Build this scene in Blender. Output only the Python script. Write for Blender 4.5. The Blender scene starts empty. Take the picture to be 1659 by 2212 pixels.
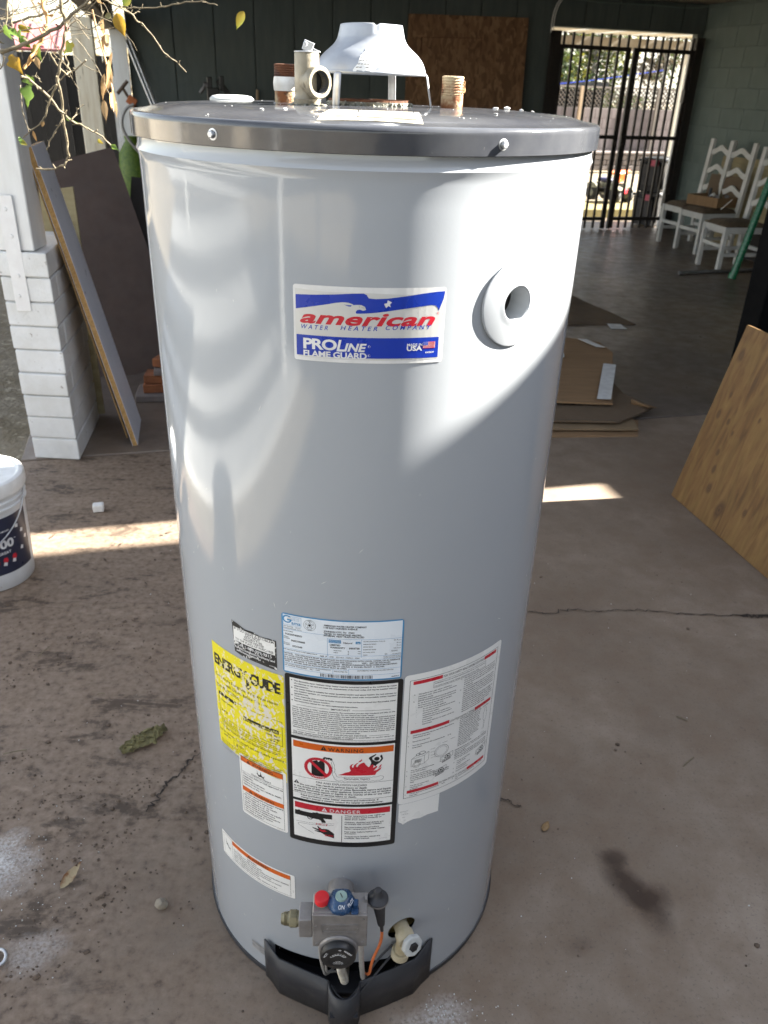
import bpy, bmesh, math, random
from mathutils import Vector, Matrix, noise as mn
R_ = math.radians
random.seed(11)
scene = bpy.context.scene
COL = scene.collection

# ------------------------------------------------------------------ camera
cam_d = bpy.data.cameras.new('camera')
cam = bpy.data.objects.new('camera', cam_d); COL.objects.link(cam)
Rv = Vector((0.9993307, -0.01796536, 0.03186517))
Uv = Vector((-0.01963493, 0.47153984, 0.88162614))
Fv = Vector((0.03086442, 0.88166174, -0.47087149))
m = Matrix((Rv, Uv, -Fv)).transposed().to_4x4()
m.translation = (0.0, -1.20316, 1.51735)
cam.matrix_world = m
cam_d.sensor_fit = 'VERTICAL'; cam_d.sensor_height = 36.0; cam_d.sensor_width = 27.0
cam_d.lens = 1731.11 / 2212 * 36
cam_d.clip_start = 0.02; cam_d.clip_end = 400
cam_d.dof.use_dof = True; cam_d.dof.focus_distance = 1.05; cam_d.dof.aperture_fstop = 11.0
scene.camera = cam

# ------------------------------------------------------------------ sky, sun, exposure
SUN_EL, SUN_AZ = R_(33.0), R_(81.0)          # azimuth clockwise from +Y
S = Vector((math.sin(SUN_AZ) * math.cos(SUN_EL), math.cos(SUN_AZ) * math.cos(SUN_EL), math.sin(SUN_EL)))
world = bpy.data.worlds.new('World'); scene.world = world
world.use_nodes = True
wn = world.node_tree.nodes; wl = world.node_tree.links
bg = wn['Background']
sky = wn.new('ShaderNodeTexSky'); sky.sky_type = 'NISHITA'; sky.sun_disc = False
sky.sun_elevation = SUN_EL; sky.sun_rotation = SUN_AZ
sky.air_density = 1.15; sky.dust_density = 1.0; sky.ozone_density = 1.0
hs_ = wn.new('ShaderNodeHueSaturation'); hs_.inputs['Saturation'].default_value = .5
wl.new(sky.outputs[0], hs_.inputs['Color']); wl.new(hs_.outputs[0], bg.inputs['Color']); bg.inputs['Strength'].default_value = 0.05
sun_d = bpy.data.lights.new('sun', 'SUN'); sun_d.energy = 4.7; sun_d.angle = R_(0.53); sun_d.color = (1.0, 0.95, 0.86)
sun = bpy.data.objects.new('sun', sun_d); COL.objects.link(sun)
sun.rotation_euler = S.to_track_quat('Z', 'Y').to_euler()
vs = scene.view_settings
vs.view_transform = 'Standard'; vs.look = 'None'; vs.gamma = 1.0; vs.exposure = 3.2
try: vs.use_curve_mapping = False
except Exception: pass

# ------------------------------------------------------------------ helpers
def setp(o, label=None, cat=None, group=None, kind=None):
    if label: o['label'] = label
    if cat: o['category'] = cat
    if group: o['group'] = group
    if kind: o['kind'] = kind
    return o

def thing(name, label, cat, loc=(0, 0, 0), group=None):
    o = bpy.data.objects.new(name, None); COL.objects.link(o)
    o.location = loc; o.empty_display_size = 0.1
    return setp(o, label, cat, group)

def attach(o, parent):
    o.parent = parent
    if parent.type == 'EMPTY':
        o.matrix_parent_inverse = Matrix.Translation(-Vector(parent.location))

def copy_tree(o, parent=None):
    c = o.copy(); COL.objects.link(c)
    if parent: c.parent = parent
    for ch in [x for x in bpy.data.objects if x.parent == o]:
        copy_tree(ch, c)
    return c

class MB:
    """collects shapes and links them as one mesh object"""
    def __init__(s, mat=None): s.bm = bmesh.new(); s.M = mat or Matrix()
    def v(s, p): return s.bm.verts.new(s.M @ Vector(p))
    def face(s, vs):
        try: return s.bm.faces.new(vs)
        except ValueError: return None
    def box(s, c, size, rot=None):
        x, y, z = size[0] / 2, size[1] / 2, size[2] / 2
        q = Matrix.Translation(c) @ (rot.to_4x4() if rot else Matrix())
        vs = [s.v(q @ Vector((a * x, b * y, d * z))) for d in (-1, 1) for b in (-1, 1) for a in (-1, 1)]
        for f in ((0, 2, 3, 1), (4, 5, 7, 6), (0, 1, 5, 4), (2, 6, 7, 3), (0, 4, 6, 2), (1, 3, 7, 5)):
            s.face([vs[i] for i in f])
        return s
    def beam(s, p0, p1, w, h, up=(0, 0, 1)):
        p0, p1 = Vector(p0), Vector(p1); d = p1 - p0; L = d.length; d.normalize()
        up = Vector(up)
        if abs(d.dot(up)) > .97: up = Vector((0, 1, 0))
        sd = d.cross(up).normalized(); u = sd.cross(d)
        return s.box((p0 + p1) / 2, (w, L, h), Matrix((sd, d, u)).transposed())
    def ring(s, c, ax, r, n, ph=0):
        ax = Vector(ax).normalized(); t = Vector((0, 0, 1)) if abs(ax.z) < .9 else Vector((1, 0, 0))
        a = ax.cross(t).normalized(); b = ax.cross(a)
        return [s.v(Vector(c) + (a * math.cos(2 * math.pi * i / n + ph) + b * math.sin(2 * math.pi * i / n + ph)) * r) for i in range(n)]
    def bridge(s, A, B):
        n = len(A)
        for i in range(n): s.face([A[i], A[(i + 1) % n], B[(i + 1) % n], B[i]])
    def lathe(s, c, ax, prof, n=24, cap0=True, cap1=True, ph=0):
        """prof: list of (distance along axis, radius)"""
        ax = Vector(ax).normalized(); c = Vector(c); rings = []
        for (d, r) in prof:
            rings.append(s.ring(c + ax * d, ax, max(r, 1e-5), n, ph))
        for a, b in zip(rings, rings[1:]): s.bridge(a, b)
        if cap0: s.face(rings[0][::-1])
        if cap1: s.face(rings[-1])
        return s
    def cyl(s, p0, p1, r0, r1=None, n=16):
        p0, p1 = Vector(p0), Vector(p1)
        return s.lathe(p0, p1 - p0, [(0, r0), ((p1 - p0).length, r0 if r1 is None else r1)], n)
    def tube(s, pts, r, n=8, smooth=0):
        pts = [Vector(p) for p in pts]
        for _ in range(smooth):
            q = [pts[0]]
            for a, b in zip(pts, pts[1:]): q += [a * .75 + b * .25, a * .25 + b * .75]
            pts = q + [pts[-1]]
        N = len(pts); rr = r if callable(r) else (lambda t: r)
        prev = None; a = None
        for i, p in enumerate(pts):
            d = (pts[min(i + 1, N - 1)] - pts[max(i - 1, 0)])
            if d.length < 1e-9: continue
            d.normalize()
            if a is None:
                t = Vector((0, 0, 1)) if abs(d.z) < .9 else Vector((1, 0, 0)); a = d.cross(t).normalized()
            else: a = (a - d * a.dot(d)).normalized()
            b = d.cross(a); R = rr(i / (N - 1))
            ring = [s.v(p + (a * math.cos(2 * math.pi * k / n) + b * math.sin(2 * math.pi * k / n)) * R) for k in range(n)]
            if prev: s.bridge(prev, ring)
            else: s.face(ring[::-1])
            prev = ring
        s.face(prev)
        return s
    def prism(s, poly, z0, z1):
        """poly of (x,y) extruded between z0 and z1"""
        A = [s.v((p[0], p[1], z0)) for p in poly]; B = [s.v((p[0], p[1], z1)) for p in poly]
        s.bridge(A, B); s.face(A[::-1]); s.face(B)
        return s
    def plate(s, pts, n, th):
        """polygon of 3D points given thickness th against normal n"""
        n = Vector(n).normalized() * th
        A = [s.v(p) for p in pts]; B = [s.v(Vector(p) - n) for p in pts]
        s.bridge(A, B); s.face(A[::-1]); s.face(B)
        return s
    def ico(s, c, r, sub=1, jit=0., sc=(1, 1, 1), rot=None):
        q = Matrix.Translation(c) @ (rot.to_4x4() if rot else Matrix()) @ Matrix.Diagonal((*sc, 1))
        g = bmesh.ops.create_icosphere(s.bm, subdivisions=sub, radius=r, matrix=s.M @ q)
        if jit:
            cc = s.M @ Vector(c)
            for vv in g['verts']: vv.co = cc + (vv.co - cc) * (1 + random.uniform(-jit, jit))
        return s
    def build(s, name, mat=None, parent=None, bevel=0, smooth=None, seg=1, fix=True):
        if fix: bmesh.ops.recalc_face_normals(s.bm, faces=s.bm.faces[:])
        me = bpy.data.meshes.new(name); s.bm.to_mesh(me); s.bm.free()
        if mat: me.materials.append(mat)
        o = bpy.data.objects.new(name, me); COL.objects.link(o)
        if parent: attach(o, parent)
        if smooth is not None:
            me.shade_smooth()
            try: me.set_sharp_from_angle(angle=R_(smooth))
            except Exception: pass
        if bevel:
            b = o.modifiers.new('bevel', 'BEVEL'); b.width = bevel; b.segments = seg; b.limit_method = 'ANGLE'; b.angle_limit = R_(40)
        return o

# building frame: u along the back wall (to the right), v into the depth; u = v = 0 at the gate's middle foot
TH = math.atan(0.2334)
E1 = Vector((math.cos(TH), math.sin(TH), 0)); E2 = Vector((-math.sin(TH), math.cos(TH), 0)); W0 = Vector((2.797, 9.291, 0))
BM = Matrix((( E1.x, E2.x, 0, W0.x), (E1.y, E2.y, 0, W0.y), (0, 0, 1, 0), (0, 0, 0, 1)))
def UV(u, v, z=0): return W0 + E1 * u + E2 * v + Vector((0, 0, z))

# ------------------------------------------------------------------ materials
def nodes(name):
    mt = bpy.data.materials.new(name); mt.use_nodes = True
    t = mt.node_tree; return mt, t, t.nodes, t.links, t.nodes['Principled BSDF']
def coords(nd, lk, scale=(1, 1, 1), rot=(0, 0, 0), out='Object'):
    tc = nd.new('ShaderNodeTexCoord'); mp = nd.new('ShaderNodeMapping')
    mp.inputs['Scale'].default_value = scale; mp.inputs['Rotation'].default_value = rot
    lk.new(tc.outputs[out], mp.inputs[0]); return mp.outputs[0]
def noise(nd, lk, vec, scale, detail=5, rough=.55, dist=0):
    n = nd.new('ShaderNodeTexNoise'); n.inputs['Scale'].default_value = scale; n.inputs['Detail'].default_value = detail
    n.inputs['Roughness'].default_value = rough; n.inputs['Distortion'].default_value = dist
    lk.new(vec, n.inputs['Vector']); return n.outputs[0]
def ramp(nd, lk, fac, stops, interp='LINEAR'):
    r = nd.new('ShaderNodeValToRGB'); r.color_ramp.interpolation = interp
    el = r.color_ramp.elements
    while len(el) < len(stops): el.new(.5)
    for e, (p, c) in zip(el, stops):
        e.position = p; e.color = (*c, 1) if hasattr(c, '__len__') else (c, c, c, 1)
    lk.new(fac, r.inputs[0]); return r.outputs[0]
def mix(nd, lk, fac, a, b, mode='MIX'):
    x = nd.new('ShaderNodeMix'); x.data_type = 'RGBA'; x.blend_type = mode
    for sock, val in ((x.inputs[0], fac), (x.inputs[6], a), (x.inputs[7], b)):
        if hasattr(val, 'links') or hasattr(val, 'is_linked'): lk.new(val, sock)
        elif hasattr(val, '__len__'): sock.default_value = (*val, 1)
        else: sock.default_value = val
    return x.outputs[2]
def mth(nd, lk, op, a, b=None, c=None):
    x = nd.new('ShaderNodeMath'); x.operation = op
    for i, val in enumerate((a, b, c)):
        if val is None: continue
        if hasattr(val, 'is_linked'): lk.new(val, x.inputs[i])
        else: x.inputs[i].default_value = val
    return x.outputs[0]
def bump(nd, lk, bs, h, strength, dist=.01):
    b = nd.new('ShaderNodeBump'); b.inputs['Strength'].default_value = strength; b.inputs['Distance'].default_value = dist
    lk.new(h, b.inputs['Height']); lk.new(b.outputs[0], bs.inputs['Normal'])

def mat(name, c1, c2=None, sc=6, rough=.6, metal=0, bmp=0, bsc=80, bd=.004, lo=.35, hi=.65, stretch=(1, 1, 1), rv=.08, speck=None, ssc=90, st=.68, coat=0, spec=.5):
    mt, t, nd, lk, bs = nodes(name)
    if c2 is None: c2 = tuple(x * .82 for x in c1)
    vec = coords(nd, lk, stretch)
    f = noise(nd, lk, vec, sc, 6)
    col = ramp(nd, lk, f, [(lo, c1), (hi, c2)])
    if speck:
        f2 = noise(nd, lk, vec, ssc, 3)
        col = mix(nd, lk, ramp(nd, lk, f2, [(st, 0.), (st + .06, 1.)]), col, speck)
    lk.new(col, bs.inputs['Base Color'])
    lk.new(ramp(nd, lk, noise(nd, lk, vec, sc * 2.3, 4), [(.3, max(rough - rv, .02)), (.7, min(rough + rv, 1))]), bs.inputs['Roughness'])
    bs.inputs['Metallic'].default_value = metal; bs.inputs['Coat Weight'].default_value = coat
    bs.inputs['Specular IOR Level'].default_value = spec
    if bmp: bump(nd, lk, bs, noise(nd, lk, vec, bsc, 4), bmp, bd)
    return mt

M = {}
# tank enamel: glossy, faint orange peel, dust
mt, t, nd, lk, bs = nodes('tank_enamel')
vec = coords(nd, lk)
big = noise(nd, lk, vec, 3.0, 4)
lk.new(ramp(nd, lk, big, [(.3, (.348, .370, .396)), (.7, (.366, .386, .410))]), bs.inputs['Base Color'])
lk.new(ramp(nd, lk, noise(nd, lk, vec, 5.0, 3), [(.3, .07), (.7, .10)]), bs.inputs['Roughness'])
bs.inputs['Specular IOR Level'].default_value = .6
bump(nd, lk, bs, noise(nd, lk, vec, 300, 1), .035, .001)
M['tank'] = mt
M['cap'] = mat('charcoal_enamel', (.048, .051, .060), (.08, .083, .09), 14, .13, rv=.04, speck=(.18, .175, .17), ssc=75, st=.72, bmp=.02, bsc=120, spec=.6)
M['dark_plastic'] = mat('dark_plastic', (.022, .023, .027), (.034, .034, .037), 12, .5, bmp=.08, bsc=200, speck=(.12, .12, .12), ssc=130, st=.72)
M['black'] = mat('black_plastic', (.012, .012, .013), (.02, .02, .02), 20, .4)
M['black_matte'] = mat('soot_black', (.006, .006, .006), (.012, .011, .01), 20, .9)  # near-black for the insides of the heater's openings
M['galv'] = mat('galvanised_steel', (.55, .56, .57), (.40, .41, .43), 40, .42, metal=.75, bmp=.05, bsc=90)
M['hood'] = mat('dull_hood_metal', (.40, .42, .45), (.31, .33, .36), 22, .45, metal=.45, bmp=.04, bsc=60)
M['brass_grey'] = mat('weathered_brass', (.33, .29, .22), (.24, .21, .15), 35, .5, metal=.35, bmp=.25, bsc=160, speck=(.1, .08, .05), ssc=60, st=.66)
M['brass'] = mat('yellow_brass', (.27, .245, .16), (.17, .15, .09), 40, .45, metal=.6, bmp=.1)
M['verdigris'] = mat('corroded_crust', (.30, .31, .27), (.16, .14, .10), 60, .9, bmp=.7, bsc=150, bd=.006)
M['rust'] = mat('rusty_steel', (.42, .33, .20), (.19, .065, .02), 38, .85, bmp=.5, bsc=190, lo=.42, hi=.58, speck=(.07, .025, .012), ssc=70, st=.62)
M['dark_rust'] = mat('dark_rust', (.15, .05, .015), (.05, .022, .014), 50, .85, bmp=.5, bsc=150)
M['ptfe'] = mat('white_thread_tape', (.8, .8, .78), (.62, .6, .55), 60, .7, bmp=.3, bsc=120)
M['alu'] = mat('cast_aluminium', (.30, .285, .275), (.23, .215, .205), 45, .5, metal=.45, bmp=.15, bsc=260, bd=.002, speck=(.42, .41, .4), ssc=120, st=.69)
M['red_plastic'] = mat('red_plastic', (.62, .018, .025), (.5, .014, .02), 30, .38, speck=(.6, .2, .2), ssc=120, st=.73)
M['blue_plastic'] = mat('blue_plastic', (.018, .06, .14), (.012, .04, .10), 40, .3, speck=(.1, .16, .2), ssc=90, st=.66)
M['pale_green'] = mat('pale_green_plastic', (.26, .36, .32), (.21, .30, .27), 60, .5)
M['cream_plastic'] = mat('aged_cream_plastic', (.52, .46, .32), (.40, .33, .2), 45, .5, bmp=.08)
M['white_plastic'] = mat('white_plastic', (.74, .74, .73), (.64, .64, .62), 30, .4, speck=(.4, .38, .35), ssc=80, st=.72)
M['cream_cap'] = mat('whitish_handle_plastic', (.52, .54, .52), (.42, .43, .42), 60, .55)
M['foam'] = mat('yellow_foam', (.34, .26, .08), (.18, .13, .05), 60, .95, bmp=.6)
M['orange_wire'] = mat('orange_wire', (.62, .16, .04), None, 30, .5)
M['white_wire'] = mat('pale_tube_metal', (.5, .49, .47), (.4, .39, .37), 60, .4, metal=.4)
M['flex'] = mat('flex_tube_metal', (.36, .33, .28), (.28, .25, .2), 60, .4, metal=.6)
M['sticker'] = mat('white_sticker', (.80, .80, .78), (.75, .75, .73), 10, .32, bmp=.03, bsc=300)
M['sticker_blue'] = mat('bluish_white_sticker', (.74, .79, .84), (.70, .75, .80), 10, .3)
M['sticker_old'] = mat('peeling_cream_sticker', (.30, .28, .225), (.19, .155, .10), 60, .85, lo=.5, hi=.62)
M['ink_black'] = mat('black_ink', (.012, .012, .013), (.018, .018, .018), 40, .35)
M['ink_grey'] = mat('small_print_ink', (.018, .018, .02), None, 40, .45)
M['ink_white'] = mat('white_ink', (.72, .73, .74), None, 30, .35)
M['ink_red'] = mat('red_ink', (.55, .018, .035), (.48, .016, .03), 20, .32)
M['ink_orange'] = mat('orange_ink', (.66, .13, .012), (.6, .11, .01), 20, .35)
M['ink_blue'] = mat('blue_ink', (.008, .035, .36), (.01, .04, .32), 15, .3)
M['ink_cyan'] = mat('light_blue_ink', (.05, .26, .52), None, 30, .35)
M['worn_grey'] = mat('worn_grey_foil', (.17, .17, .17), (.30, .30, .30), 60, .5, stretch=(1, 1, 4))
M['ink_faint'] = mat('faded_ink', (.42, .42, .42), None, 60, .5)
M['silver'] = mat('silver_foil_sticker', (.60, .60, .58), (.54, .54, .52), 12, .32, metal=.15)
M['silver_edge'] = mat('pale_sticker_edge', (.72, .72, .71), None, 30, .35)
# energy label: yellow print flaked off to whitish paper, ink broken by the same flakes
def flaky(name, colour, thr, base=(.66, .62, .56), sc=(150, 170)):
    mt, t, nd, lk, bs = nodes(name)
    vec = coords(nd, lk, (1, 1, .8))
    a = noise(nd, lk, vec, sc[0], 3, .6, .6); b = noise(nd, lk, vec, 14, 2)
    f = mth(nd, lk, 'ADD', mth(nd, lk, 'MULTIPLY', a, .8), mth(nd, lk, 'MULTIPLY', b, .35))
    lk.new(mix(nd, lk, ramp(nd, lk, f, [(thr, 0.), (thr + .02, 1.)]), colour, base), bs.inputs['Base Color'])
    bs.inputs['Roughness'].default_value = .5
    bump(nd, lk, bs, f, .15, .002)
    return mt
M['yellow_flaked'] = flaky('flaked_yellow_paper', (.74, .64, .012), .632)
M['ink_flaked'] = flaky('flaked_black_ink', (.012, .012, .01), .655, (.70, .63, .3))
M['ink_torn'] = flaky('chipped_black_ink', (.02, .02, .02), .66, (.66, .66, .64))
# timber
def wood(name, dark, light, axis='z', sc=5, knots=False, rough=.6, st=14):
    mt, t, nd, lk, bs = nodes(name)
    k = {'x': (1, st, st), 'y': (st, 1, st), 'z': (st, st, 1)}[axis]
    vec = coords(nd, lk, k)
    f = noise(nd, lk, vec, sc, 6, .6, 1.2)
    col = ramp(nd, lk, f, [(.3, dark), (.5, tuple((a + b) / 2 for a, b in zip(dark, light))), (.72, light)])
    lk.new(col, bs.inputs['Base Color']); bs.inputs['Roughness'].default_value = rough
    bump(nd, lk, bs, f, .12, .003)
    return mt
M['white_timber'] = mat('white_painted_timber', (.74, .75, .74), (.66, .66, .64), 7, .55, bmp=.2, bsc=25, bd=.004, stretch=(3, 3, .5), speck=(.3, .27, .22), ssc=22, st=.72)
M['cream_timber'] = mat('weathered_cream_timber', (.80, .74, .60), (.66, .58, .43), 7, .65, bmp=.2, bsc=20, stretch=(5, 5, .6), speck=(.26, .2, .12), ssc=14, st=.67)
M['white_block'] = mat('white_painted_block', (.72, .73, .73), (.62, .62, .60), 7, .8, bmp=.6, bsc=55, bd=.006, speck=(.22, .18, .14), ssc=42, st=.69)
M['mortar_white'] = mat('white_painted_mortar', (.50, .50, .50), (.42, .42, .41), 9, .85, bmp=.4, bsc=90)
M['strap'] = mat('white_painted_strap', (.76, .76, .75), (.7, .69, .68), 20, .5, bmp=.1, bsc=60)
M['melamine'] = mat('grey_white_melamine', (.74, .76, .84), (.69, .71, .79), 6, .35, bmp=.02)
M['chipboard'] = mat('raw_chipboard_edge', (.44, .27, .10), (.30, .17, .055), 130, .9, bmp=.5, bsc=220, lo=.4, hi=.6)
M['hardboard'] = mat('dark_brown_hardboard', (.065, .042, .034), (.052, .034, .028), 8, .7, bmp=.1, bsc=150)
M['dark_panel'] = mat('nearly_black_panel', (.03, .026, .024), None, 8, .8)
M['wall_green'] = mat('dark_sage_painted_board', (.092, .112, .108), (.076, .094, .09), 3, .75, bmp=.35, bsc=30, bd=.004, stretch=(6, 6, 1))
M['wall_block'] = mat('sage_painted_block', (.135, .172, .160), (.112, .145, .135), 3, .8, bmp=.6, bsc=45, bd=.006)
M['wall_mortar'] = mat('sage_painted_mortar', (.126, .16, .15), (.11, .14, .13), 8, .85, bmp=.3, bsc=70)
M['ceiling'] = mat('tan_ceiling_board', (.28, .24, .18), (.23, .2, .15), 3, .8, bmp=.2, bsc=20)
M['roofing'] = mat('grey_roofing', (.22, .21, .2), None, 6, .9)
M['iron'] = mat('black_iron_paint', (.014, .011, .010), (.024, .017, .014), 30, .5, bmp=.1)
M['black_post'] = mat('black_painted_post', (.003, .003, .0035), (.004, .004, .0045), 10, .6, spec=.08)
M['chair_white'] = mat('white_chair_paint', (.60, .60, .59), (.50, .50, .48), 9, .5, bmp=.1, bsc=40)
M['cushion'] = mat('brown_worn_fabric', (.13, .095, .06), (.085, .06, .04), 16, .95, bmp=.5, bsc=170, speck=(.05, .035, .025), ssc=12, st=.6)
M['cardboard'] = mat('brown_cardboard', (.27, .165, .085), (.225, .138, .07), 5, .85, bmp=.12, bsc=40, stretch=(1, 6, 1))
M['cardboard_dark'] = mat('dark_brown_cardboard', (.15, .105, .066), (.125, .088, .056), 5, .85, bmp=.1, bsc=40)
M['cardboard_pale'] = mat('pale_cardboard', (.27, .19, .11), (.22, .155, .09), 5, .85)
M['paper'] = mat('white_paper', (.66, .66, .65), None, 20, .7)
M['green_pole'] = mat('green_painted_pole', (.005, .13, .055), (.004, .11, .045), 20, .28)
M['steel_bare'] = mat('bare_grey_steel', (.24, .24, .24), (.17, .16, .16), 20, .5, metal=.5)
M['bamboo_panel'] = mat('pale_wood_panel', (.36, .30, .17), (.28, .23, .12), 9, .7, stretch=(1, 1, 5))
M['dark_fence'] = mat('dark_stained_board', (.007, .006, .0055), (.0045, .004, .0035), 8, .95, bmp=.2, stretch=(4, 4, .5))
M['twig'] = mat('olive_twig_bark', (.20, .165, .105), (.125, .10, .06), 60, .75, bmp=.3, bsc=240)
M['twig_orange'] = mat('peeling_orange_bark', (.52, .29, .10), (.33, .18, .07), 50, .8, bmp=.3)
M['straw'] = mat('straw_coloured_stalks', (.50, .42, .25), (.32, .25, .13), 14, .85)
def leafmat(name, c1, c2, sc=30, tr=.35):
    mt, t, nd, lk, bs = nodes(name)
    col = ramp(nd, lk, noise(nd, lk, coords(nd, lk), sc, 3), [(.4, c1), (.62, c2)])
    lk.new(col, bs.inputs['Base Color']); bs.inputs['Roughness'].default_value = .5
    tl = nd.new('ShaderNodeBsdfTranslucent'); lk.new(col, tl.inputs['Color'])
    mx = nd.new('ShaderNodeMixShader'); mx.inputs[0].default_value = tr
    lk.new(bs.outputs[0], mx.inputs[1]); lk.new(tl.outputs[0], mx.inputs[2]); lk.new(mx.outputs[0], nd['Material Output'].inputs[0])
    return mt
M['leaf_green'] = leafmat('green_leaf', (.14, .22, .03), (.09, .16, .025))
M['leaf_yellow'] = leafmat('yellow_leaf', (.40, .25, .025), (.30, .18, .02))
M['leaf_mixed'] = leafmat('green_yellow_leaf', (.11, .16, .025), (.34, .23, .03), 16)
M['leaf_dry'] = leafmat('dry_tan_leaf', (.44, .29, .14), (.32, .2, .09), 40, .25)
M['fol_dark'] = leafmat('dark_foliage', (.035, .06, .018), (.07, .09, .025), 3)
M['fol_yellow'] = leafmat('yellow_green_foliage', (.17, .16, .03), (.09, .10, .02), 3)
M['fol_brown'] = leafmat('brown_dry_foliage', (.14, .105, .065), (.08, .065, .04), 3)
M['bark_pale'] = mat('pale_bark', (.26, .24, .21), (.16, .14, .12), 10, .8, bmp=.4, bsc=30)
M['stucco'] = mat('pale_stucco', (.50, .45, .36), (.44, .39, .32), 4, .9, bmp=.3, bsc=60)
M['slate_wall'] = mat('slate_grey_render', (.10, .11, .13), None, 4, .9, bmp=.2)  # dark tone of the unseen shade block, limits bounce onto the tank
M['conc_wall'] = mat('purple_grey_blockwork', (.185, .155, .15), (.155, .128, .124), 2.5, .9, bmp=.3, bsc=40)
M['stone'] = mat('grey_brown_wall_stone', (.2, .17, .155), (.15, .128, .118), 5, .9, bmp=.6, bsc=40)
M['lattice'] = mat('grey_weathered_lattice', (.20, .17, .145), (.14, .12, .1), 6, .85)
M['tan_post'] = wood('tan_timber', (.28, .19, .11), (.42, .31, .2))
M['pergola'] = mat('cream_white_paint', (.56, .54, .48), (.5, .47, .41), 5, .6, bmp=.1)
M['pergola_tan'] = mat('tan_beam_paint', (.25, .215, .17), (.21, .18, .14), 5, .7)
M['tote'] = mat('black_tote_plastic', (.014, .014, .016), (.02, .02, .022), 12, .42)
M['tote_grey'] = mat('smoky_tote_plastic', (.05, .046, .048), None, 12, .4)
M['pink'] = mat('pink_plastic', (.55, .10, .15), None, 30, .45)
M['orange'] = mat('orange_plastic', (.80, .13, .012), (.72, .11, .01), 30, .35)
M['khaki'] = mat('olive_grey_plastic', (.22, .22, .17), (.16, .16, .12), 20, .4)
M['navy'] = mat('navy_plastic', (.02, .02, .09), None, 20, .4)
M['tyre'] = mat('black_toy_tyre', (.014, .014, .014), (.025, .024, .023), 30, .7)
M['yellow_step'] = mat('yellowed_concrete', (.24, .20, .085), (.19, .155, .065), 8, .9, bmp=.3)
M['rag'] = mat('olive_rag', (.20, .18, .08), (.12, .105, .05), 50, .95, bmp=.6, bsc=120)
M['pebble'] = mat('grey_tan_stone', (.30, .26, .20), (.2, .17, .13), 40, .9, bmp=.5)
M['navy_label'] = mat('navy_label_print', (.018, .022, .05), (.024, .028, .055), 20, .35, speck=(.4, .4, .4), ssc=60, st=.75)
M['bucket'] = mat('white_pail_plastic', (.66, .68, .70), (.58, .59, .6), 12, .42, speck=(.35, .3, .25), ssc=50, st=.72)
M['clay'] = mat('orange_brick', (.32, .115, .045), (.22, .08, .035), 20, .85, bmp=.3)
M['pinkred'] = mat('faded_red_sheet', (.30, .075, .08), (.26, .12, .12), 4, .7)
M['hose'] = mat('grey_hose', (.30, .29, .28), None, 20, .5)
M['brown_handle'] = mat('brown_tool_iron', (.10, .065, .04), None, 20, .7)
M['orange_tool'] = mat('dull_orange_paint', (.40, .12, .035), None, 20, .6)
M['dirt_stuff'] = mat('loose_soil', (.15, .108, .078), (.07, .05, .036), 40, .95, bmp=.5)
M['chips'] = mat('white_paint_chips', (.58, .58, .56), None, 40, .7)
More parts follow.
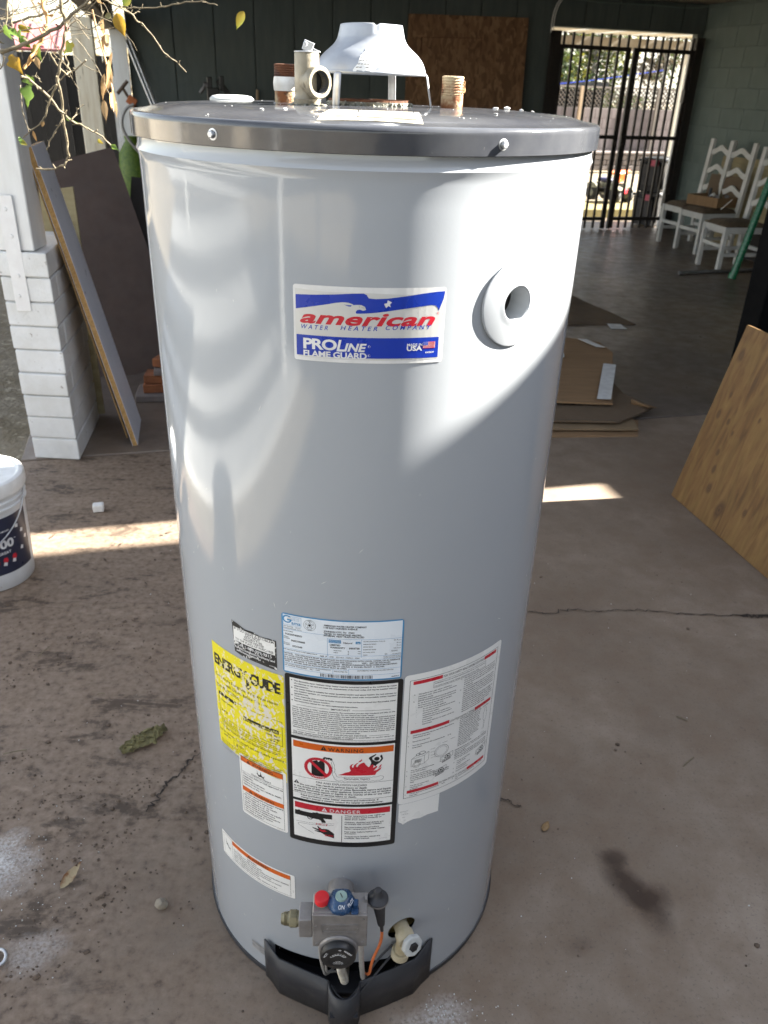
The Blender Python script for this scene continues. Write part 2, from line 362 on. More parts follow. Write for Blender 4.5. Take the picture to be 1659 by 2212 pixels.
# slab: worn concrete, brown dirt film towards the left, an oil stain, spilled white powder
def slab_mat(name, patio=False):
    mt, t, nd, lk, bs = nodes(name)
    vec = coords(nd, lk)
    a = noise(nd, lk, vec, 1.7, 7, .62); b = noise(nd, lk, vec, 9, 6, .65); c = noise(nd, lk, vec, 150, 3, .6); e = noise(nd, lk, vec, 48, 4, .6)
    col = ramp(nd, lk, a, [(.3, (.150, .110, .078)), (.5, (.208, .160, .118)), (.7, (.275, .218, .167))])
    col = mix(nd, lk, ramp(nd, lk, b, [(.38, .0), (.62, .6)]), col, (.175, .122, .082))
    col = mix(nd, lk, ramp(nd, lk, c, [(.33, .45), (.42, 0.)]), col, (.085, .072, .065))
    col = mix(nd, lk, ramp(nd, lk, c, [(.66, 0.), (.74, .45)]), col, (.30, .28, .26))
    col = mix(nd, lk, ramp(nd, lk, e, [(.27, .5), (.36, 0.)]), col, (.08, .066, .056))
    sx = nd.new('ShaderNodeSeparateXYZ'); lk.new(vec, sx.inputs[0])
    X, Y = sx.outputs[0], sx.outputs[1]
    if not patio:
        # dirt film: left of the heater
        d = mth(nd, lk, 'ADD', mth(nd, lk, 'MULTIPLY', X, -1.1), mth(nd, lk, 'MULTIPLY', mth(nd, lk, 'SUBTRACT', a, .5), 1.6))
        d = mth(nd, lk, 'ADD', d, mth(nd, lk, 'MULTIPLY', mth(nd, lk, 'SUBTRACT', b, .5), .7))
        dm = ramp(nd, lk, d, [(.12, 0.), (.55, .85)])
        dirt = ramp(nd, lk, e, [(.30, (.092, .062, .042)), (.46, (.190, .136, .096)), (.72, (.262, .198, .148))])
        col = mix(nd, lk, dm, col, dirt)
        st = noise(nd, lk, coords(nd, lk, (2.2, 6.5, 1), (0, 0, .55)), 1.6, 7, .68, .5); st2 = noise(nd, lk, coords(nd, lk, (1, 1, 1)), 27, 5, .7)
        dr = mth(nd, lk, 'ADD', mth(nd, lk, 'MULTIPLY', st, .8), mth(nd, lk, 'MULTIPLY', st2, .3))
        col = mix(nd, lk, mth(nd, lk, 'MULTIPLY', ramp(nd, lk, dr, [(.585, 0.), (.66, .9)]), ramp(nd, lk, d, [(.2, 0.), (.6, 1.)])), col, (.068, .047, .032))
        col = mix(nd, lk, mth(nd, lk, 'MULTIPLY', ramp(nd, lk, dr, [(.40, .55), (.50, 0.)]), ramp(nd, lk, d, [(.2, 0.), (.6, 1.)])), col, (.31, .24, .18))
        def blot(cx, cy, rx, ry, ang, jit, lo, hi):
            ca, sa = math.cos(ang), math.sin(ang)
            dx = mth(nd, lk, 'SUBTRACT', X, cx); dy = mth(nd, lk, 'SUBTRACT', Y, cy)
            p = mth(nd, lk, 'DIVIDE', mth(nd, lk, 'ADD', mth(nd, lk, 'MULTIPLY', dx, ca), mth(nd, lk, 'MULTIPLY', dy, sa)), rx)
            q = mth(nd, lk, 'DIVIDE', mth(nd, lk, 'ADD', mth(nd, lk, 'MULTIPLY', dx, -sa), mth(nd, lk, 'MULTIPLY', dy, ca)), ry)
            r = mth(nd, lk, 'SQRT', mth(nd, lk, 'ADD', mth(nd, lk, 'MULTIPLY', p, p), mth(nd, lk, 'MULTIPLY', q, q)))
            r = mth(nd, lk, 'ADD', r, mth(nd, lk, 'MULTIPLY', mth(nd, lk, 'SUBTRACT', b, .5), jit))
            return ramp(nd, lk, r, [(lo, 1.), (hi, 0.)])
        for (cx, cy, rx, ry, an, k) in ((.607, -.075, .14, .046, -1.2, .93), (.640, -.09, .06, .045, .3, .9), (.592, .01, .04, .035, 0, .75), (.46, -.2, .04, .025, .4, .25)):
            bm_ = blot(cx, cy, rx, ry, an, 1.5, .35, 1.15)
            col = mix(nd, lk, mth(nd, lk, 'MULTIPLY', bm_, k), col, (.044, .024, .013))
        for (cx, cy, rx, ry, an, k) in ((-.80, -.03, .13, .10, .3, .9), (-.62, -.22, .08, .05, .5, .35), (.16, -.345, .09, .05, .5, .5)):
            bm_ = blot(cx, cy, rx, ry, an, 1.8, .3, 1.1)
            pw = mth(nd, lk, 'MULTIPLY', mth(nd, lk, 'MULTIPLY', bm_, k), ramp(nd, lk, c, [(.38, .25), (.6, 1.)]))
            col = mix(nd, lk, pw, col, (.62, .60, .58))
    else:
        col = mix(nd, lk, ramp(nd, lk, noise(nd, lk, vec, .8, 5), [(.38, 0.), (.58, .75)]), col, (.105, .086, .078))
    lk.new(col, bs.inputs['Base Color'])
    lk.new(ramp(nd, lk, b, [(.3, .27 if patio else .62), (.7, .5 if patio else .85)]), bs.inputs['Roughness'])
    h = mth(nd, lk, 'ADD', mth(nd, lk, 'MULTIPLY', c, .5), e)
    bump(nd, lk, bs, h, .16 if not patio else .1, .004)
    return mt
M['slab'] = slab_mat('worn_driveway_concrete'); M['patio'] = slab_mat('worn_patio_concrete', True)
M['mulch'] = mat('dark_gravel_bed', (.045, .044, .042), (.065, .062, .058), 9, .95, bmp=.5)  # dark colour stands in for shadow strips on the yard
M['pale_path'] = mat('pale_concrete_path', (.46, .46, .45), (.42, .42, .41), 3, .9, bmp=.2)  # pale colour stands in for sunlit strips on the yard
M['earth'] = mat('dry_brown_earth', (.16, .125, .098), (.095, .072, .055), 5, .95, bmp=.8, bsc=40, bd=.02, speck=(.05, .04, .03), ssc=30, st=.62)
M['yard'] = mat('leaf_strewn_yard_earth', (.25, .21, .15), (.165, .13, .08), 6, .95, bmp=.8, bsc=25, bd=.03, speck=(.36, .31, .22), ssc=26, st=.6)
M['crack'] = mat('dirt_filled_crack', (.03, .022, .018), (.055, .042, .034), 60, .95, bmp=.5)

# ------------------------------------------------------------------ ground
g = MB()
n_ = 40
vs_ = [[g.v((-150 + 300 * i / n_, -150 + 300 * j / n_, -.06)) for j in range(n_ + 1)] for i in range(n_ + 1)]
for i in range(n_):
    for j in range(n_): g.face([vs_[i][j], vs_[i + 1][j], vs_[i + 1][j + 1], vs_[i][j + 1]])
setp(g.build('ground', M['yard']), kind='structure')
JV = -6.075            # the joint under the patio's front posts (v)
g = MB(BM)
g.prism([(-5.83, JV + .008), (1.13, JV + .008), (1.13, -.02), (-5.83, -.02)], -.10, 0)
g.prism([(-.9, -.02), (1.2, -.02), (1.2, .95), (-.9, .95)], -.12, -.012)
setp(g.build('patio_slab', M['patio'], bevel=.004), kind='structure')
g = MB(BM)
g.prism([(-6.6, JV - .008), (-6.6, -13.5), (5.5, -13.5), (5.5, JV - .008)], -.10, 0)
setp(g.build('driveway', M['slab'], bevel=.003), kind='structure')
g = MB(BM); g.prism([(-6.0, JV - .02), (2., JV - .02), (2., JV + .02), (-6., JV + .02)], -.09, -.012)
setp(g.build('joint_filler', M['crack']), kind='structure')
# added ground bands out of view: sun and shadow strips for the enamel to mirror
for k, (xa, xb) in enumerate(((-2.55, -2.05), (-3.35, -2.95), (-5.6, -4.3), (-9.2, -7.2))):
    g = MB(); g.prism([(xa, -5), (xb, -5), (xb - .3, 3.2), (xa - .3, 3.2)], -.07, .012); setp(g.build('path', M['pale_path']), kind='structure')
for k, (xa, xb) in enumerate(((-2.95, -2.55), (-4.3, -3.35), (-7.2, -5.6), (-12, -9.2))):
    g = MB(); g.prism([(xa, -5), (xb, -5), (xb - .3, 3.2), (xa - .3, 3.2)], -.07, .008); setp(g.build('planting_bed', M['mulch']), kind='structure')
# soil spread over the slab on the left: a low uneven sheet that only breaks the surface where it is thick
g = MB()
nx, ny = 150, 190
x0, x1, y0, y1 = -1.55, -.27, -.62, 1.02
def soil_h(x, y):
    h = mn.fractal(Vector((x * 2.2, y * 2.2, .3)), 1.0, 2.1, 5) * .013
    h += max(mn.fractal(Vector((x * 5 + y * 2.5, y * 9 - x * 3, 4.)), 1.0, 2.2, 5) - .05, 0) * .012
    h += mn.noise(Vector((x * 70, y * 70, 2.))) * .0006
    h += -.008 + min(max((-x - .42) * .011, -.012), .006) + min(max((y - .55) * .008, -.002), .004)
    ed = min((x - x0) / .1, (x1 - x) / .16, (y - y0) / .06, (y1 - y) / .05, 1)
    return min(h, .02) * 1 - (1 - max(ed, 0)) * .02
vs_ = [[g.v((x0 + (x1 - x0) * i / nx, y0 + (y1 - y0) * j / ny, soil_h(x0 + (x1 - x0) * i / nx, y0 + (y1 - y0) * j / ny))) for j in range(ny + 1)] for i in range(nx + 1)]
for i in range(nx):
    for j in range(ny): g.face([vs_[i][j], vs_[i + 1][j], vs_[i + 1][j + 1], vs_[i][j + 1]])
setp(g.build('soil', M['slab'], smooth=180), kind='stuff')
# crumbs of soil and grit
g = MB(); rr = random.Random(5)
for k in range(1900):
    x = rr.uniform(-1.5, -.3) if rr.random() < .8 else rr.uniform(-.5, 1.3)
    y = rr.uniform(-.5, 1.0) if x < -.3 else rr.uniform(-.5, 1.5)
    dens = mn.fractal(Vector((x * 3, y * 3, 9.)), 1., 2., 3)
    if dens < -.05 or math.hypot(x, y) < .33: continue
    r = rr.uniform(.0007, .0026) if rr.random() < .93 else rr.uniform(.003, .006)
    z = max(soil_h(x, y), 0) if x < x1 and y < y1 else 0
    g.ico((x, y, z + r * .4), r, 1 if r > .003 else 0 or 1, .25, (1, 1, .7))
for k in range(520):                         # clods gathered in drifts
    cx, cy = rr.choice(((-.95, .62), (-.72, .16), (-.60, .02), (-.55, -.12), (-.82, .80), (-.50, .20), (-.66, -.30), (-.9, .25)))
    w_ = rr.gauss(0, .09); x, y = cx + w_ + rr.gauss(0, .012), cy + w_ * .55 + rr.gauss(0, .02)
    if math.hypot(x, y) < .34: continue
    r = rr.uniform(.0009, .0028) if rr.random() < .93 else rr.uniform(.003, .006)
    g.ico((x, y, max(soil_h(x, y), 0) + r * .25), r, 1, .35, (1.2, 1, .6))
setp(g.build('soil_crumbs', M['dirt_stuff']), kind='stuff')
g = MB()
for k in range(380):
    if rr.random() < .4: x, y = rr.gauss(.17, .06), rr.gauss(-.34, .03)
    elif rr.random() < .6: x, y = rr.gauss(-.74, .09), rr.gauss(-.05, .09)
    else: x, y = rr.uniform(-.75, 1.3), rr.uniform(-.4, 1.4)
    if math.hypot(x, y) < .325 or (abs(x) < .14 and y > -.39 and y < 0): continue
    r = rr.uniform(.0006, .0018)
    g.ico((x, y, (max(soil_h(x, y), 0) if x0 < x < x1 and y < y1 else 0) + r * .5), r, 1, .3)
setp(g.build('white_grit', M['chips']), kind='stuff')
# cracks in the concrete
def crack(pts, w, seed):
    q = random.Random(seed); P = []
    for a, b in zip(pts, pts[1:]):
        for k in range(8):
            s_ = k / 8; P.append(Vector((a[0] + (b[0] - a[0]) * s_ + q.gauss(0, .004), a[1] + (b[1] - a[1]) * s_ + q.gauss(0, .0042), .004)))
    g = MB(); pv = None
    for i, p in enumerate(P):
        ww = w * q.uniform(.35, 1.3) * min(1, .3 + 4 * min(i, len(P) - i) / len(P))
        d = (P[min(i + 1, len(P) - 1)] - P[max(i - 1, 0)]); nn = Vector((-d.y, d.x, 0)).normalized() * ww / 2
        cur = (g.v(p + nn), g.v(p - nn))
        if pv: g.face([pv[0], pv[1], cur[1], cur[0]])
        pv = cur
    setp(g.build('crack', M['crack']), kind='structure')
crack([(-.395, .31), (-.418, .281), (-.426, .245), (-.456, .218), (-.462, .177), (-.468, .149), (-.49, .125)], .006, 1)
crack([(.45, .965), (.561, .959), (.62, .948), (.702, .973), (.793, .965), (.874, .978), (.965, .97), (1.069, .957), (1.209, .956), (1.365, .96), (1.6, .97), (2.2, 1.02)], .0045, 2)
crack([(.30, .19), (.333, .183), (.36, .172), (.386, .162), (.401, .153)], .0035, 3)
crack([(1.25, .955), (1.30, .95), (1.36, .955), (1.42, .96)], .014, 4)

# ------------------------------------------------------------------ buildings
bw = thing('house_wall', 'dark sage board wall at the back of the patio, around the gate opening', 'wall', W0)
g = MB(BM)
g.prism([(-5.34, .03), (-.775, .03), (-.775, .13), (-5.34, .13)], -.05, 2.459)
g.prism([(-.775, .03), (1.06, .03), (1.06, .13), (-.775, .13)], 2.17, 2.459)
g.prism([(1.06, .03), (1.13, .03), (1.13, .13), (1.06, .13)], -.05, 2.459)
g.build('wall_backing', M['wall_green'], bw)
us = [-5.34 + .0]
k = -5.30
edges = [-5.34]; u = -4.885
while u < 1.06: edges.append(u); u += .4075
edges.append(1.128)
pan = {}
for a, b in zip(edges, edges[1:]):
    spans = [(a, b, 0, 2.43)] if b <= -.775 else ([(a, -.778, 0, 2.43), (-.778, b, 2.172, 2.43)] if a < -.775 else [(a, b, 2.172, 2.43)])
    for (p, q, z0, z1) in spans:
        w = q - p - .012; g = MB(BM)
        g.box(((p + q) / 2, .02, (z0 + z1) / 2), (w, .02, z1 - z0))
        g.build('wall_board', M['wall_green'], bw, bevel=.002)
g = MB(BM); g.box((.14, .05, 2.155), (1.83, .17, .03)); g.build('lintel_trim', M['wall_green'], bw)
rw = thing('block_side_wall', 'sage painted concrete block wall on the right of the patio, behind the chairs', 'wall', UV(1.13, 0))
g = MB(BM); g.prism([(1.142, -6.72), (1.33, -6.72), (1.33, .13), (1.142, .13)], -.05, 2.459); g.build('wall_core', M['wall_mortar'], rw)
blk = None
for r in range(12):
    n0 = 0 if r % 2 else -.2
    for c in range(11):
        vtop = n0 - c * .4
        a, b = max(vtop - .4, -4.4), min(vtop, 0)
        if b - a < .05: continue
        full = abs(b - a - .4) < 1e-6
        if full and blk:
            o = blk.copy(); COL.objects.link(o); o.location = BM.to_3x3() @ Vector((0, (a + b) / 2 - blk0[0], r * .2 - blk0[1])); continue
        g = MB(BM); g.box((1.1425, (a + b) / 2, r * .2 + .1), (.010, b - a - .004, .196))
        o = g.build('wall_block', M['wall_block'], rw, bevel=.002)
        if full: blk = o; blk0 = ((a + b) / 2, r * .2)
# patio roof: ceiling below, its front edge throws the far edge of the sun strip
pr = thing('patio_roof', 'flat patio roof with a tan board ceiling over the back wall and gate', 'roof', UV(-2, -4, 2.44))
g = MB(BM); g.prism([(-5.75, -7.01), (.66, -7.01), (.66, -7.33), (3.6, -7.33), (3.6, .13), (-5.75, .13)], 2.46, 2.62); g.build('roof_deck', M['roofing'], pr)
g = MB(BM); g.prism([(-5.7, -6.99), (1.13, -6.99), (1.13, .02), (-5.7, .02)], 2.44, 2.456); g.build('ceiling_board', M['ceiling'], pr)
g = MB(BM); g.box((-2.6, -7.022, 2.53), (6.3, .024, .2)); g.build('fascia', M['white_timber'], pr)
g = MB(BM)
g.tube([UVp for UVp in [(-.70, -.02, 2.41), (-.2, -.03, 2.385), (.35, -.03, 2.40), (.9, -.03, 2.38), (1.10, -.05, 2.42), (1.11, -.8, 2.40), (1.11, -2.4, 2.41)]], .008, 6, 2)
g.build('ceiling_cable', M['wall_block'], pr)
g = MB(BM)
for du in (0, .025): g.tube([(-.70 - du, -.02, 2.41), (-.76 - du, -.02, 2.33), (-.785 - du, -.02, 2.2), (-.78 - du, -.02, 2.08)], .006, 6, 2)
g.build('hanging_cable', M['white_plastic'], pr)
g = MB(BM); g.box((-5.50, -3.1, 2.04), (.12, 6.2, .27)); g.build('side_beam', M['pergola_tan'], pr)
# unseen block right of the driveway, its corners set to cast the driveway's shade
hw = thing('house_wing', 'plain slate-grey house wing right of the driveway, outside the view', 'house', (6.5, -3, 0))
g = MB(); g.prism([(3.685, 1.982), (4.805, -9.0), (13, -9.0), (13, 4.156)], -.05, 3.6); g.build('wall', M['slate_wall'], hw)
g = MB(); g.prism([(3.70, 1.96), (4.82, -8.98), (12.98, -8.98), (12.98, 4.1)], 3.602, 3.606); g.build('roof', M['roofing'], hw)
rm = thing('ramada_roof', 'flat open-sided roof over the driveway behind the viewer', 'roof', (.6, -3.4, 2.7))  # added out of view to hold back sky fill on driveway and tank
g = MB(); g.box((.5, -4.6, 2.75), (6.2, 3.6, .12)); g.build('roof_deck', M['ceiling'], rm)
for (x, y) in ((-2.5, -6.2), (3.4, -6.2), (3.4, -3.0), (-2.5, -3.0)):
    g = MB(); g.box((x, y, 1.34), (.1, .1, 2.7)); g.build('post', M['white_timber'], rm)
# plain boundary wall and planting behind the viewer, and to the left (seen only as reflections)
bwall = thing('boundary_wall', 'tan block boundary wall along the far side of the yard behind the viewer', 'wall', (0, -9, 0))
g = MB(); g.box((-4, -9.4, .85), (20, .2, 1.8)); g.build('blockwork', M['stucco'], bwall)
lw = thing('garden_wall', 'tan block garden wall far out on the left of the yard', 'wall', (-13, 0, 0))
g = MB(); g.box((-13, -1, .8), (.2, 17, 1.7)); g.build('blockwork', M['stucco'], lw)
pg = thing('yard_arbour', 'open timber arbour of wide white boards over the yard on the left', 'pergola', (-10, -2, 0))  # added out of view to stripe the mirrored yard with shadow
for x in (-9.0, -10.2, -11.4):
    g = MB(); g.box((x, -2.6, 2.9), (.75, 7.5, .05)); g.build('shade_board', M['white_timber'], pg)
for (x, y) in ((-8.7, -6.2), (-11.7, -6.2), (-11.7, .9), (-8.7, .9)):
    g = MB(); g.box((x, y, 1.42), (.1, .1, 2.9)); g.build('post', M['white_timber'], pg)
for y in (-6.2, .9):
    g = MB(); g.box((-10.2, y, 2.81), (3.4, .05, .12)); g.build('beam', M['white_timber'], pg)

# ------------------------------------------------------------------ left posts
pl = thing('patio_column', 'white painted block pier with a white timber post strapped on top, left foreground', 'column', (-1.34, 2.32, 0))
def pier(x, y, z): # maps local (0..1 across, 0..1 deep) onto the slightly turned pier
    return Vector((-1.447 + .202 * x - .058 * y, 2.08 - .014 * x + .497 * y, z))
g = MB(); g.plate([pier(.04, .02, .885), pier(.96, .02, .885), pier(.96, .98, .885), pier(.04, .98, .885)], (0, 0, 1), .885); g.build('mortar_core', M['mortar_white'], pl)
hh = .893 / 9
for r in range(9):
    z0, z1 = r * hh + .003, (r + 1) * hh - .003
    cuts = [0, .80, 1] if r % 2 == 0 else [0, .20, 1]
    for a, b in zip(cuts, cuts[1:]):
        j = random.uniform(-.007, .007); e0 = a + (.006 if a else 0); e1_ = b - (.006 if b < 1 else 0)
        jx = random.uniform(-.014, .014)
        g = MB(); g.plate([pier(jx, e0 - j, z1), pier(1 + jx, e0 - j, z1), pier(1 + jx, e1_, z1), pier(jx, e1_, z1)], (0, 0, 1), z1 - z0)
        o = g.build('block', M['white_block'], pl, bevel=.005, seg=2)
g = MB(); g.beam((-1.370, 2.153, .894), (-1.370, 2.153, 2.44), .15, .145, (0, 1, 0)); g.build('post', M['white_timber'], pl, bevel=.004)
g = MB(); g.box((-1.372, 2.071, .88), (.058, .005, .44)); g.build('strap', M['strap'], pl, bevel=.001)
g = MB()
for z in (.72, .80, .95, 1.05): g.lathe((-1.372 + (z * 7 % 1 - .5) * .02, 2.069, z), (0, -1, 0), [(0, .008), (.003, .007), (.004, .003)], 10)
g.build('strap_bolts', M['strap'], pl)
p2 = thing('timber_post', 'weathered cream timber post in front of the dark fence', 'post', (-2.269, 6.225, 0))
g = MB(); g.beam((-2.269, 6.225, 0), (-2.269, 6.225, 1.905), .165, .15, tuple(E2)); g.build('shaft', M['cream_timber'], p2, bevel=.005)
p3 = thing('corner_post', 'white painted corner post at the left end of the dark board wall', 'post', UV(-5.42, -.02))
g = MB(BM); g.box((-5.42, -.02, .98), (.15, .1, 1.96)); g.build('shaft', M['white_timber'], p3, bevel=.004)
g = MB(BM); g.box((-5.515, -.01, .75), (.03, .05, 1.5)); g.build('side_trim', M['chair_white'], p3)
# ------------------------------------------------------------------ the water heater
RT = .3008                                     # jacket radius
wh = thing('water_heater', 'tall grey cylindrical gas water heater standing on the driveway, covered in labels', 'water heater', (0, 0, 0))
# jacket with a burner opening at the foot, a round port and a drain hole
def jacket():
    g = MB(); n = 180
    zs = [.012, .03, .06, .085, .104, .14, .2, .3, .45, .6, .75, .9, 1.05, 1.2, 1.3, 1.4, 1.424, 1.431, 1.437, 1.442, 1.452, 1.458]
    rs = {1.431: .0012, 1.437: .0032, 1.442: .0012, 1.424: .0002}
    def opening(i, z):
        a = (i / n * 360 + 180) % 360 - 180         # angle from the front
        return -28.5 < a < 26.5
    ring = {}
    for z in zs:
        for i in range(n):
            a = math.radians(i / n * 360); r = RT + rs.get(z, 0)
            ring[(z, i)] = g.v((r * math.sin(a), -r * math.cos(a), z))
    for z0, z1 in zip(zs, zs[1:]):
        for i in range(n):
            a = ((i + .5) / n * 360 + 180) % 360 - 180
            if -28 < a < 26 and z1 <= .105: continue
            g.face([ring[(z0, i)], ring[(z0, (i + 1) % n)], ring[(z1, (i + 1) % n)], ring[(z1, i)]])
    return g
def polar(sarc, z, r=RT):
    a = sarc / RT
    return Vector((r * math.sin(a), -r * math.cos(a), z))
jk = jacket().build('jacket', M['tank'], wh, smooth=40)
sol = jk.modifiers.new('thickness', 'SOLIDIFY'); sol.thickness = .0015; sol.offset = -1
cut = MB()
a = .196 / RT; nrm = Vector((math.sin(a), -math.cos(a), 0))
cut.cyl(polar(.196, 1.291, .26), polar(.196, 1.291, .35), .0205, n=40)
a = .092 / RT; nrm = Vector((math.sin(a), -math.cos(a), 0)); tg = Vector((math.cos(a), math.sin(a), 0))
pa, pb = polar(.092, .182, .27), polar(.092, .182, .34)
A, B = [], []
for i in range(40):
    w = 2 * math.pi * i / 40
    dx, dz = math.cos(w) * .027, math.sin(w) * .0235
    off = tg * (dx * .93) + Vector((0, 0, dz + dx * .25))
    A.append(cut.v(pa + off)); B.append(cut.v(pb + off))
cut.bridge(A, B); cut.face(A[::-1]); cut.face(B)
cu = cut.build('cutter', None)
bo = jk.modifiers.new('holes', 'BOOLEAN'); bo.object = cu; bo.operation = 'DIFFERENCE'; bo.solver = 'EXACT'
bpy.context.view_layer.update()
ev = jk.evaluated_get(bpy.context.evaluated_depsgraph_get())
me2 = bpy.data.meshes.new_from_object(ev); me2.name = 'jacket'
jk.modifiers.clear(); jk.data = me2
if not me2.materials: me2.materials.append(M['tank'])
me2.shade_smooth(); me2.set_sharp_from_angle(angle=R_(40))
bpy.data.objects.remove(cu)
g = MB(); g.lathe((0, 0, .125), (0, 0, 1), [(0, .27), (1.3, .27)], 64); g.build('inner_tank', M['black_matte'], wh, smooth=40)
g = MB()
for z0, z1, r0, r1 in ((.0, .014, .3035, .3035), (.014, .018, .3035, .3005)): pass
g.lathe((0, 0, 0), (0, 0, 1), [(0, .302), (.010, .3045), (.014, .303), (.016, .298), (.016, .262), (0, .262)], 96, False, False); g.build('base_ring', M['dark_plastic'], wh, smooth=40)
g = MB(); g.lathe((0, 0, .018), (0, 0, 1), [(0, .20), (.10, .20)], 48); g.build('burner_chamber', M['black_matte'], wh, smooth=40)
g = MB(); g.lathe((0, 0, .002), (0, 0, 1), [(0, .26), (.006, .26)], 48); g.build('base_pan', M['black_matte'], wh)
g = MB(); q = random.Random(61)         # nicks and flecks in the paint
for k in range(70):
    s_, z = q.uniform(-.36, .36), q.uniform(.03, 1.42); L_ = q.choice((.0012, .0016, .002, .003, .005)); an = q.gauss(1.4, .5); w_ = .0005
    p = [(-L_, 0), (0, -w_), (L_, 0), (0, w_)]
    g.face([g.v(polar(s_ + x * math.cos(an) - y * math.sin(an), z + x * math.sin(an) + y * math.cos(an), RT + .0003)) for x, y in p])
o = g.build('paint_nicks', M['chips'], wh, fix=False); o['kind'] = 'stuff'
# cap
g = MB()
g.lathe((0, 0, 1.4525), (0, 0, 1), [(0, .3035), (0, .307), (.0006, .3075), (.0016, .3075), (.0205, .3075), (.0217, .3075), (.0247, .3069), (.0268, .3052), (.0277, .3025), (.028, .296), (.031, .283), (.0345, .27), (.0375, .22), (.039, .10), (.0392, .0)], 144, False, False)
g.build('top_cap', M['cap'], wh, smooth=35)
def capz(r): return 1.4525 + (.028 if r > .293 else .031 + (.283 - r) * .27 if r > .27 else .0345 + (.27 - r) * .06 if r > .22 else .0375 + (.22 - r) * .0125)
g = None
for ang in (-32.1, 28.2, 88, 148, 208, 268):
    a = R_(ang); n = Vector((math.sin(a), -math.cos(a), 0)); p = n * .3065 + Vector((0, 0, 1.4645))
    g = MB(); g.lathe(p, n, [(0, .0060), (.0012, .0060), (.0015, .0042)], 20, True, False)
    g.lathe(p + n * .0016, n, [(0, .0040), (.0036, .0040), (.0043, .0031)], 6)
    g.build('cap_screw', M['galv'], wh, smooth=30)
# port flange
a = .194 / RT; n = Vector((math.sin(a), -math.cos(a), 0))
g = MB()
g.lathe(polar(.194, 1.2905, RT - .004), n, [(-.03, .0205), (.0088, .0205), (.0102, .0222), (.0094, .0262), (.0082, .0300), (.0076, .050), (.0068, .0515), (.0052, .0515), (.0052, .03), (-.03, .0225)], 64, False, False)
fc = polar(.194, 1.2905, RT - .004); ft = Vector((math.cos(a), math.sin(a), 0))
for v in g.bm.verts:                        # the flange is dished to follow the jacket
    dx = (v.co - fc).dot(ft); v.co -= n * (.86 * dx * dx / (2 * RT))
g.build('port_flange', M['tank'], wh, smooth=40)
g = MB(); g.lathe(polar(.194, 1.2905, .24), n, [(0, .03), (.035, .03)], 24); g.build('port_insulation', M['black_matte'], wh)  # near-black disc behind the port hole
g = MB(); q = random.Random(3)
for k in range(26): g.ico(polar(.180 + q.random() * .008, 1.272 + q.random() * .036, .283 + q.random() * .006), q.uniform(.001, .003), 1, .3)
g.build('port_debris', M['foam'], wh)
# fittings on the top
ztop = 1.489
def thread(c, r, z0, z1, n=9, name='pipe_nipple'):
    pr_ = [(z0, r * .9)]
    st = (z1 - z0) / n
    for k in range(n): pr_ += [(z0 + st * k, r), (z0 + st * (k + .5), r * 1.05), (z0 + st * (k + 1), r)]
    return pr_
g = MB(); g.lathe((-.1075, .0, 1.482), (0, 0, 1), [(0, .0155), (.031, .0155)], 28, True, False); np_ = g.build('pipe_nipple', M['rust'], wh, smooth=40)
setp(np_, 'rusty threaded nipple wound with white tape, left of the hood')
g = MB(); g.lathe((-.1075, .0, 0), (0, 0, 1), [(1.505, .0158), (1.506, .0166), (1.514, .0172), (1.5195, .0165), (1.522, .0158)], 28); g.build('thread_tape', M['ptfe'], np_, smooth=50)
g = MB(); g.lathe((-.1075, .0, 0), (0, 0, 1), thread(0, .0152, 1.5205, 1.536, 6) + [(1.5365, .012), (1.53, .0115)], 28); g.build('thread', M['dark_rust'], np_, smooth=30)
g = MB(); g.lathe((.113, .0, 1.482), (0, 0, 1), [(0, .0148), (.024, .0148), (.0245, .0142)], 28, True, False); np2 = g.build('pipe_nipple', M['rust'], wh, smooth=40)
setp(np2, 'bare rusty threaded nipple right of the hood')
g = MB(); g.lathe((.113, 0, 0), (0, 0, 1), thread(0, .0142, 1.506, 1.529, 7) + [(1.5295, .0118), (1.515, .0112)], 28, True, True); g.build('thread', M['rust'], np2, smooth=30)
g = MB(); g.tube([(.1275, -.002, 1.520), (.129, -.006, 1.514), (.1275, -.009, 1.508), (.1285, -.006, 1.524)], .0008, 5, 2); g.build('thread_strand', M['twig_orange'], np2)
# relief valve
vx, vy = -.0745, -.085
tv = MB(); tv.lathe((vx, vy, 0), (0, 0, 1), [(1.487, .016), (1.495, .0165), (1.498, .0172), (1.501, .0150), (1.506, .0152), (1.5465, .0150), (1.5478, .0144)], 32)
od = Vector((.62, -.78, 0)).normalized()
tv.lathe((vx, vy, 1.5165), od, [(.0, .0145), (.013, .0150), (.0165, .0172), (.0268, .0178), (.0285, .0166), (.0285, .0130), (.012, .0122)], 36, True, True)
t_o = tv.build('relief_valve', M['brass_grey'], wh, smooth=40)
g = MB(); g.lathe(Vector((vx, vy, 1.5165)) + od * .0125, od, [(.0, .0118), (.002, .0118)], 24)
for k in range(6): g.lathe(Vector((vx, vy, 1.5165)) + od * (.0155 + k * .002), od, [(0, .0128), (.0008, .0119), (.0014, .0128)], 28, False, False)
g.build('outlet_bore', M['black'], t_o, smooth=30)
g = MB(); g.lathe((vx, vy, 1.5478), (0, 0, 1), [(0, .0155), (.0016, .0155), (.0018, .01)], 28)
g.box((vx + .002, vy - .0055, 1.5545), (.012, .0016, .011), Matrix.Rotation(.35, 3, 'Y')); g.box((vx + .002, vy + .0055, 1.5545), (.012, .0016, .011), Matrix.Rotation(.35, 3, 'Y'))
g.cyl((vx - .001, vy - .008, 1.5565), (vx - .001, vy + .008, 1.5565), .0028, n=10)
g.plate([(vx - .003, vy - .0048, 1.5575), (vx + .0165, vy - .0048, 1.5495), (vx + .0165, vy + .0048, 1.5495), (vx - .003, vy + .0048, 1.5575)], (.3, 0, 1), .0015)
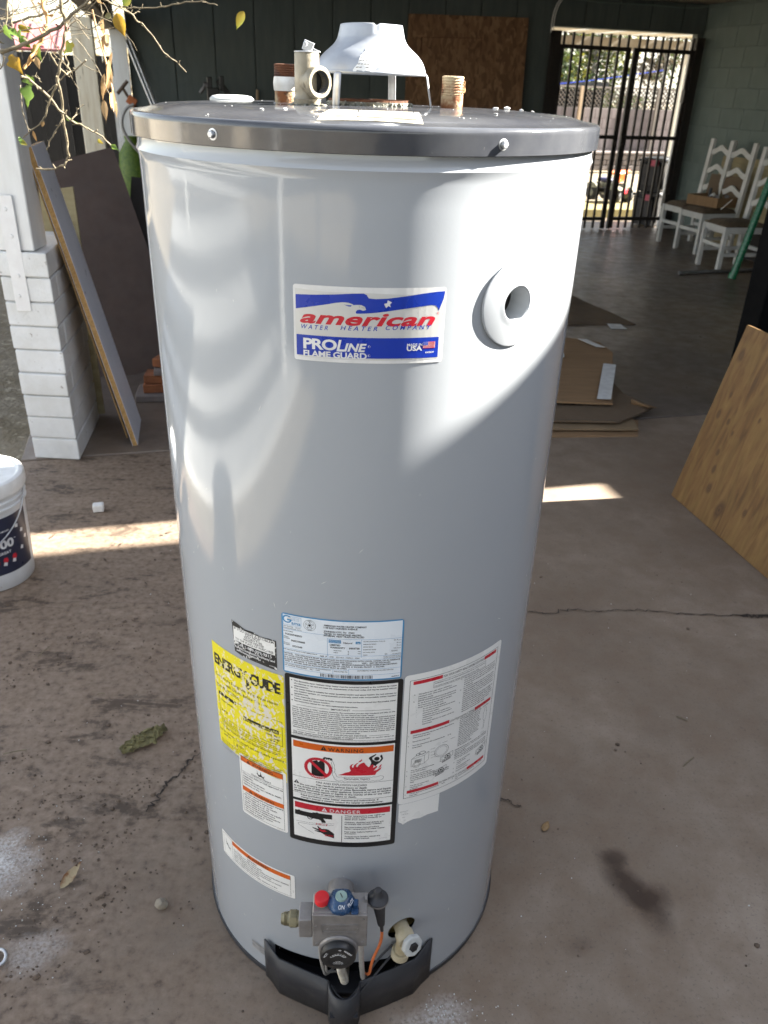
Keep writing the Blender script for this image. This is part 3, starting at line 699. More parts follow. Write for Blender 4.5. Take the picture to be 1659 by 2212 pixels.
g.build('test_lever', M['galv'], t_o, bevel=.0005)
g = MB(); q = random.Random(8)
for k in range(60):
    w = q.uniform(0, 6.28); rr_ = q.uniform(.012, .026)
    g.ico((vx + math.cos(w) * rr_, vy + math.sin(w) * rr_, ztop + q.uniform(-.001, .005) * (1.3 - rr_ / .026)), q.uniform(.002, .005), 1, .35, (1, 1, .7))
g.build('crust', M['verdigris'], t_o, smooth=60)
# flue collar and draught hood
g = MB(); g.lathe((.0025, .0, 1.486), (0, 0, 1), [(0, .0555), (.006, .0545), (.010, .0552), (.0105, .049), (0, .049)], 56, False, False)
q = random.Random(4)
for k in range(50):
    w = q.uniform(-3.1, .2); g.ico((.0025 + math.cos(w) * .056, math.sin(w) * .056, 1.488 + q.uniform(0, .006)), q.uniform(.0012, .0035), 1, .35)
g.build('flue_collar', M['verdigris'], wh, smooth=40)
g = MB(); g.lathe((.0025, .0, 1.486), (0, 0, 1), [(.0102, .054), (.0125, .0542), (.0125, .0505), (.0102, .0495)], 56, False, False); g.build('collar_rim', M['dark_rust'], wh, smooth=40)
g = MB(); g.lathe((.0025, .0, 1.486), (0, 0, 1), [(.002, .049), (.003, .001)], 40); g.build('flue_bore', M['black_matte'], wh)
hx, hy = .0035, .0
hp0 = [(1.5285, .0737), (1.5298, .0742), (1.531, .0728), (1.538, .0705), (1.545, .0665), (1.5515, .0605), (1.557, .0535), (1.5625, .0475), (1.568, .0440), (1.573, .0425), (1.5825, .0402), (1.5838, .0398)]
hp = hp0[:3]
for i in range(2, len(hp0) - 2):            # Catmull-Rom between the measured radii
    pp = [Vector(p) for p in hp0[i - 1:i + 3]]
    for k in range(1, 5):
        t_ = k / 4; hp.append(tuple(.5 * (2 * pp[1] + (pp[2] - pp[0]) * t_ + (2 * pp[0] - 5 * pp[1] + 4 * pp[2] - pp[3]) * t_ ** 2 + (3 * pp[1] - pp[0] - 3 * pp[2] + pp[3]) * t_ ** 3)))
hp.append(hp0[-1])
g = MB(); n = 96; rows = []
for (z, r) in hp + [(zz - .0008 if i else zz, rr2 - .0009) for i, (zz, rr2) in enumerate(hp[::-1])]:
    row = []
    for i in range(n):
        a = 2 * math.pi * i / n
        dz = 0
        if z > 1.575:        # the torn notch and a bent lip at the mouth
            d = (math.degrees(a) - 279 + 180) % 360 - 180
            dz = -.0028 * math.exp(-(d / 3) ** 2) + .0003 * math.sin(a * 3 + 1)
        row.append(g.v((hx + math.cos(a) * r, hy + math.sin(a) * r, z + dz)))
    rows.append(row)
for a_, b_ in zip(rows, rows[1:]): g.bridge(a_, b_)
hood = g.build('draft_hood', M['hood'], wh, smooth=75)
def leg(a0, foot, w=.011):
    a = R_(a0); top = Vector((hx + math.cos(a) * .072, hy + math.sin(a) * .072, 1.5295)); f = Vector(foot)
    tg = Vector((-math.sin(a), math.cos(a), 0)); out = Vector((math.cos(a), math.sin(a), 0))
    pts = [top, top * .93 + f * .07 + out * .0015, top * .5 + f * .5 + out * .001, f + Vector((0, 0, .004)), f]
    g = MB(); pv = None
    for p in pts:
        cur = [g.v(p - tg * w / 2), g.v(p - tg * w / 4 + out * .0014), g.v(p + tg * w / 4 + out * .0014), g.v(p + tg * w / 2)]
        if pv:
            for k in range(3): g.face([pv[k], pv[k + 1], cur[k + 1], cur[k]])
        pv = cur
    o = g.build('hood_leg', M['galv'], hood, smooth=50)
    s_ = o.modifiers.new('t', 'SOLIDIFY'); s_.thickness = .0012; s_.offset = 0
leg(236, (-.0395, -.066, 1.489)); leg(-8, (.084, -.010, 1.489), .008); leg(66, (.0345, .066, 1.489)); leg(150, (-.06, .04, 1.489))
# torn label on the hood
g = MB(); nn = 12; prs = []
q = random.Random(2)
for j in range(7):
    z = 1.5305 + j * .0042; rr_ = None
    for (za, ra), (zb, rb) in zip(hp, hp[1:]):
        if za <= z <= zb: rr_ = ra + (rb - ra) * (z - za) / (zb - za)
    c0 = 262 + j * 1.9; wd = 11 - j * .35
    row = []
    for k in range(nn):
        a = R_(c0 + (k / (nn - 1) - .5) * 2 * wd + (q.uniform(-1.6, 1.6) if k in (0, nn - 1) else 0))
        row.append(g.v((hx + math.cos(a) * (rr_ + .0007), hy + math.sin(a) * (rr_ + .0007), z + (q.uniform(-.0012, .0012) if j in (0, 6) else 0))))
    prs.append(row)
for r0, r1 in zip(prs, prs[1:]):
    for k in range(nn - 1): g.face([r0[k], r0[k + 1], r1[k + 1], r1[k]])
hl = g.build('torn_hood_label', M['sticker'], hood, smooth=60)
g = MB()
for j in range(6):                          # lines of small print, slanting with the label
    for wk in range(5):
        if q.random() < .45: continue
        z = 1.5340 + j * .0036; rr_ = next((ra + (rb - ra) * (z - za) / (zb - za) for (za, ra), (zb, rb) in zip(hp, hp[1:]) if za <= z <= zb), .07) + .0011
        c0 = 255.5 + j * 1.25 + wk * 3.2; wd = q.uniform(1.6, 2.8)
        P = [(c0, z), (c0 + wd, z + wd * .00016), (c0 + wd, z + .0009 + wd * .00016), (c0, z + .0009)]
        g.face([g.v((hx + math.cos(R_(a)) * rr_, hy + math.sin(R_(a)) * rr_, zz)) for a, zz in P])
g.build('small_print', M['worn_grey'], hl)
# grit and paint chips lying on the cap
g = MB(); q = random.Random(21)
for k in range(55):
    w = q.uniform(0, 6.28); r = .295 * math.sqrt(q.random())
    if r < .06: continue
    s_ = q.uniform(.0004, .0009) if q.random() < .92 else q.uniform(.001, .0016)
    g.ico((r * math.sin(w), -r * math.cos(w), capz(r) + s_ * .4), s_, 1, .35, (1, 1, .55))
for (x, y, s_) in ((-.115, -.225, .0024), (-.09, -.215, .002), (.19, .12, .003), (.205, .11, .0042), (.225, .10, .003), (.24, .095, .0026), (.15, -.16, .0018)):
    g.ico((x, y, capz(math.hypot(x, y)) + s_ * .4), s_, 1, .4, (1.3, 1, .6))
cc = g.build('paint_chips', M['chips'], wh); cc['kind'] = 'stuff'
g = MB(); g.lathe((-.205, .165, capz(.26)), (0, 0, 1), [(0, .033), (.003, .033), (.0065, .029), (.008, .02), (.0084, 0)], 40)
setp(g.build('plastic_disc', M['cream_cap'], smooth=40), 'small white plastic disc lying on the left rear of the heater top', 'disc')

# ------------------------------------------------------------------ burner shield
g = MB()
def wallseg(pts, z0, zt, th=.003):
    g_ = MB(); pv = None
    for i, (x, y) in enumerate(pts):
        zt_ = zt[i] if isinstance(zt, (list, tuple)) else zt
        cur = (g_.v((x, y, z0)), g_.v((x, y, zt_)))
        if pv: g_.face([pv[0], cur[0], cur[1], pv[1]])
        pv = cur
    return g_
def shield(pts, zt, name='shield_wing'):
    o = wallseg(pts, .003, zt).build(name, M['dark_plastic'], sh, smooth=25)
    s_ = o.modifiers.new('t', 'SOLIDIFY'); s_.thickness = .0032; s_.offset = 0
    return o
sh = MB(); ch = []
for k in range(13):
    w = math.pi * (1.0 - k / 12); ch.append((-.010 + .0275 * math.cos(w), -.338 - .033 * math.sin(w)))
pts = ch
o = wallseg(pts, .003, [.105] * 13).build('burner_shield', M['dark_plastic'], wh, smooth=40)
s_ = o.modifiers.new('t', 'SOLIDIFY'); s_.thickness = .0034; s_.offset = 0
sh = o
shield([(-.160, -.262), (-.153, -.268), (-.146, -.276), (-.131, -.296), (-.085, -.3165), (-.042, -.3345), (-.0375, -.338)], [.112, .110, .104, .106, .106, .106, .105])
shield([(.0175, -.338), (.023, -.3355), (.065, -.3195), (.118, -.297), (.134, -.279), (.143, -.271), (.151, -.264)], [.105, .106, .106, .107, .111, .119, .119])
g = MB(); g.box((-.01, -.352, .046), (.05, .03, .002)); g.build('channel_shelf', M['dark_plastic'], sh)
# wires and tubes under the valve
g = MB(); g.tube([(-.019, -.352, .275), (-.019, -.352, .20), (-.016, -.345, .15), (-.010, -.332, .10), (-.008, -.30, .07), (-.008, -.25, .06)], .0068, 14, 2)
fx = g.build('flexible_gas_tube', M['flex'], wh, smooth=50)
g = MB()
P = [(-.019, -.352, .24), (-.019, -.352, .20), (-.016, -.345, .15), (-.010, -.332, .10)]
for k in range(26):
    s_ = k / 25 * 3; i = min(int(s_), 2); f = s_ - i; a_, b_ = Vector(P[i]), Vector(P[i + 1]); p = a_.lerp(b_, f); d = (b_ - a_).normalized()
    g.lathe(p, d, [(-.001, .0066), (0, .0078), (.001, .0066)], 14, False, False)
g.build('flex_ribs', M['flex'], fx, smooth=40)
for nm, pts, r, mt_ in (('pilot_tube', [(-.052, -.352, .28), (-.053, -.350, .20), (-.048, -.342, .15), (-.044, -.33, .11), (-.03, -.29, .07)], .0024, 'white_wire'),
                   ('thermocouple_lead', [(-.041, -.352, .28), (-.042, -.350, .19), (-.043, -.342, .15), (-.041, -.33, .12), (-.02, -.29, .06)], .0021, 'white_wire'),
                   ('burner_supply_tube', [(.0165, -.352, .28), (.018, -.350, .20), (.021, -.342, .14), (.024, -.325, .09), (.02, -.28, .06)], .0046, 'white_wire'),
                   ('igniter_wire', [(.0515, -.345, .262), (.0525, -.347, .25), (.050, -.352, .235), (.0445, -.352, .215), (.0395, -.348, .19), (.036, -.343, .16), (.034, -.335, .12), (.02, -.3, .07)], .0026, 'orange_wire'),
                   ('black_lead', [(-.034, -.34, .10), (-.022, -.352, .085), (-.004, -.358, .082), (.012, -.345, .09), (.05, -.31, .13), (.075, -.298, .15)], .0022, 'dark_plastic'),
                   ('black_lead', [(-.03, -.335, .085), (-.012, -.36, .072), (.01, -.35, .075), (.06, -.315, .12), (.09, -.297, .15)], .0022, 'dark_plastic')):
    g = MB(); g.tube(pts, r, 8, 2); g.build(nm, M[mt_], wh, smooth=60)
# ------------------------------------------------------------------ gas valve
def text_bm(txt, h, width=None, bold=0., shear=0., space=1., align='LEFT', res=3):
    cu = bpy.data.curves.new('t', 'FONT'); cu.body = txt; cu.size = 1.0; cu.resolution_u = res
    cu.shear = shear; cu.space_character = space; cu.offset = bold; cu.align_x = 'LEFT'; cu.fill_mode = 'FRONT'
    ob = bpy.data.objects.new('t', cu)
    me = bpy.data.meshes.new_from_object(ob)
    bm = bmesh.new(); bm.from_mesh(me)
    bpy.data.objects.remove(ob); bpy.data.curves.remove(cu); bpy.data.meshes.remove(me)
    if not bm.verts: return bm, 0
    xs = [v.co.x for v in bm.verts]; x0, x1 = min(xs), max(xs)
    sy = h / .729; sx = (width / (x1 - x0)) if width else sy
    for v in bm.verts: v.co = Vector(((v.co.x - x0) * sx, v.co.y * sy, 0))
    w = (x1 - x0) * sx
    dx = {'LEFT': 0, 'CENTER': -w / 2, 'RIGHT': -w}[align]
    for v in bm.verts: v.co.x += dx
    return bm, w
def place_text(target, bm, mtx):
    me = bpy.data.meshes.new('t'); bm.transform(mtx); bm.to_mesh(me); bm.free(); target.bm.from_mesh(me); bpy.data.meshes.remove(me)

gv = MB()
gv.box((-.018, -.365, .3155), (.088, .040, .079))
gv.lathe((-.020, -.384, .2735), (0, -1, 0), [(0, .0325), (.004, .0325), (.0055, .030)], 40)
valve = gv.build('gas_valve', M['alu'], wh, bevel=.0022, seg=2, smooth=40)
g = MB(); g.box((-.018, -.3635, .3565), (.086, .036, .003)); g.box((-.018, -.3835, .3535), (.088, .005, .0055))
g.build('top_plate', M['alu'], valve, bevel=.0008)
g = MB(); g.cyl((-.018, -.345, .312), (-.018, -.292, .312), .022, n=28); g.build('valve_shank', M['alu'], valve, smooth=40)
g = MB()
g.box((-.018, -.3855, .3325), (.058, .0012, .0012)); g.box((-.018, -.3855, .3145), (.058, .0012, .0012)); g.box((-.0465, -.3855, .3235), (.0012, .0012, .018)); g.box((.0105, -.3855, .3235), (.0012, .0012, .018))
g.build('plate_frame', M['alu'], valve)
g = MB(); q = random.Random(12)
for (zz, a_, b_) in ((.3285, -.040, .004), (.3205, -.034, -.004)):
    x = a_
    while x < b_:
        w = q.choice((.0012, .0018, .0022)); g.box((x, -.3853, zz), (w * .5, .0008, .0030)); 
        if q.random() < .5: g.box((x + w * .3, -.3853, zz + q.choice((-.0012, 0, .0012))), (w, .0008, .0007))
        x += w + .0014
g.build('worn_raised_marks', M['alu'], valve)
for (x, z) in ((-.056, .327), (.0195, .288), (-.055, .284), (.0195, .345)):
    g = MB(); g.lathe((x, -.385, z), (0, -1, 0), [(0, .0026), (.001, .0024)], 14); g.build('valve_screw', M['alu'], valve, smooth=40)
g = MB(); g.box((-.0735, -.363, .3135), (.022, .034, .044)); g.build('inlet_block', M['alu'], valve, bevel=.002, seg=2)
g = MB()
g.lathe((-.0845, -.361, .313), (-1, 0, 0), [(0, .0125), (.0035, .0125), (.0038, .0115)], 24)
g.lathe((-.0883, -.361, .313), (-1, 0, 0), [(0, .0148), (.011, .0148), (.012, .0135)], 6)
g.lathe((-.1003, -.361, .313), (-1, 0, 0), [(0, .0112), (.003, .0112), (.0035, .0100), (.0045, .0112), (.0055, .0100), (.0065, .0112), (.0075, .0100), (.0085, .0110), (.0095, .0095), (.0135, .0085), (.014, .006)], 24)
g.build('inlet_fitting', M['brass'], valve, smooth=35)
# red button
g = MB(); g.cyl((-.0475, -.3655, .357), (-.0475, -.3655, .366), .0085, n=24); g.build('button_stem', M['cream_plastic'], valve, smooth=40)
g = MB(); g.lathe((-.0475, -.3655, .3635), (0, 0, 1), [(0, .0116), (.0095, .0118), (.0115, .0108), (.012, .009)], 32); g.build('reset_button', M['red_plastic'], valve, smooth=35)
# blue gas knob
kc = Vector((-.0165, -.3665, .357))
g = MB(); n = 44; rows = []
for (d, r, lob) in ((0, .0205, .0), (.004, .0222, .0012), (.009, .0218, .0014), (.0135, .0185, .0008), (.017, .0128, 0), (.0185, .0112, 0)):
    rows.append([g.v(kc + Vector(((r + lob * math.cos(6 * 2 * math.pi * i / n)) * math.cos(2 * math.pi * i / n), (r + lob * math.cos(6 * 2 * math.pi * i / n)) * math.sin(2 * math.pi * i / n), d))) for i in range(n)])
for a_, b_ in zip(rows, rows[1:]): g.bridge(a_, b_)
g.face(rows[-1]); g.face(rows[0][::-1])
knob = g.build('gas_knob', M['blue_plastic'], valve, smooth=50)
g = MB(); g.cyl(kc + Vector((0, 0, .0175)), kc + Vector((0, 0, .0215)), .0098, .0092, 30); g.build('knob_centre', M['pale_green'], knob, smooth=35)
g = MB(); g.box(kc + Vector((.0002, 0, .0217)), (.0012, .0085, .0006), Matrix.Rotation(.45, 3, 'Z')); g.build('pointer_line', M['ink_grey'], knob)
def knob_txt(txt, ang, h, rad, w):
    bm, ww = text_bm(txt, h, w, .012, .1, 1, 'CENTER')
    mt_ = Matrix.Translation(kc + Vector((0, 0, .0144))) @ Matrix.Rotation(R_(ang), 4, 'Z') @ Matrix.Translation((0, -rad, 0)) @ Matrix.Rotation(R_(38), 4, 'X')
    place_text(tx, bm, mt_)
tx = MB(); knob_txt('ON', 2, .0064, .0196, .0100); knob_txt('PILOT', 60, .0052, .0196, .0155); tx.build('lettering', M['ink_white'], knob, fix=False)
g = MB(); g.box((.0055, -.380, .3605), (.012, .014, .004)); g.box((.007, -.372, .366), (.008, .012, .010)); g.build('knob_stop', M['blue_plastic'], valve, bevel=.0015)
# temperature dial
dc = Vector((-.020, -.389, .2725))
g = MB(); g.lathe(dc, (0, -1, 0), [(0, .0262), (.003, .0292), (.011, .0290), (.0135, .0272), (.0150, .0205), (.0150, .0172), (.0146, .0165), (.0146, 0)], 56, True, False)
dial = g.build('temperature_dial', M['black'], valve, smooth=35)
tx = MB()
DF = Matrix.Rotation(R_(90), 4, 'X')      # text facing -y
def dial_txt(txt, ang, rad, h, dz, step=None):
    if step:
        n = len(txt)
        for i, c_ in enumerate(txt):
            bm, w = text_bm(c_, h, None, .015, 0, 1, 'CENTER'); an = ang - (i - (n - 1) / 2) * step
            place_text(tx, bm, Matrix.Translation(dc + Vector((0, -dz, 0))) @ Matrix.Rotation(R_(-(an - 90)) * -1 * -1, 4, 'Y') @ Matrix.Translation((0, 0, rad)) @ DF)
    else:
        bm, w = text_bm(txt, h, None, .015, 0, 1, 'CENTER')
        place_text(tx, bm, Matrix.Translation(dc + Vector((0, -dz, 0))) @ Matrix.Rotation(R_(90 - ang), 4, 'Y') @ Matrix.Translation((0, 0, rad)) @ DF)
for i, c_ in enumerate('CAUTION'):
    bm, w = text_bm(c_, .0031, None, .03, 0, 1, 'CENTER'); th = R_((i - 3) * 21)
    place_text(tx, bm, Matrix.Translation(dc + Vector((0, -.0149, 0))) @ Matrix.Rotation(th, 4, 'Y') @ Matrix.Translation((0, 0, .0112)) @ DF)
for txt, a0, h, rad in (('HOT', -62, .0042, .0205), ('WARM', 44, .0040, .0205)):
    bm, w = text_bm(txt, h, None, .02, 0, 1, 'CENTER')
    place_text(tx, bm, Matrix.Translation(dc + Vector((0, -.0152, 0))) @ Matrix.Rotation(R_(a0), 4, 'Y') @ Matrix.Translation((0, 0, rad)) @ DF)
for k, (txt, zz) in enumerate((('HOTTER', -.0068), ('WATER INCREASES', -.0098), ('THE RISK OF SCALD INJURY', -.0127))):
    bm, w = text_bm(txt, .0019, (.008, .0155, .0175)[k], .02, 0, 1, 'CENTER')
    place_text(tx, bm, Matrix.Translation(dc + Vector((0, -.0149, zz))) @ DF)
bm, w = text_bm('*', .008, None, .03, 0, 1, 'CENTER'); place_text(tx, bm, Matrix.Translation(dc + Vector((.003, -.0152, .0165))) @ DF)
for k in range(20):
    th = math.pi * (k / 19) ; a_ = R_(-58) + (R_(116)) * k / 19; b_ = a_ + R_(116) / 19
    tx.plate([dc + Vector((r * math.sin(w_), -.0150, r * math.cos(w_))) for r, w_ in ((.0098, a_), (.0106, a_), (.0106, b_), (.0098, b_))], (0, -1, 0), .0002)
tx.build('lettering', M['ink_white'], dial, fix=False)
# igniter with its bracket
g = MB(); g.lathe((.0425, -.352, .348), (0, 0, 1), [(0, .0175), (.0035, .0175)], 32); g.box((.027, -.357, .3495), (.018, .014, .003)); g.box((.0235, -.3585, .357), (.004, .012, .018))
ig = g.build('igniter_bracket', M['alu'], valve, smooth=40)
g = MB(); g.lathe((.0425, -.352, .3515), (0, 0, 1), [(0, .0172), (.002, .0172), (.004, .0150), (.008, .0100), (.012, .0070), (.020, .0066), (.022, .0052), (.0225, .003)], 32); g.build('igniter_button', M['dark_plastic'], ig, smooth=40)
g = MB(); g.lathe((.0435, -.351, .348), (.10, .04, -1), [(0, .0105), (.012, .0105), (.045, .0078), (.066, .0062), (.067, .0034), (.085, .0030)], 24); g.build('igniter_body', M['dark_plastic'], ig, smooth=40)
# drain valve
a = .092 / RT; n = Vector((math.sin(a), -math.cos(a), 0)); tg = Vector((math.cos(a), math.sin(a), 0))
g = MB(); g.lathe(polar(.092, .182, .255), n, [(0, .04), (.025, .04)], 24); g.build('drain_hole_foam', M['foam'], wh)
g = MB(); g.lathe(polar(.092, .184, .28), n, [(0, .0135), (.028, .0135), (.032, .0165), (.050, .0165), (.052, .015)], 28)
base = polar(.090, .186, RT + .020)
g.cyl(base + n * .002, base + n * .002 + Vector((-.006, 0, -.040)), .0125, .0115, 24)
dv = g.build('drain_valve', M['cream_plastic'], wh, smooth=40)
g = MB(); d_ = Vector((-.15, 0, -1)).normalized(); pr_ = [(0, .0150)]
for k in range(4): pr_ += [(.001 + k * .004, .0162), (.003 + k * .004, .0162), (.004 + k * .004, .0150)]
g.lathe(base + n * .002 + Vector((-.005, 0, -.034)), d_, pr_ + [(.0175, .0125), (.0175, .010)], 28); g.build('hose_thread', M['cream_plastic'], dv, smooth=30)
g = MB(); hd = (n + Vector((.25, 0, .35))).normalized()
g.lathe(base + n * .016 + Vector((.004, 0, .006)), hd, [(0, .0165), (.004, .0198), (.0105, .0198), (.0125, .0175), (.0125, .0085)], 8); hn = g.build('drain_handle', M['cream_cap'], dv, bevel=.001, smooth=30)
g = MB(); g.lathe(base + n * .016 + Vector((.004, 0, .006)) + hd * .0115, hd, [(0, .0092), (.003, .0086)], 6); g.lathe(base + n * .016 + Vector((.004, 0, .006)) + hd * .0145, hd, [(0, .0056), (.0006, .0050)], 12); g.build('handle_centre', M['black'], hn)

# ------------------------------------------------------------------ labels: thin printed sheets wrapped round the jacket
LAYER = .00011
def wrap(bm, layer, r0=RT):
    """slice at 8 mm and bend (s, z) onto the jacket"""
    xs = [v.co.x for v in bm.verts]
    if not xs: return
    k0, k1 = int(min(xs) / .008) - 1, int(max(xs) / .008) + 1
    if max(xs) - min(xs) > .004:
        for k in range(k0, k1 + 1):
            bmesh.ops.bisect_plane(bm, geom=bm.verts[:] + bm.edges[:] + bm.faces[:], plane_co=(k * .008, 0, 0), plane_no=(1, 0, 0))
    r = r0 + .0005 + layer * LAYER
    for v in bm.verts:
        a = v.co.x / r0; z = v.co.y; v.co = Vector((r * math.sin(a), -r * math.cos(a), z))
class Label:
    def __init__(s, name, mat_, s0, s1, z0, z1, corner=.004, label=None, edge=None, skew=0):
        s.s0, s.s1, s.z0, s.z1 = s0, s1, z0, z1; s.parts = {}
        bm = bmesh.new()
        if edge: pts = edge
        else:
            c = corner; pts = []
            for (cx, cz, a0) in ((s1 - c, z1 - c, 0), (s0 + c, z1 - c, 90), (s0 + c, z0 + c, 180), (s1 - c, z0 + c, 270)):
                for k in range(4):
                    w = R_(a0 + 30 * k); pts.append((cx + c * math.cos(w), cz + c * math.sin(w)))
        bm.faces.new([bm.verts.new((x, z, 0)) for x, z in pts])
        wrap(bm, 0); me = bpy.data.meshes.new(name); bm.to_mesh(me); bm.free(); me.materials.append(M[mat_])
        s.o = bpy.data.objects.new(name, me); COL.objects.link(s.o); attach(s.o, wh)
        if label: s.o['label'] = label
    def P(s, u, v): return (s.s0 + u * (s.s1 - s.s0), s.z1 - v * (s.z1 - s.z0))
    def _bm(s, key):
        if key not in s.parts: s.parts[key] = bmesh.new()
        return s.parts[key]
    def add(s, key, bm):
        me = bpy.data.meshes.new('t'); bm.to_mesh(me); bm.free(); s._bm(key).from_mesh(me); bpy.data.meshes.remove(me)
    def poly(s, key, pts):
        bm = bmesh.new(); f = bm.faces.new([bm.verts.new((*s.P(u, v), 0)) for u, v in pts])
        bmesh.ops.triangulate(bm, faces=[f]); bmesh.ops.recalc_face_normals(bm, faces=bm.faces[:])
        for f in bm.faces:
            if f.normal.z < 0: f.normal_flip()
        s.add(key, bm)
    def rect(s, key, u0, v0, u1, v1): s.poly(key, [(u0, v1), (u1, v1), (u1, v0), (u0, v0)])
    def frame(s, key, u0, v0, u1, v1, t=.0006):
        a = t / (s.s1 - s.s0); b = t / (s.z1 - s.z0)
        s.rect(key, u0, v0, u1, v0 + b); s.rect(key, u0, v1 - b, u1, v1); s.rect(key, u0, v0, u0 + a, v1); s.rect(key, u1 - a, v0, u1, v1)
    def line(s, key, u0, v0, u1, v1, t=.0006):
        p, q = Vector(s.P(u0, v0)), Vector(s.P(u1, v1)); d = (q - p).normalized(); n_ = Vector((-d.y, d.x)) * t / 2
        bm = bmesh.new(); bm.faces.new([bm.verts.new((*(x), 0)) for x in (p - n_, q - n_, q + n_, p + n_)]); s.add(key, bm)
    def pline(s, key, pts, t=.0006):
        for a_, b_ in zip(pts, pts[1:]): s.line(key, *a_, *b_, t)
    def ellipse(s, key, u, v, ru, rv, t=None, n=28):
        P = [(u + ru * math.cos(2 * math.pi * i / n), v - rv * math.sin(2 * math.pi * i / n)) for i in range(n)]
        if t is None: s.poly(key, P)
        else: s.pline(key, P + [P[0]], t)
    def text(s, key, txt, u, v, h, u1=None, bold=.018, shear=0, space=1, align='LEFT', rot=0, res=2):
        """baseline at v, cap height h (metres), optional right limit u1 to fit the width"""
        W = None if u1 is None else abs(u1 - u) * (s.s1 - s.s0)
        bm, w = text_bm(txt, h, W, bold, shear, space, align, res)
        x, z = s.P(u, v)
        bm.transform(Matrix.Translation((x, z, 0)) @ Matrix.Rotation(R_(rot), 4, 'Z')); s.add(key, bm)
    def _paras(s, key, lines, u0, u1, v0, dv, h, last=None, bold=0.):
        """justified lines; a tuple gives a line its own right end"""
        for i, ln in enumerate(lines):
            if isinstance(ln, tuple): s.text(key, ln[0], u0 + (ln[2] if len(ln) > 2 else 0), v0 + dv * i, h, u0 + (u1 - u0) * ln[1], bold)
            elif ln: s.text(key, ln, u0, v0 + dv * i, h, u1, bold)
    def warn(s, key, key2, u, v, w, h):
        s.poly(key, [(u - w, v), (u + w, v), (u, v - h)])
        s.rect(key2, u - w * .1, v - h * .68, u + w * .1, v - h * .28); s.rect(key2, u - w * .1, v - h * .2, u + w * .1, v - h * .07)
    def done(s, names):
        for key, bm in s.parts.items():
            nm, mt_, ly = names[key]; wrap(bm, ly)
            me = bpy.data.meshes.new(nm); bm.to_mesh(me); bm.free(); me.materials.append(M[mt_])
            o = bpy.data.objects.new(nm, me); COL.objects.link(o); o.parent = s.o
        return s.o

# brand label
L = Label('brand_label', 'silver_edge', -.080, .0955, 1.2305, 1.3175, .003, 'large silver, blue and red maker label near the top')
def bp(x, y): return ((x - 83) / 893, (y - 92 - .027 * (x - 80)) / 460)
L.poly('s', [(.012, .05), (.2, .075), (.5, .07), (.75, .09), (.99, .06), (.985, .9), (.97, .955), (.6, .955), (.25, .955), (.03, .95), (.012, .8)])
L.poly('b', [bp(*p) for p in ((98, 238), (98, 153), (200, 151), (330, 145), (430, 139), (490, 138), (508, 146), (514, 156), (520, 166), (560, 171), (630, 169), (720, 160), (830, 147), (920, 140), (968, 140), (960, 185), (945, 225), (934, 256), (929, 240), (915, 224), (890, 217), (800, 225), (700, 236), (620, 246), (540, 254), (470, 257), (450, 256), (447, 246), (455, 236), (470, 232), (490, 240), (506, 234), (500, 216), (478, 205), (452, 205), (430, 206), (432, 202), (405, 192), (370, 190), (330, 195), (280, 205), (220, 216), (160, 227))])
L.poly('b', [bp(*p) for p in ((378, 203), (400, 207), (424, 207), (420, 215), (404, 214))])
st = []
for k in range(10):
    w = R_(90 + 36 * k + 8); r = 25 if k % 2 == 0 else 9.5; st.append(bp(632 + r * math.cos(w), 203 - r * math.sin(w)))
L.poly('ws', st)
L.text('r', 'american', *bp(122, 318), .0150, bp(915, 0)[0], .03, .3, 1.04, res=5)
for ky, wd_, xa, xb in (('b2', 'WATER', 129, 287), ('b3', 'HEATER', 360, 574), ('b4', 'COMPANY', 622, 893)): L.text(ky, wd_, *bp(xa, 356), .0052, bp(xb, 0)[0], .012, .28, 1.6, res=4)
L.rect('b', .018, (392 - 92) / 460, .965, .93)
L.text('w', 'PRO', *bp(140, 476), .0122, bp(340, 0)[0], .035, 0, .92, res=4)
L.text('w', 'L', *bp(338, 486), .0135, bp(386, 0)[0], .025, .2, res=4)
L.text('w', 'INE', *bp(382, 486), .0095, bp(515, 0)[0], .035, .25, res=4)
L.text('w', 'FLAME GUARD', *bp(140, 525), .0072, bp(516, 0)[0], .03, 0, .95, res=4)
L.text('wv', 'MADE IN', *bp(752, 461), .0031, bp(845, 0)[0], .02); L.text('wu', 'USA', *bp(751, 490), .0056, bp(845, 0)[0], .035)
L.text('wn', '6603639', *bp(865, 512), .0023, bp(918, 0)[0]); L.text('w', 'R', *bp(524, 460), .0015); L.ellipse('w', *bp(529, 457), .008, .016, .0002, 14); L.text('w', 'R', *bp(524, 518), .0015); L.ellipse('w', *bp(529, 514), .008, .016, .0002, 14)
L.text('rr', 'R', *bp(926, 273), .0015); L.ellipse('rr', *bp(931, 270), .007, .015, .0002, 14)
fx0, fy0 = bp(849, 440); fx1, fy1 = bp(924, 482)
L.rect('w', fx0, fy0, fx1, fy1)
for k in range(7):
    a_, b_ = fy0 + (fy1 - fy0) * (2 * k) / 13, fy0 + (fy1 - fy0) * (2 * k + 1) / 13
    L.rect('fr', fx0 + (fx1 - fx0) * (.42 if k < 4 else 0), a_, fx1, b_)
L.rect('fb', fx0, fy0, fx0 + (fx1 - fx0) * .42, fy0 + (fy1 - fy0) * 7 / 13)
for r in range(5):
    for c in range(6): L.rect('fs', fx0 + (fx1 - fx0) * (.03 + .065 * c), fy0 + (fy1 - fy0) * (.03 + .1 * r), fx0 + (fx1 - fx0) * (.055 + .065 * c), fy0 + (fy1 - fy0) * (.06 + .1 * r))
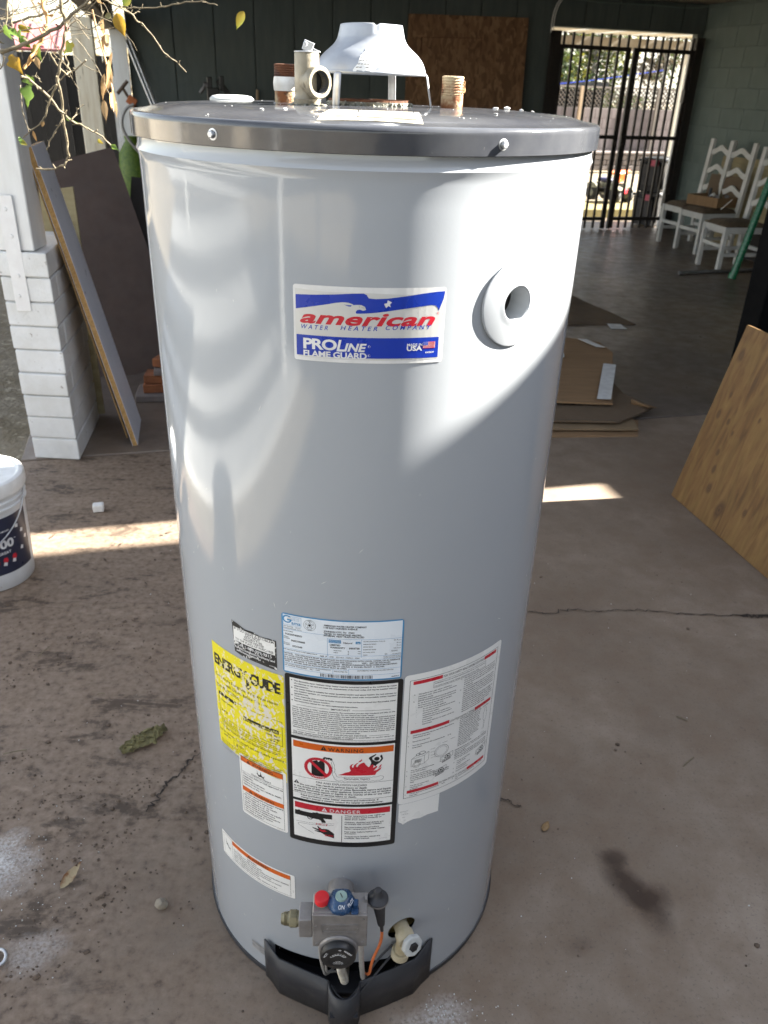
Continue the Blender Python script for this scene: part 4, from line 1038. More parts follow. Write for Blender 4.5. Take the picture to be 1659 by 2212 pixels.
L.done({'s': ('label_face', 'silver', 1), 'b': ('printed_band', 'ink_blue', 2), 'b2': ('lettering', 'ink_blue', 2), 'b3': ('lettering', 'ink_blue', 2), 'b4': ('lettering', 'ink_blue', 2), 'r': ('lettering', 'ink_red', 2), 'rr': ('registered_mark', 'ink_red', 2), 'w': ('lettering', 'silver_edge', 3), 'ws': ('star_emblem', 'silver_edge', 3), 'wu': ('lettering', 'silver_edge', 3), 'wv': ('lettering', 'silver_edge', 3), 'wn': ('lettering', 'silver_edge', 3), 'fr': ('flag_stripes', 'ink_red', 4), 'fb': ('flag_canton', 'ink_blue', 4), 'fs': ('flag_stars', 'ink_white', 5)})
# rating label
L = Label('rating_label', 'ink_cyan', -.108, .066, .760, .8645, .004, 'bluish white rating plate label with a barcode')
L.rect('w', .012, .018, .988, .975)
L.frame('c', .015, .035, .17, .185, .0004); L.ellipse('c', .05, .09, .034, .052, .0022, 24); L.rect('w2', .052, .055, .09, .085); L.rect('c', .05, .08, .088, .11); L.text('c', 'ama', .086, .165, .0062, .165, .02)
for k in range(3): L.text('c', 'EFFICIENCY RATING', .092, .062 + .02 * k, .0010, .155)
L.text('k', 'TEST PRESSURE     300 P.S.I.', .012, .215, .0016, .165); L.text('k', 'WORKING PRESSURE  150 P.S.I.', .012, .245, .0016, .175)
L.ellipse('k', .24, .13, .05, .085, .0004); L.ellipse('k', .24, .13, .037, .062, .0003)
st = [(.24 + (.034 if k % 2 == 0 else .014) * math.cos(R_(90 + 36 * k)), .13 - (.057 if k % 2 == 0 else .024) * math.sin(R_(90 + 36 * k))) for k in range(10)]
L.pline('k', st + [st[0]], .0004); L.ellipse('k', .24, .13, .011, .018)
L.text('k', 'DESIGN', .225, .062, .0012, .255); L.text('k', 'CERTIFIED', .22, .212, .0012, .26)
for txt, v, u1 in (('AMERICAN WATER HEATER COMPANY', .11, .70), ('1100 EAST FAIRVIEW AVENUE', .145, .625), ('JOHNSON CITY, TN   37601', .205, .60), ('TESTED TO WITHSTAND 400 DEG.', .243, .66), ('INTERNAL HEAT TRAPS INSTALLED', .275, .68)):
    L.text('k', txt, .355, v, .0028, u1, .032)
L.line('c', .012, .255, .385, .255, .0004); L.line('c', .385, .30, .99, .30, .0004); L.line('c', .385, .30, .385, .60, .0004); L.line('c', .66, .30, .66, .60, .0004); L.line('c', .012, .575, .99, .575, .0004)
L.text('k', 'MODEL NUMBER', .015, .295, .0015, .10); L.text('k', 'FG6250T403NO', .03, .35, .0030, .175, .032); L.text('k', 'SERIAL', .015, .39, .0015, .06); L.text('k', 'NUMBER', .015, .415, .0015, .07); L.text('k', '0602100685', .08, .445, .0030, .20, .032)
L.text('k', 'PRODUCT', .015, .495, .0015, .07); L.text('k', 'NUMBER', .015, .52, .0015, .07); L.text('k', '0731349', .09, .535, .0030, .175, .032)
L.rect('c', .395, .32, .495, .375); L.text('w2', 'MANUFACTURED FOR', .40, .343, .0013, .49); L.text('w2', 'USE ONLY WITH', .40, .367, .0013, .49); L.text('k', 'Natural', .515, .375, .0032, .585); L.rect('c', .612, .335, .652, .375); L.text('w2', 'Gas', .62, .367, .0018, .645)
L.text('k', 'LIMITED', .405, .42, .0029, .49, .032); L.text('k', 'WARRANTY', .405, .462, .0029, .53, .032); L.text('k', '6603728', .56, .462, .0030, .645, .032)
L.text('k', 'INNER TANK', .435, .505, .0017, .50); L.text('k', '6', .55, .515, .0026); L.text('k', 'YEAR', .63, .505, .0015, .655); L.text('k', 'PARTS', .435, .54, .0017, .47); L.text('k', '6', .55, .556, .0026); L.text('k', 'YEAR', .63, .54, .0015, .655)
for k, (t1, t2, t3) in enumerate((('RECOVERY RATING based on 100 deg F rise', '33.9', 'G.P.H.'), ('MINIMUM SUPPLY PRESSURE', '6', '"W.C.'), ('MANIFOLD PRESSURE', '5', '"W.C.'), ('MAXIMUM SUPPLY PRESSURE', '10.5', '"W.C.'), ('INPUT RATING - BTU/HR', '40000', ''), ('CAPACITY', '50', 'U.S. GALLONS'))):
    v = .34 + .045 * k; L.text('k', t1, .675, v, .0017, .675 + .0045 * len(t1)); L.text('k', t2, .955 if k < 5 else .87, v, .0027, None, .003, align='RIGHT'); L.text('k', t3, .985, v, .0014, None, align='RIGHT')
L.text('k', 'FOR OPERATION AT WATER OUTLET TEMPERATURE OF', .012, .605, .0017, .30); L.text('k', '160  F', .325, .625, .0026, .38, .032); L.line('c', .39, .575, .39, .63, .0004); L.text('k', 'ANS    Z21.10.1 - CSA4.1 - 2004', .40, .62, .0022, .645)
L.text('k', 'SUITABLE FOR WATER (POTABLE)', .84, .60, .0013, .985); L.text('k', 'HEATING AND SPACE HEATING', .84, .625, .0013, .985); L.line('c', .012, .637, .99, .637, .0004)
for k, (txt, u1) in enumerate((('NOTICE:   THIS APPLIANCE MUST BE INSTALLED IN ACCORDANCE WITH LOCAL CODES, OR IN ABSENCE', .98), ('OF LOCAL CODES, THE NATIONAL FUEL GAS CODE ANSI Z223.1              2002 ,   MAY BE INSTALLED', .90), ('IN A CLOSET OR ALCOVE ON COMBUSTIBLE FLOORING.   MINIMUM CLEARANCE FROM COMBUSTIBLE MATERIAL', .96), ('IS SIDES AND BACK  0  INCHES, TOP OF HEATER TO CEILING  8  INCHES, FRONT  4  INCHES.', .855), ('VENT  6  INCHES, AND IN ALCOVE FRONT MUST BE OPEN.', .545))):
    L.text('k', txt, .015, .672 + .034 * k, .0023, u1, .032)
L.line('c', .012, .825, .56, .825, .0004); L.line('c', .56, .80, .99, .80, .0004); L.line('c', .56, .80, .56, .90, .0004); L.line('c', .43, .825, .43, .90, .0004); L.line('c', .012, .90, .99, .90, .0004)
L.text('k', 'THIS WATER HEATER COMPLIES WITH THE REQUIREMENTS', .015, .848, .0016, .41); L.text('k', 'OF ASHRAE STANDARD.    90.1 - 1999', .015, .878, .0021, .32); L.text('k', 'INSULATED TO', .44, .862, .0020, .55); L.text('k', 'AUTOMATIC STORAGE WATER HEATER', .63, .835, .0019, .93)
q = random.Random(9); u = .325
while u < .755:
    w = q.choice((.0025, .0025, .005, .0075)); L.rect('k', u, .912, min(u + w, .757), .968); u += w + q.choice((.0028, .003, .005, .007))
L.text('k', '6603427', .915, .958, .0020, .98, .032)
L.done({'w': ('label_face', 'sticker_blue', 1), 'c': ('rule_lines', 'ink_cyan', 2), 'k': ('lettering', 'ink_black', 2), 'w2': ('lettering', 'ink_white', 3)})
# black bordered warning label
L = Label('warning_label', 'ink_black', -.106, .0695, .4105, .7585, .004, 'tall black bordered label with warning and danger panels')
L.rect('w', .045, .018, .955, .338); L.rect('w', .045, .355, .955, .716); L.rect('w', .045, .732, .955, .968)
P1 = [('\u2022   This flammable vapor resistant water heater must be connected (vented) to the outdoors by means', 1), ('     of a chimney or gas vent and meet the requirements of the local codes, and may be installed without', 1), ('     elevation.', .15), ('\u2022   This water heater is suitable for water (potable) heating and space heating. Do not connect to', 1), ('     any heating system or component(s) previously used with nonpotable water heating', 1), ('     appliance.', .15), ('\u2022   Toxic chemicals, such as used for boiler treatment, must not be introduced into the potable water', 1), ('     heater used for space heating.', .36), ('\u2022   See instruction manual for gas valve replacement instructions.', .63)]
for k, (txt, fr) in enumerate(P1):
    blt = txt.startswith('\u2022'); 
    if blt: L.ellipse('g', .062, .034 + .0135 * k - .004, .006, .003, None, 8)
    L.text('g', txt.strip('\u2022 '), .082, .034 + .0135 * k, .00245, .082 + .862 * fr, .032)
L.text('k', 'IMPORTANT', .40, .162, .0034, .56, .012); L.line('k', .10, .158, .38, .158); L.line('k', .58, .158, .90, .158)
P2 = [('When the burner is "ON," moisture caused by the combustion process may condense and drip on the', 1), ('burner. This condition is normal and is not a leak. Do not remove the water heater.', .80), ('Due to the normal corrosive action of the water, the tank will eventually leak after an extended period', 1), ('of time. Also any external plumbing leak, including those from improper installation, may cause early', 1), ('failure of the water tank due to corrosion if not repaired. If the homeowner is uncomfortable with making', 1), ('the repair a qualified service technician should be contacted. This water heater should be located in an', 1), ('area where leakage of the tank or connections will not result in any damage to the area adjacent to the', 1), ('water heater or to lower floors of the structure. When such a location cannot be provided, you should', 1), ('install a suitable drain pan under the water heater. Such pans must limit the water level to a depth of', 1), ('1 3/4 inches inside of the pan, have a minimum length and width of at least 2 inches greater than the', 1), ('diameter of the water heater, and must be piped to an adequate drain.', .67)]
for k, (txt, fr) in enumerate(P2): L.text('g', txt, .062, .176 + .0112 * k, .00235, .062 + .88 * fr, .032)
L.text('k', 'STATE OF CALIFORNIA NOTICE', .285, .304, .0034, .705, .010); L.line('k', .10, .30, .265, .30); L.line('k', .725, .30, .90, .30)
for k, (txt, fr) in enumerate((('This water heater must be braced, anchored, or strapped to avoid falling or moving during an', 1), ('earthquake. See instructions for correct installation procedure.', .60))): L.text('g', txt, .062, .3135 + .009 * k, .0022, .062 + .88 * fr, .032)
L.line('k', .045, .3255, .955, .3255, .0004)
for k in range(2): L.text('f', 'MANUFACTURED UNDER ONE OR MORE OF THE FOLLOWING U.S. PATENTS: 4,541,410; 4,669,448; 4,829,983; 4,808,356; 5,115,767; 5,943,984', .062, .3315 + .005 * k, .0011, .94)
L.rect('o', .06, .365, .945, .402); L.warn('k', 'o2', .335, .396, .028, .025); L.text('k', 'WARNING', .375, .3965, .0072, .68, .012, 0, 1.25, res=4)
# no-flammables pictogram
L.poly('k', [(.225, .555), (.345, .555), (.345, .475), (.335, .465), (.33, .452), (.32, .452), (.318, .468), (.285, .470), (.28, .46), (.268, .46), (.265, .472), (.225, .472)])
L.rect('k', .225, .542, .345, .566); L.text('w2', 'FLAMMABLES', .227, .562, .0027, .343, .01)
L.ellipse('r', .285, .507, .112, .056, .0052, 40); L.line('r', .212, .468, .362, .546, .0052)
L.pline('k', [(.33, .452), (.345, .438), (.365, .441), (.39, .440), (.41, .448)], .0030)
for k in range(5): L.line('k', .34 + .016 * k, .434 + .001 * k, .346 + .016 * k, .449 + .001 * k, .0012)
sm_ = [(.41, .450), (.422, .463), (.430, .478), (.428, .492), (.436, .505), (.432, .520), (.444, .532), (.452, .545), (.468, .548), (.49, .545)]
L.pline('k', sm_, .0005); L.pline('k', [(.402, .460), (.408, .475), (.414, .49), (.410, .505), (.418, .52), (.414, .535), (.424, .55), (.436, .563), (.45, .568)], .0005)
up = [(.49 + .018 * k, .545 + (.0032 if k % 2 else 0)) for k in range(19)]; L.pline('k', up, .0005)
dn = [(.45 + .02 * k, .568 + (.0045 if k % 2 else 0)) for k in range(19)]; L.pline('k', dn, .0005)
L.pline('k', [(.814, .545), (.84, .541), (.862, .546), (.866, .556), (.855, .565), (.83, .570), (.81, .568)], .0005)
L.text('k', 'Flammable Vapors', .515, .561, .0042, .745, .012, res=3)
L.poly('r', [(.46, .535), (.50, .527), (.53, .517), (.56, .513), (.575, .505), (.565, .49), (.565, .478), (.578, .468), (.60, .462), (.585, .473), (.583, .483), (.595, .487), (.602, .472), (.622, .460), (.645, .455), (.625, .466), (.618, .478), (.630, .484), (.645, .468), (.665, .460), (.69, .455), (.705, .47), (.73, .485), (.745, .475), (.765, .468), (.775, .476), (.768, .490), (.785, .485), (.80, .478), (.806, .487), (.79, .498), (.775, .507), (.80, .505), (.825, .496), (.845, .488), (.835, .503), (.80, .52), (.79, .534)])
L.poly('r', [(.635, .452), (.655, .444), (.668, .435), (.672, .442), (.658, .452)])
L.poly('r', [(.815, .495), (.83, .478), (.845, .47), (.838, .486)])
L.ellipse('k', .80, .437, .024, .0118, None, 20)
L.poly('k', [(.728, .432), (.735, .425), (.775, .413), (.79, .408), (.795, .413), (.785, .418), (.758, .430), (.762, .440), (.79, .452), (.825, .452), (.838, .437), (.828, .424), (.832, .417), (.843, .415), (.855, .437), (.850, .446), (.83, .460), (.80, .472), (.79, .482), (.775, .474), (.76, .480), (.735, .484), (.745, .472), (.752, .458), (.745, .448)])
L.line('k', .045, .578, .955, .578)
L.text('k', 'FIRE AND EXPLOSION HAZARD', .265, .600, .0042, .72, .010, res=3); L.text('k', 'Can result in serious injury or death', .265, .6155, .0036, .72, .032)
L.warn('k', 'w2', .082, .6235, .028, .021)
for k, (txt, u0, u1) in enumerate((('Do not store or use gasoline or other flammable vapors and liquids', .115, .94), ('in the vicinity of this or any other appliance. Storage of or use of gasoline', .058, .94), ('or other flammable vapors or liquids in the vicinity of this or any other', .058, .94), ('appliance can result in serious injury or death.', .058, .63))): L.text('k', txt, u0, .6295 + .0142 * k, .0034, u1, .032)
L.line('k', .045, .6795, .955, .6795)
L.text('k', 'Read and follow water heater warnings and instructions. If', .12, .6945, .0034, .83, .032); L.text('k', "owner's manual is missing, contact the retailer or manufacturer.", .12, .709, .0034, .875, .032)
L.rect('r', .06, .742, .94, .778); L.warn('w2', 'r2', .34, .773, .027, .024); L.text('w2', 'DANGER', .39, .7735, .0072, .67, .012, 0, 1.2, res=4)
L.line('k', .50, .79, .50, .968, .0010)
for (u, v) in ((.10, .808), (.27, .803)):
    L.ellipse('k', u, v, .022, .016, None, 16); L.line('k', u, v + .003, u + .07, v + .003, .0035); L.line('k', u + .05, v - .012, u + .05, v + .018, .032); L.ellipse('k', u + .075, v + .004, .022, .012, .0018, 12); L.line('k', u + .025, v - .012, u + .025, v + .016, .0022)
L.ellipse('k', .205, .820, .026, .019, .0016, 20); L.ellipse('k', .205, .820, .013, .010, None, 14)
L.poly('k', [(.195, .812), (.29, .816), (.33, .822), (.35, .838), (.352, .848), (.315, .850), (.308, .838), (.285, .832), (.20, .830)])
L.pline('g', [(.07, .868), (.20, .864), (.43, .848)], .0005); L.pline('g', [(.425, .86), (.20, .874), (.10, .877), (.085, .884), (.10, .893), (.24, .93)], .0005)
L.text('r', 'HOT', .262, .868, .0042, .375, .01)
for k in range(5): L.line('s', .30 + .016 * k, .853, .29 + .021 * k, .885, .0005)
L.poly('k', [(.22, .888), (.285, .896), (.27, .878), (.28, .876), (.315, .892), (.33, .89), (.36, .888), (.385, .893), (.43, .915), (.43, .945), (.36, .935), (.31, .918), (.25, .912), (.245, .907), (.29, .907), (.235, .897)])
L.poly('r', [(.285, .886), (.315, .9), (.35, .892), (.345, .903), (.37, .904), (.33, .911), (.30, .905)]); L.text('r2', 'BURN', .345, .936, .0044, .42, .015)
for k, (txt, fr) in enumerate((('Water temperature over 125\u00b0F can', 1), ('cause severe burns instantly or', .92), ('death from scalds.', .53), ('', 0), ('Children, disabled and elderly are', .97), ('at highest risk of being scalded.', .93), ('', 0), ('See instruction manual before', .86), ('setting temperature at water heater.', 1.02), ('', 0), ('Feel water before bathing or', .82), ('showering.', .30), ('', 0), ('Temperature limiting valves are', .90), ('available. See manual.', .63))):
    if txt: L.text('g', txt, .525, .794 + .0118 * k - .004 * (k // 3), .0029, .525 + .37 * fr, .032)
L.text('f', '6603561A', .85, .950, .0015, .925)
L.done({'w': ('white_panel', 'sticker', 1), 'k': ('lettering', 'ink_black', 2), 'g': ('lettering', 'ink_grey', 2), 'f': ('lettering', 'ink_faint', 2), 'o': ('orange_band', 'ink_orange', 1.5), 'o2': ('warning_symbol', 'ink_orange', 3), 'r': ('red_print', 'ink_red', 3), 'r2': ('red_print', 'ink_red', 4), 'w2': ('lettering', 'ink_white', 4), 's': ('steam_lines', 'ink_white', 3.5)})
# lighting instructions
L = Label('lighting_label', 'sticker', .0715, .2545, .4990, .7625, .006, 'white lighting instruction label with red bars, on the right')
L.frame('k', .045, .04, .955, .955, .0007)
def bar(v, txt, a_, b_):
    L.rect('r', .075, v - .012, a_, v + .012); L.rect('r', b_, v - .012, .93, v + .012); L.text('k', txt, a_ + .008, v + .009, .0042, b_ - .008, .008, res=3)
bar(.062, 'FOR YOUR SAFETY READ BEFORE LIGHTING', .335, .775)
L.frame('k', .255, .085, .80, .128, .0005); L.text('g', 'WARNING: If you do not follow these instructions exactly, a fire or explosion', .265, .102, .0022, .79); L.text('g', 'may result causing property damage, personal injury or loss of life.', .265, .121, .0022, .72)
for k, (b, txt, fr) in enumerate((('A.', 'This appliance has a pilot which is lighted by a', .86), ('', 'piezoelectric igniter. When lighting the pilot, follow these', 1), ('', 'instructions exactly.', .38), ('B.', 'BEFORE LIGHTING smell all around the appliance area', 1), ('', 'for gas. Be sure to smell next to the floor because some', 1), ('', 'gas is heavier than air and will settle on the floor.', .9), ('', 'WHAT TO DO IF YOU SMELL GAS:', .66), ('-', '   Do not try to light any appliance.', .7), ('-', '   Do not touch any electrical switch; do not use any', 1), ('', '   phone in your building.', .5), ('-', '   Immediately call your gas supplier from a', .85), ('', "   neighbor's phone. Follow the gas supplier's", .9), ('', '   instructions.', .3), ('-', '   If you cannot reach your gas supplier, call the fire', 1), ('', '   department.', .3))):
    v = .152 + .0165 * k; ind = .05 if txt.startswith('   ') else 0
    if b: L.text('g', b, .085 + ind * .6, v, .0021)
    L.text('g', txt.strip(), .125 + ind, v, .0021, .125 + ind + (.355 - ind) * fr, .032)
for k, (b, txt, fr) in enumerate((('C.', 'Use only your hand to push in or turn the gas control', 1), ('', 'knob. Never use tools. If the knob will not push in or', 1), ('', "turn by hand, don't try to repair it, call a qualified service", 1), ('', 'technician. Force or attempted repair may result in a fire', 1), ('', 'or explosion.', .28), ('D.', 'Do not use this appliance if any part has been under', 1), ('', 'water. Immediately call a qualified service technician to', 1), ('', 'inspect the appliance. Water heaters subjected to flood', 1), ('', 'conditions or anytime the gas controls, main burner or', 1), ('', 'pilot have been submerged in water require replacement', 1), ('', 'of the entire water heater.', .5), ('E.', 'DO NOT USE THIS APPLIANCE IF THERE HAS BEEN AN', 1), ('', 'IGNITION OF VAPORS. Immediately call a qualified', .95), ('', 'technician to inspect the appliance. Water heaters', 1), ('', 'subjected to a flammable vapors ignition will show a', 1), ('', 'discoloration on the air intake grid and require', .9), ('', 'replacement of the entire water heater.', .75))):
    v = .140 + .0158 * k
    if b: L.text('g', b, .525, v, .0021)
    L.text('g', txt, .56, v, .0021, .56 + .37 * fr, .032)
bar(.425, 'LIGHTING INSTRUCTIONS', .44, .72)
for v, b, txt, u1 in ((.458, '1.', 'STOP! It is imperative that you read all the safety warnings', .49), (.474, '', 'before lighting the pilot.', .26), (.505, '2.', 'Remove the outer door.', .26), (.535, '3.', 'Turn the temperature dial counterclockwise      to its', .47), (.552, '', 'lowest setting.', .19), (.735, '4.', 'Turn gas control knob clockwise', .32), (.75, '', 'to the "OFF" position.', .24), (.772, '5.', 'To clear any gas that may have', .30), (.787, '', 'accumulated wait ten (10) minutes.', .33), (.802, '', 'If you then smell gas, STOP! Follow "B" in the safety', .48), (.817, '', 'warning above. If you do not smell gas go to the next', .48), (.832, '', 'step.', .14), (.86, '6.', 'Turn the gas control knob', .28), (.875, '', 'counterclockwise', .22), (.89, '', 'to "PILOT".', .18), (.928, '1.', 'Turn the temperature dial counterclockwise       to its', .45), (.943, '', 'lowest setting.', .18)):
    if b: L.text('g', b, .06, v, .0021)
    L.text('g', txt, .10, v, .0021, u1, .032)
for k in range(16): L.text('g', ('Depress the reset button all the way', 'in and IMMEDIATELY depress the', 'igniter button until you hear a loud', 'click. Observe the pilot through the', 'view port. Do not release the reset', 'button. Repeat pressing the igniter', 'until you see light at the pilot. If the', 'pilot does not light the first few times', 'check with the gauge, depress and', 'hold the reset button for one minute', 'after the pilot is lit, then release the', 'reset button and it will pop back up.', 'Pilot should remain lit. If the pilot', 'goes out, repeat steps 3 - 7.', 'Replace the view port cover.', 'See the manual for details.')[k], .555, .445 + .0145 * k, .0021, (.80, .81, .80, .80, .79, .80, .80, .82, .78, .80, .80, .79, .80, .74, .70, .72)[k], .032)
L.text('g', '7.', .525, .445, .0021); L.text('g', 'IGNITER', .83, .458, .0019, .91)
for k, txt in enumerate(('IMPORTANT: If the pilot will not stay lit after several tries,', 'turn gas control knob to "OFF" and call your service', 'technician or gas supplier.', 'IMPORTANT: If the reset button does not pop up when', 'released, stop and immediately shut off the gas at the', 'valve or tank. Call your service technician or supplier.')): L.text('g', txt, .53, .690 + .0145 * k, .0021, .66 if k == 2 else .925, .032)
for v, b, txt, u1 in ((.792, '8.', 'Turn the gas control knob', .72), (.807, '', 'counterclockwise', .67), (.822, '', 'to "ON".', .62), (.842, '9.', 'Set the temperature dial to', .73), (.857, '', 'the desired setting.', .69), (.876, '10.', 'Replace the outer door.', .71), (.928, '2.', 'Turn the gas control knob clockwise       to the "OFF"', .91), (.943, '', 'position.', .60)):
    if b: L.text('g', b, .53, v, .0021)
    L.text('g', txt, .565, v, .0021, u1, .032)
L.pline('g', [(.87, .47), (.86, .475), (.862, .50), (.85, .505), (.855, .56), (.865, .575), (.866, .61), (.872, .635), (.878, .61), (.88, .575), (.892, .56), (.896, .505), (.884, .50), (.886, .475), (.87, .47)], .0005)
L.pline('g', [(.10, .64), (.22, .63), (.26, .61), (.14, .62), (.10, .64), (.10, .70), (.22, .695), (.22, .63)], .0005); L.pline('g', [(.22, .695), (.26, .672), (.26, .61)], .0005)
L.ellipse('g', .15, .69, .035, .025, .0005, 20); L.ellipse('g', .15, .69, .024, .017, .0005, 20); L.ellipse('g', .16, .612, .02, .008, .0008, 16); L.ellipse('g', .195, .606, .03, .012, .0008, 16)
for k in range(6): L.rect('g', .13, .652 + .004 * k, .20 - .01 * (k % 2), .654 + .004 * k)
L.ellipse('g', .385, .64, .07, .045, .0006, 30); L.ellipse('g', .385, .64, .056, .035, .0004, 26)
for (u, v) in ((.38, .70), (.32, .795), (.80, .80)):
    L.pline('g', [(u, v + .03), (u + .13, v + .012), (u + .13, v - .022), (u, v - .004), (u, v + .03)], .0006); L.ellipse('g', u + .075, v + .004, .026, .016, .0012, 18); L.ellipse('g', u + .075, v + .004, .012, .008, None, 12); L.ellipse('g', u + .03, v + .012, .016, .012, .0005, 16)
    for k in range(4): L.line('g', u + .02, v + .034 + .004 * k, u + .11, v + .02 + .004 * k, .0006)
for (u, v) in ((.27, .60), (.275, .625), (.28, .65), (.28, .672), (.39, .58), (.47, .575)): L.text('g', 'GAS CONTROL', u, v, .0012, u + .05)
bar(.905, 'TO TURN OFF GAS TO APPLIANCE', .38, .70)
L.done({'k': ('lettering', 'ink_black', 1.4), 'g': ('lettering', 'ink_grey', 1), 'r': ('red_bar', 'ink_red', 1)})
# torn sticker remnant below it
L = Label('torn_sticker', 'sticker', .0725, .1455, .456, .4985, .003, 'small torn white sticker below the lighting instructions', edge=[(.0735, .4985), (.1455, .4985), (.1455, .4575), (.125, .4590), (.112, .4565), (.10, .4585), (.09, .4560), (.082, .4515), (.079, .4555), (.0735, .460)])
for k, t_ in enumerate(('PRODUCT', '7 80 A 01', 'NO', 'AV')): L.text('f', t_, .05 + .03 * k, .42 + .16 * k, .0022)
L.done({'f': ('faded_print', 'ink_faint', 1)})
# energy label (flaked)
L = Label('energy_label', 'yellow_flaked', -.2515, -.108, .5345, .7525, .003, 'flaking bright yellow energy label with broken lettering', edge=[(-.108, .7505), (-.2515, .754), (-.2505, .65), (-.2490, .5505), (-.22, .547), (-.18, .542), (-.14, .538), (-.108, .5345)])
L.text('k', 'ENERGY', .03, .175, .0200, .55, .03, 0, .9, res=3); L.text('k', 'GUIDE', .58, .175, .0200, .96, .04, 0, .85, res=3)
L.poly('k', [(.53, .16), (.57, .16), (.57, .205), (.60, .205), (.55, .25), (.50, .205), (.53, .205)])
for v, txt, u0, u1, h in ((.225, 'Compare the Energy Use of this Water Heater', .03, .93, .0056), (.275, 'with Others Before You Buy.', .20, .80, .0056), (.10, 'Made by the maker named on the front', .05, .55, .002), (.12, 'Capacity first hour rating', .05, .5, .002)): L.text('k', txt, u0, v + .06, h, u1, .008)
L.text('k', 'This Model Uses', .03, .375, .004, .4); L.line('k', .03, .385, .75, .385); L.frame('k', .06, .425, .965, .655, .0007); L.rect('k', .06, .425, .35, .455); L.rect('k', .45, .515, .92, .552); L.text('y', 'Energy use range of all similar models', .47, .545, .004, .91, .01)
L.text('k', 'Uses Most', .76, .585, .0042, .93); L.text('k', 'Energy', .82, .612, .0042, .93); L.text('k', 'Uses Least', .1, .50, .0036, .3); L.text('k', '242', .08, .60, .004, .2); L.text('k', '271', .8, .64, .004, .9)
for k in range(3): L.text('k', 'The Estimated Annual Energy Consumption of this model has been based on standard tests of fuel used', .08, .68 + .018 * k, .0022, .93)
L.text('k', 'Water heaters that use fewer therms cost', .1, .755, .0034, .9); L.line('k', .05, .735, .93, .735); L.text('k', "less to operate. This model's estimated yearly operating", .03, .805, .0046, .97, .006); L.text('k', 'cost is:', .1, .835, .0046, .22); L.frame('k', .27, .815, .45, .875, .0006); L.text('k', '$151', .31, .86, .005, .42)
for k in range(3): L.text('k', 'Based on a national average cost. Your cost will vary depending on your local energy rate and how you use the product', .05, .895 + .02 * k, .0022, .95)
for k in range(4): L.text('k', 'see instruction sheet', .05 + .22 * k, .972, .0016, .22 + .22 * k)
L.done({'k': ('flaked_lettering', 'ink_flaked', 1), 'y': ('lettering', 'yellow_flaked', 2)})
# return notice label
L = Label('return_notice_label', 'ink_torn', -.1965, -.118, .7595, .816, .002, 'small black and white notice label above the yellow one', edge=[(-.118, .811), (-.130, .8115), (-.145, .810), (-.158, .8135), (-.172, .812), (-.185, .8165), (-.1975, .819), (-.1960, .789), (-.1945, .763), (-.180, .7600), (-.15, .7595), (-.118, .7575)])
L.rect('w', .02, .12, .97, .56)
for v, t_, u0, u1, h in ((.20, 'IF YOU HAVE A PROBLEM', .04, .95, .0042), (.285, 'DO NOT', .32, .66, .0050), (.355, 'RETURN THIS', .29, .70, .0036), (.435, 'WATER HEATER', .26, .74, .0040), (.525, 'TO THE PLACE OF PURCHASE.', .06, .95, .0042)): L.text('k', t_, u0, v, h, u1, .012, res=3)
L.text('s', 'Call 1-800-999-9515', .10, .68, .0052, .90, .012, res=3); L.text('s', 'For ALL installation, warranty and', .04, .79, .0036, .96, .032); L.text('s', 'performance questions.', .08, .88, .0036, .62, .032); L.text('s', '6603463', .84, .95, .0015, .96)
L.done({'w': ('label_face', 'sticker', 1), 'k': ('lettering', 'ink_torn', 2), 's': ('lettering', 'ink_white', 2)})
# double warning label left of the black one
L = Label('hazard_label', 'sticker', -.202, -.1095, .4185, .5545, .004, 'white label with two orange warning bars, left')
L.frame('k', .035, .03, .94, .965, .0006)
L.rect('o', .04, .035, .935, .115); L.warn('k2', 'o2', .22, .105, .045, .055); L.text('k2', 'WARNING', .30, .100, .0062, .74, .012, res=3)
L.line('k', .04, .275, .94, .275); L.poly('k', [(.40, .125), (.43, .19), (.455, .20), (.475, .18), (.48, .135), (.505, .19), (.525, .205), (.57, .18), (.545, .215), (.56, .235), (.52, .225), (.49, .215), (.46, .225), (.43, .222), (.42, .205), (.39, .185), (.415, .18)])
L.text('g', 'Explosion Hazard', .28, .258, .0036, .69)
for k, (t_, u1) in enumerate((('Use a new AGA or CSA approved gas', .93), ('supply line.', .30), ('Install a shut-off valve.', .56), ('Failure to do so can result in death,', .90), ('explosion, or fire.', .44))): L.text('g', t_, .07, .315 + .042 * k, .0033, u1, .032)
L.rect('ob', .04, .525, .935, .60); L.warn('k2', 'o2', .23, .592, .045, .052); L.text('k2', 'WARNING', .31, .588, .0062, .74, .012, res=3)
for k, (t_, u1) in enumerate((('  Carbon Monoxide Poisoning Hazard', .92), ('Do not connect a natural gas', .70), ('water heater to a L.P. gas supply.', .80), ('Do not connect a L.P. gas', .62), ('water heater to a natural gas supply.', .88), ('Do not install in a mobile home.', .75), ('Failure to follow these instructions', .85), ('can result in death or carbon', .70), ('monoxide poisoning.', .50))): L.text('g', t_.strip(), .10 if k == 0 else .07, .635 + .0385 * k, .0032, u1, .032)
L.text('f', '6603561', .78, .985, .0013, .92)
L.done({'k': ('rule_lines', 'ink_black', 1), 'g': ('lettering', 'ink_grey', 1), 'o': ('orange_bar', 'ink_orange', 1), 'ob': ('orange_bar', 'ink_orange', 1), 'k2': ('lettering', 'ink_black', 2.2), 'o2': ('warning_symbol', 'ink_orange', 3), 'f': ('lettering', 'ink_faint', 1)})
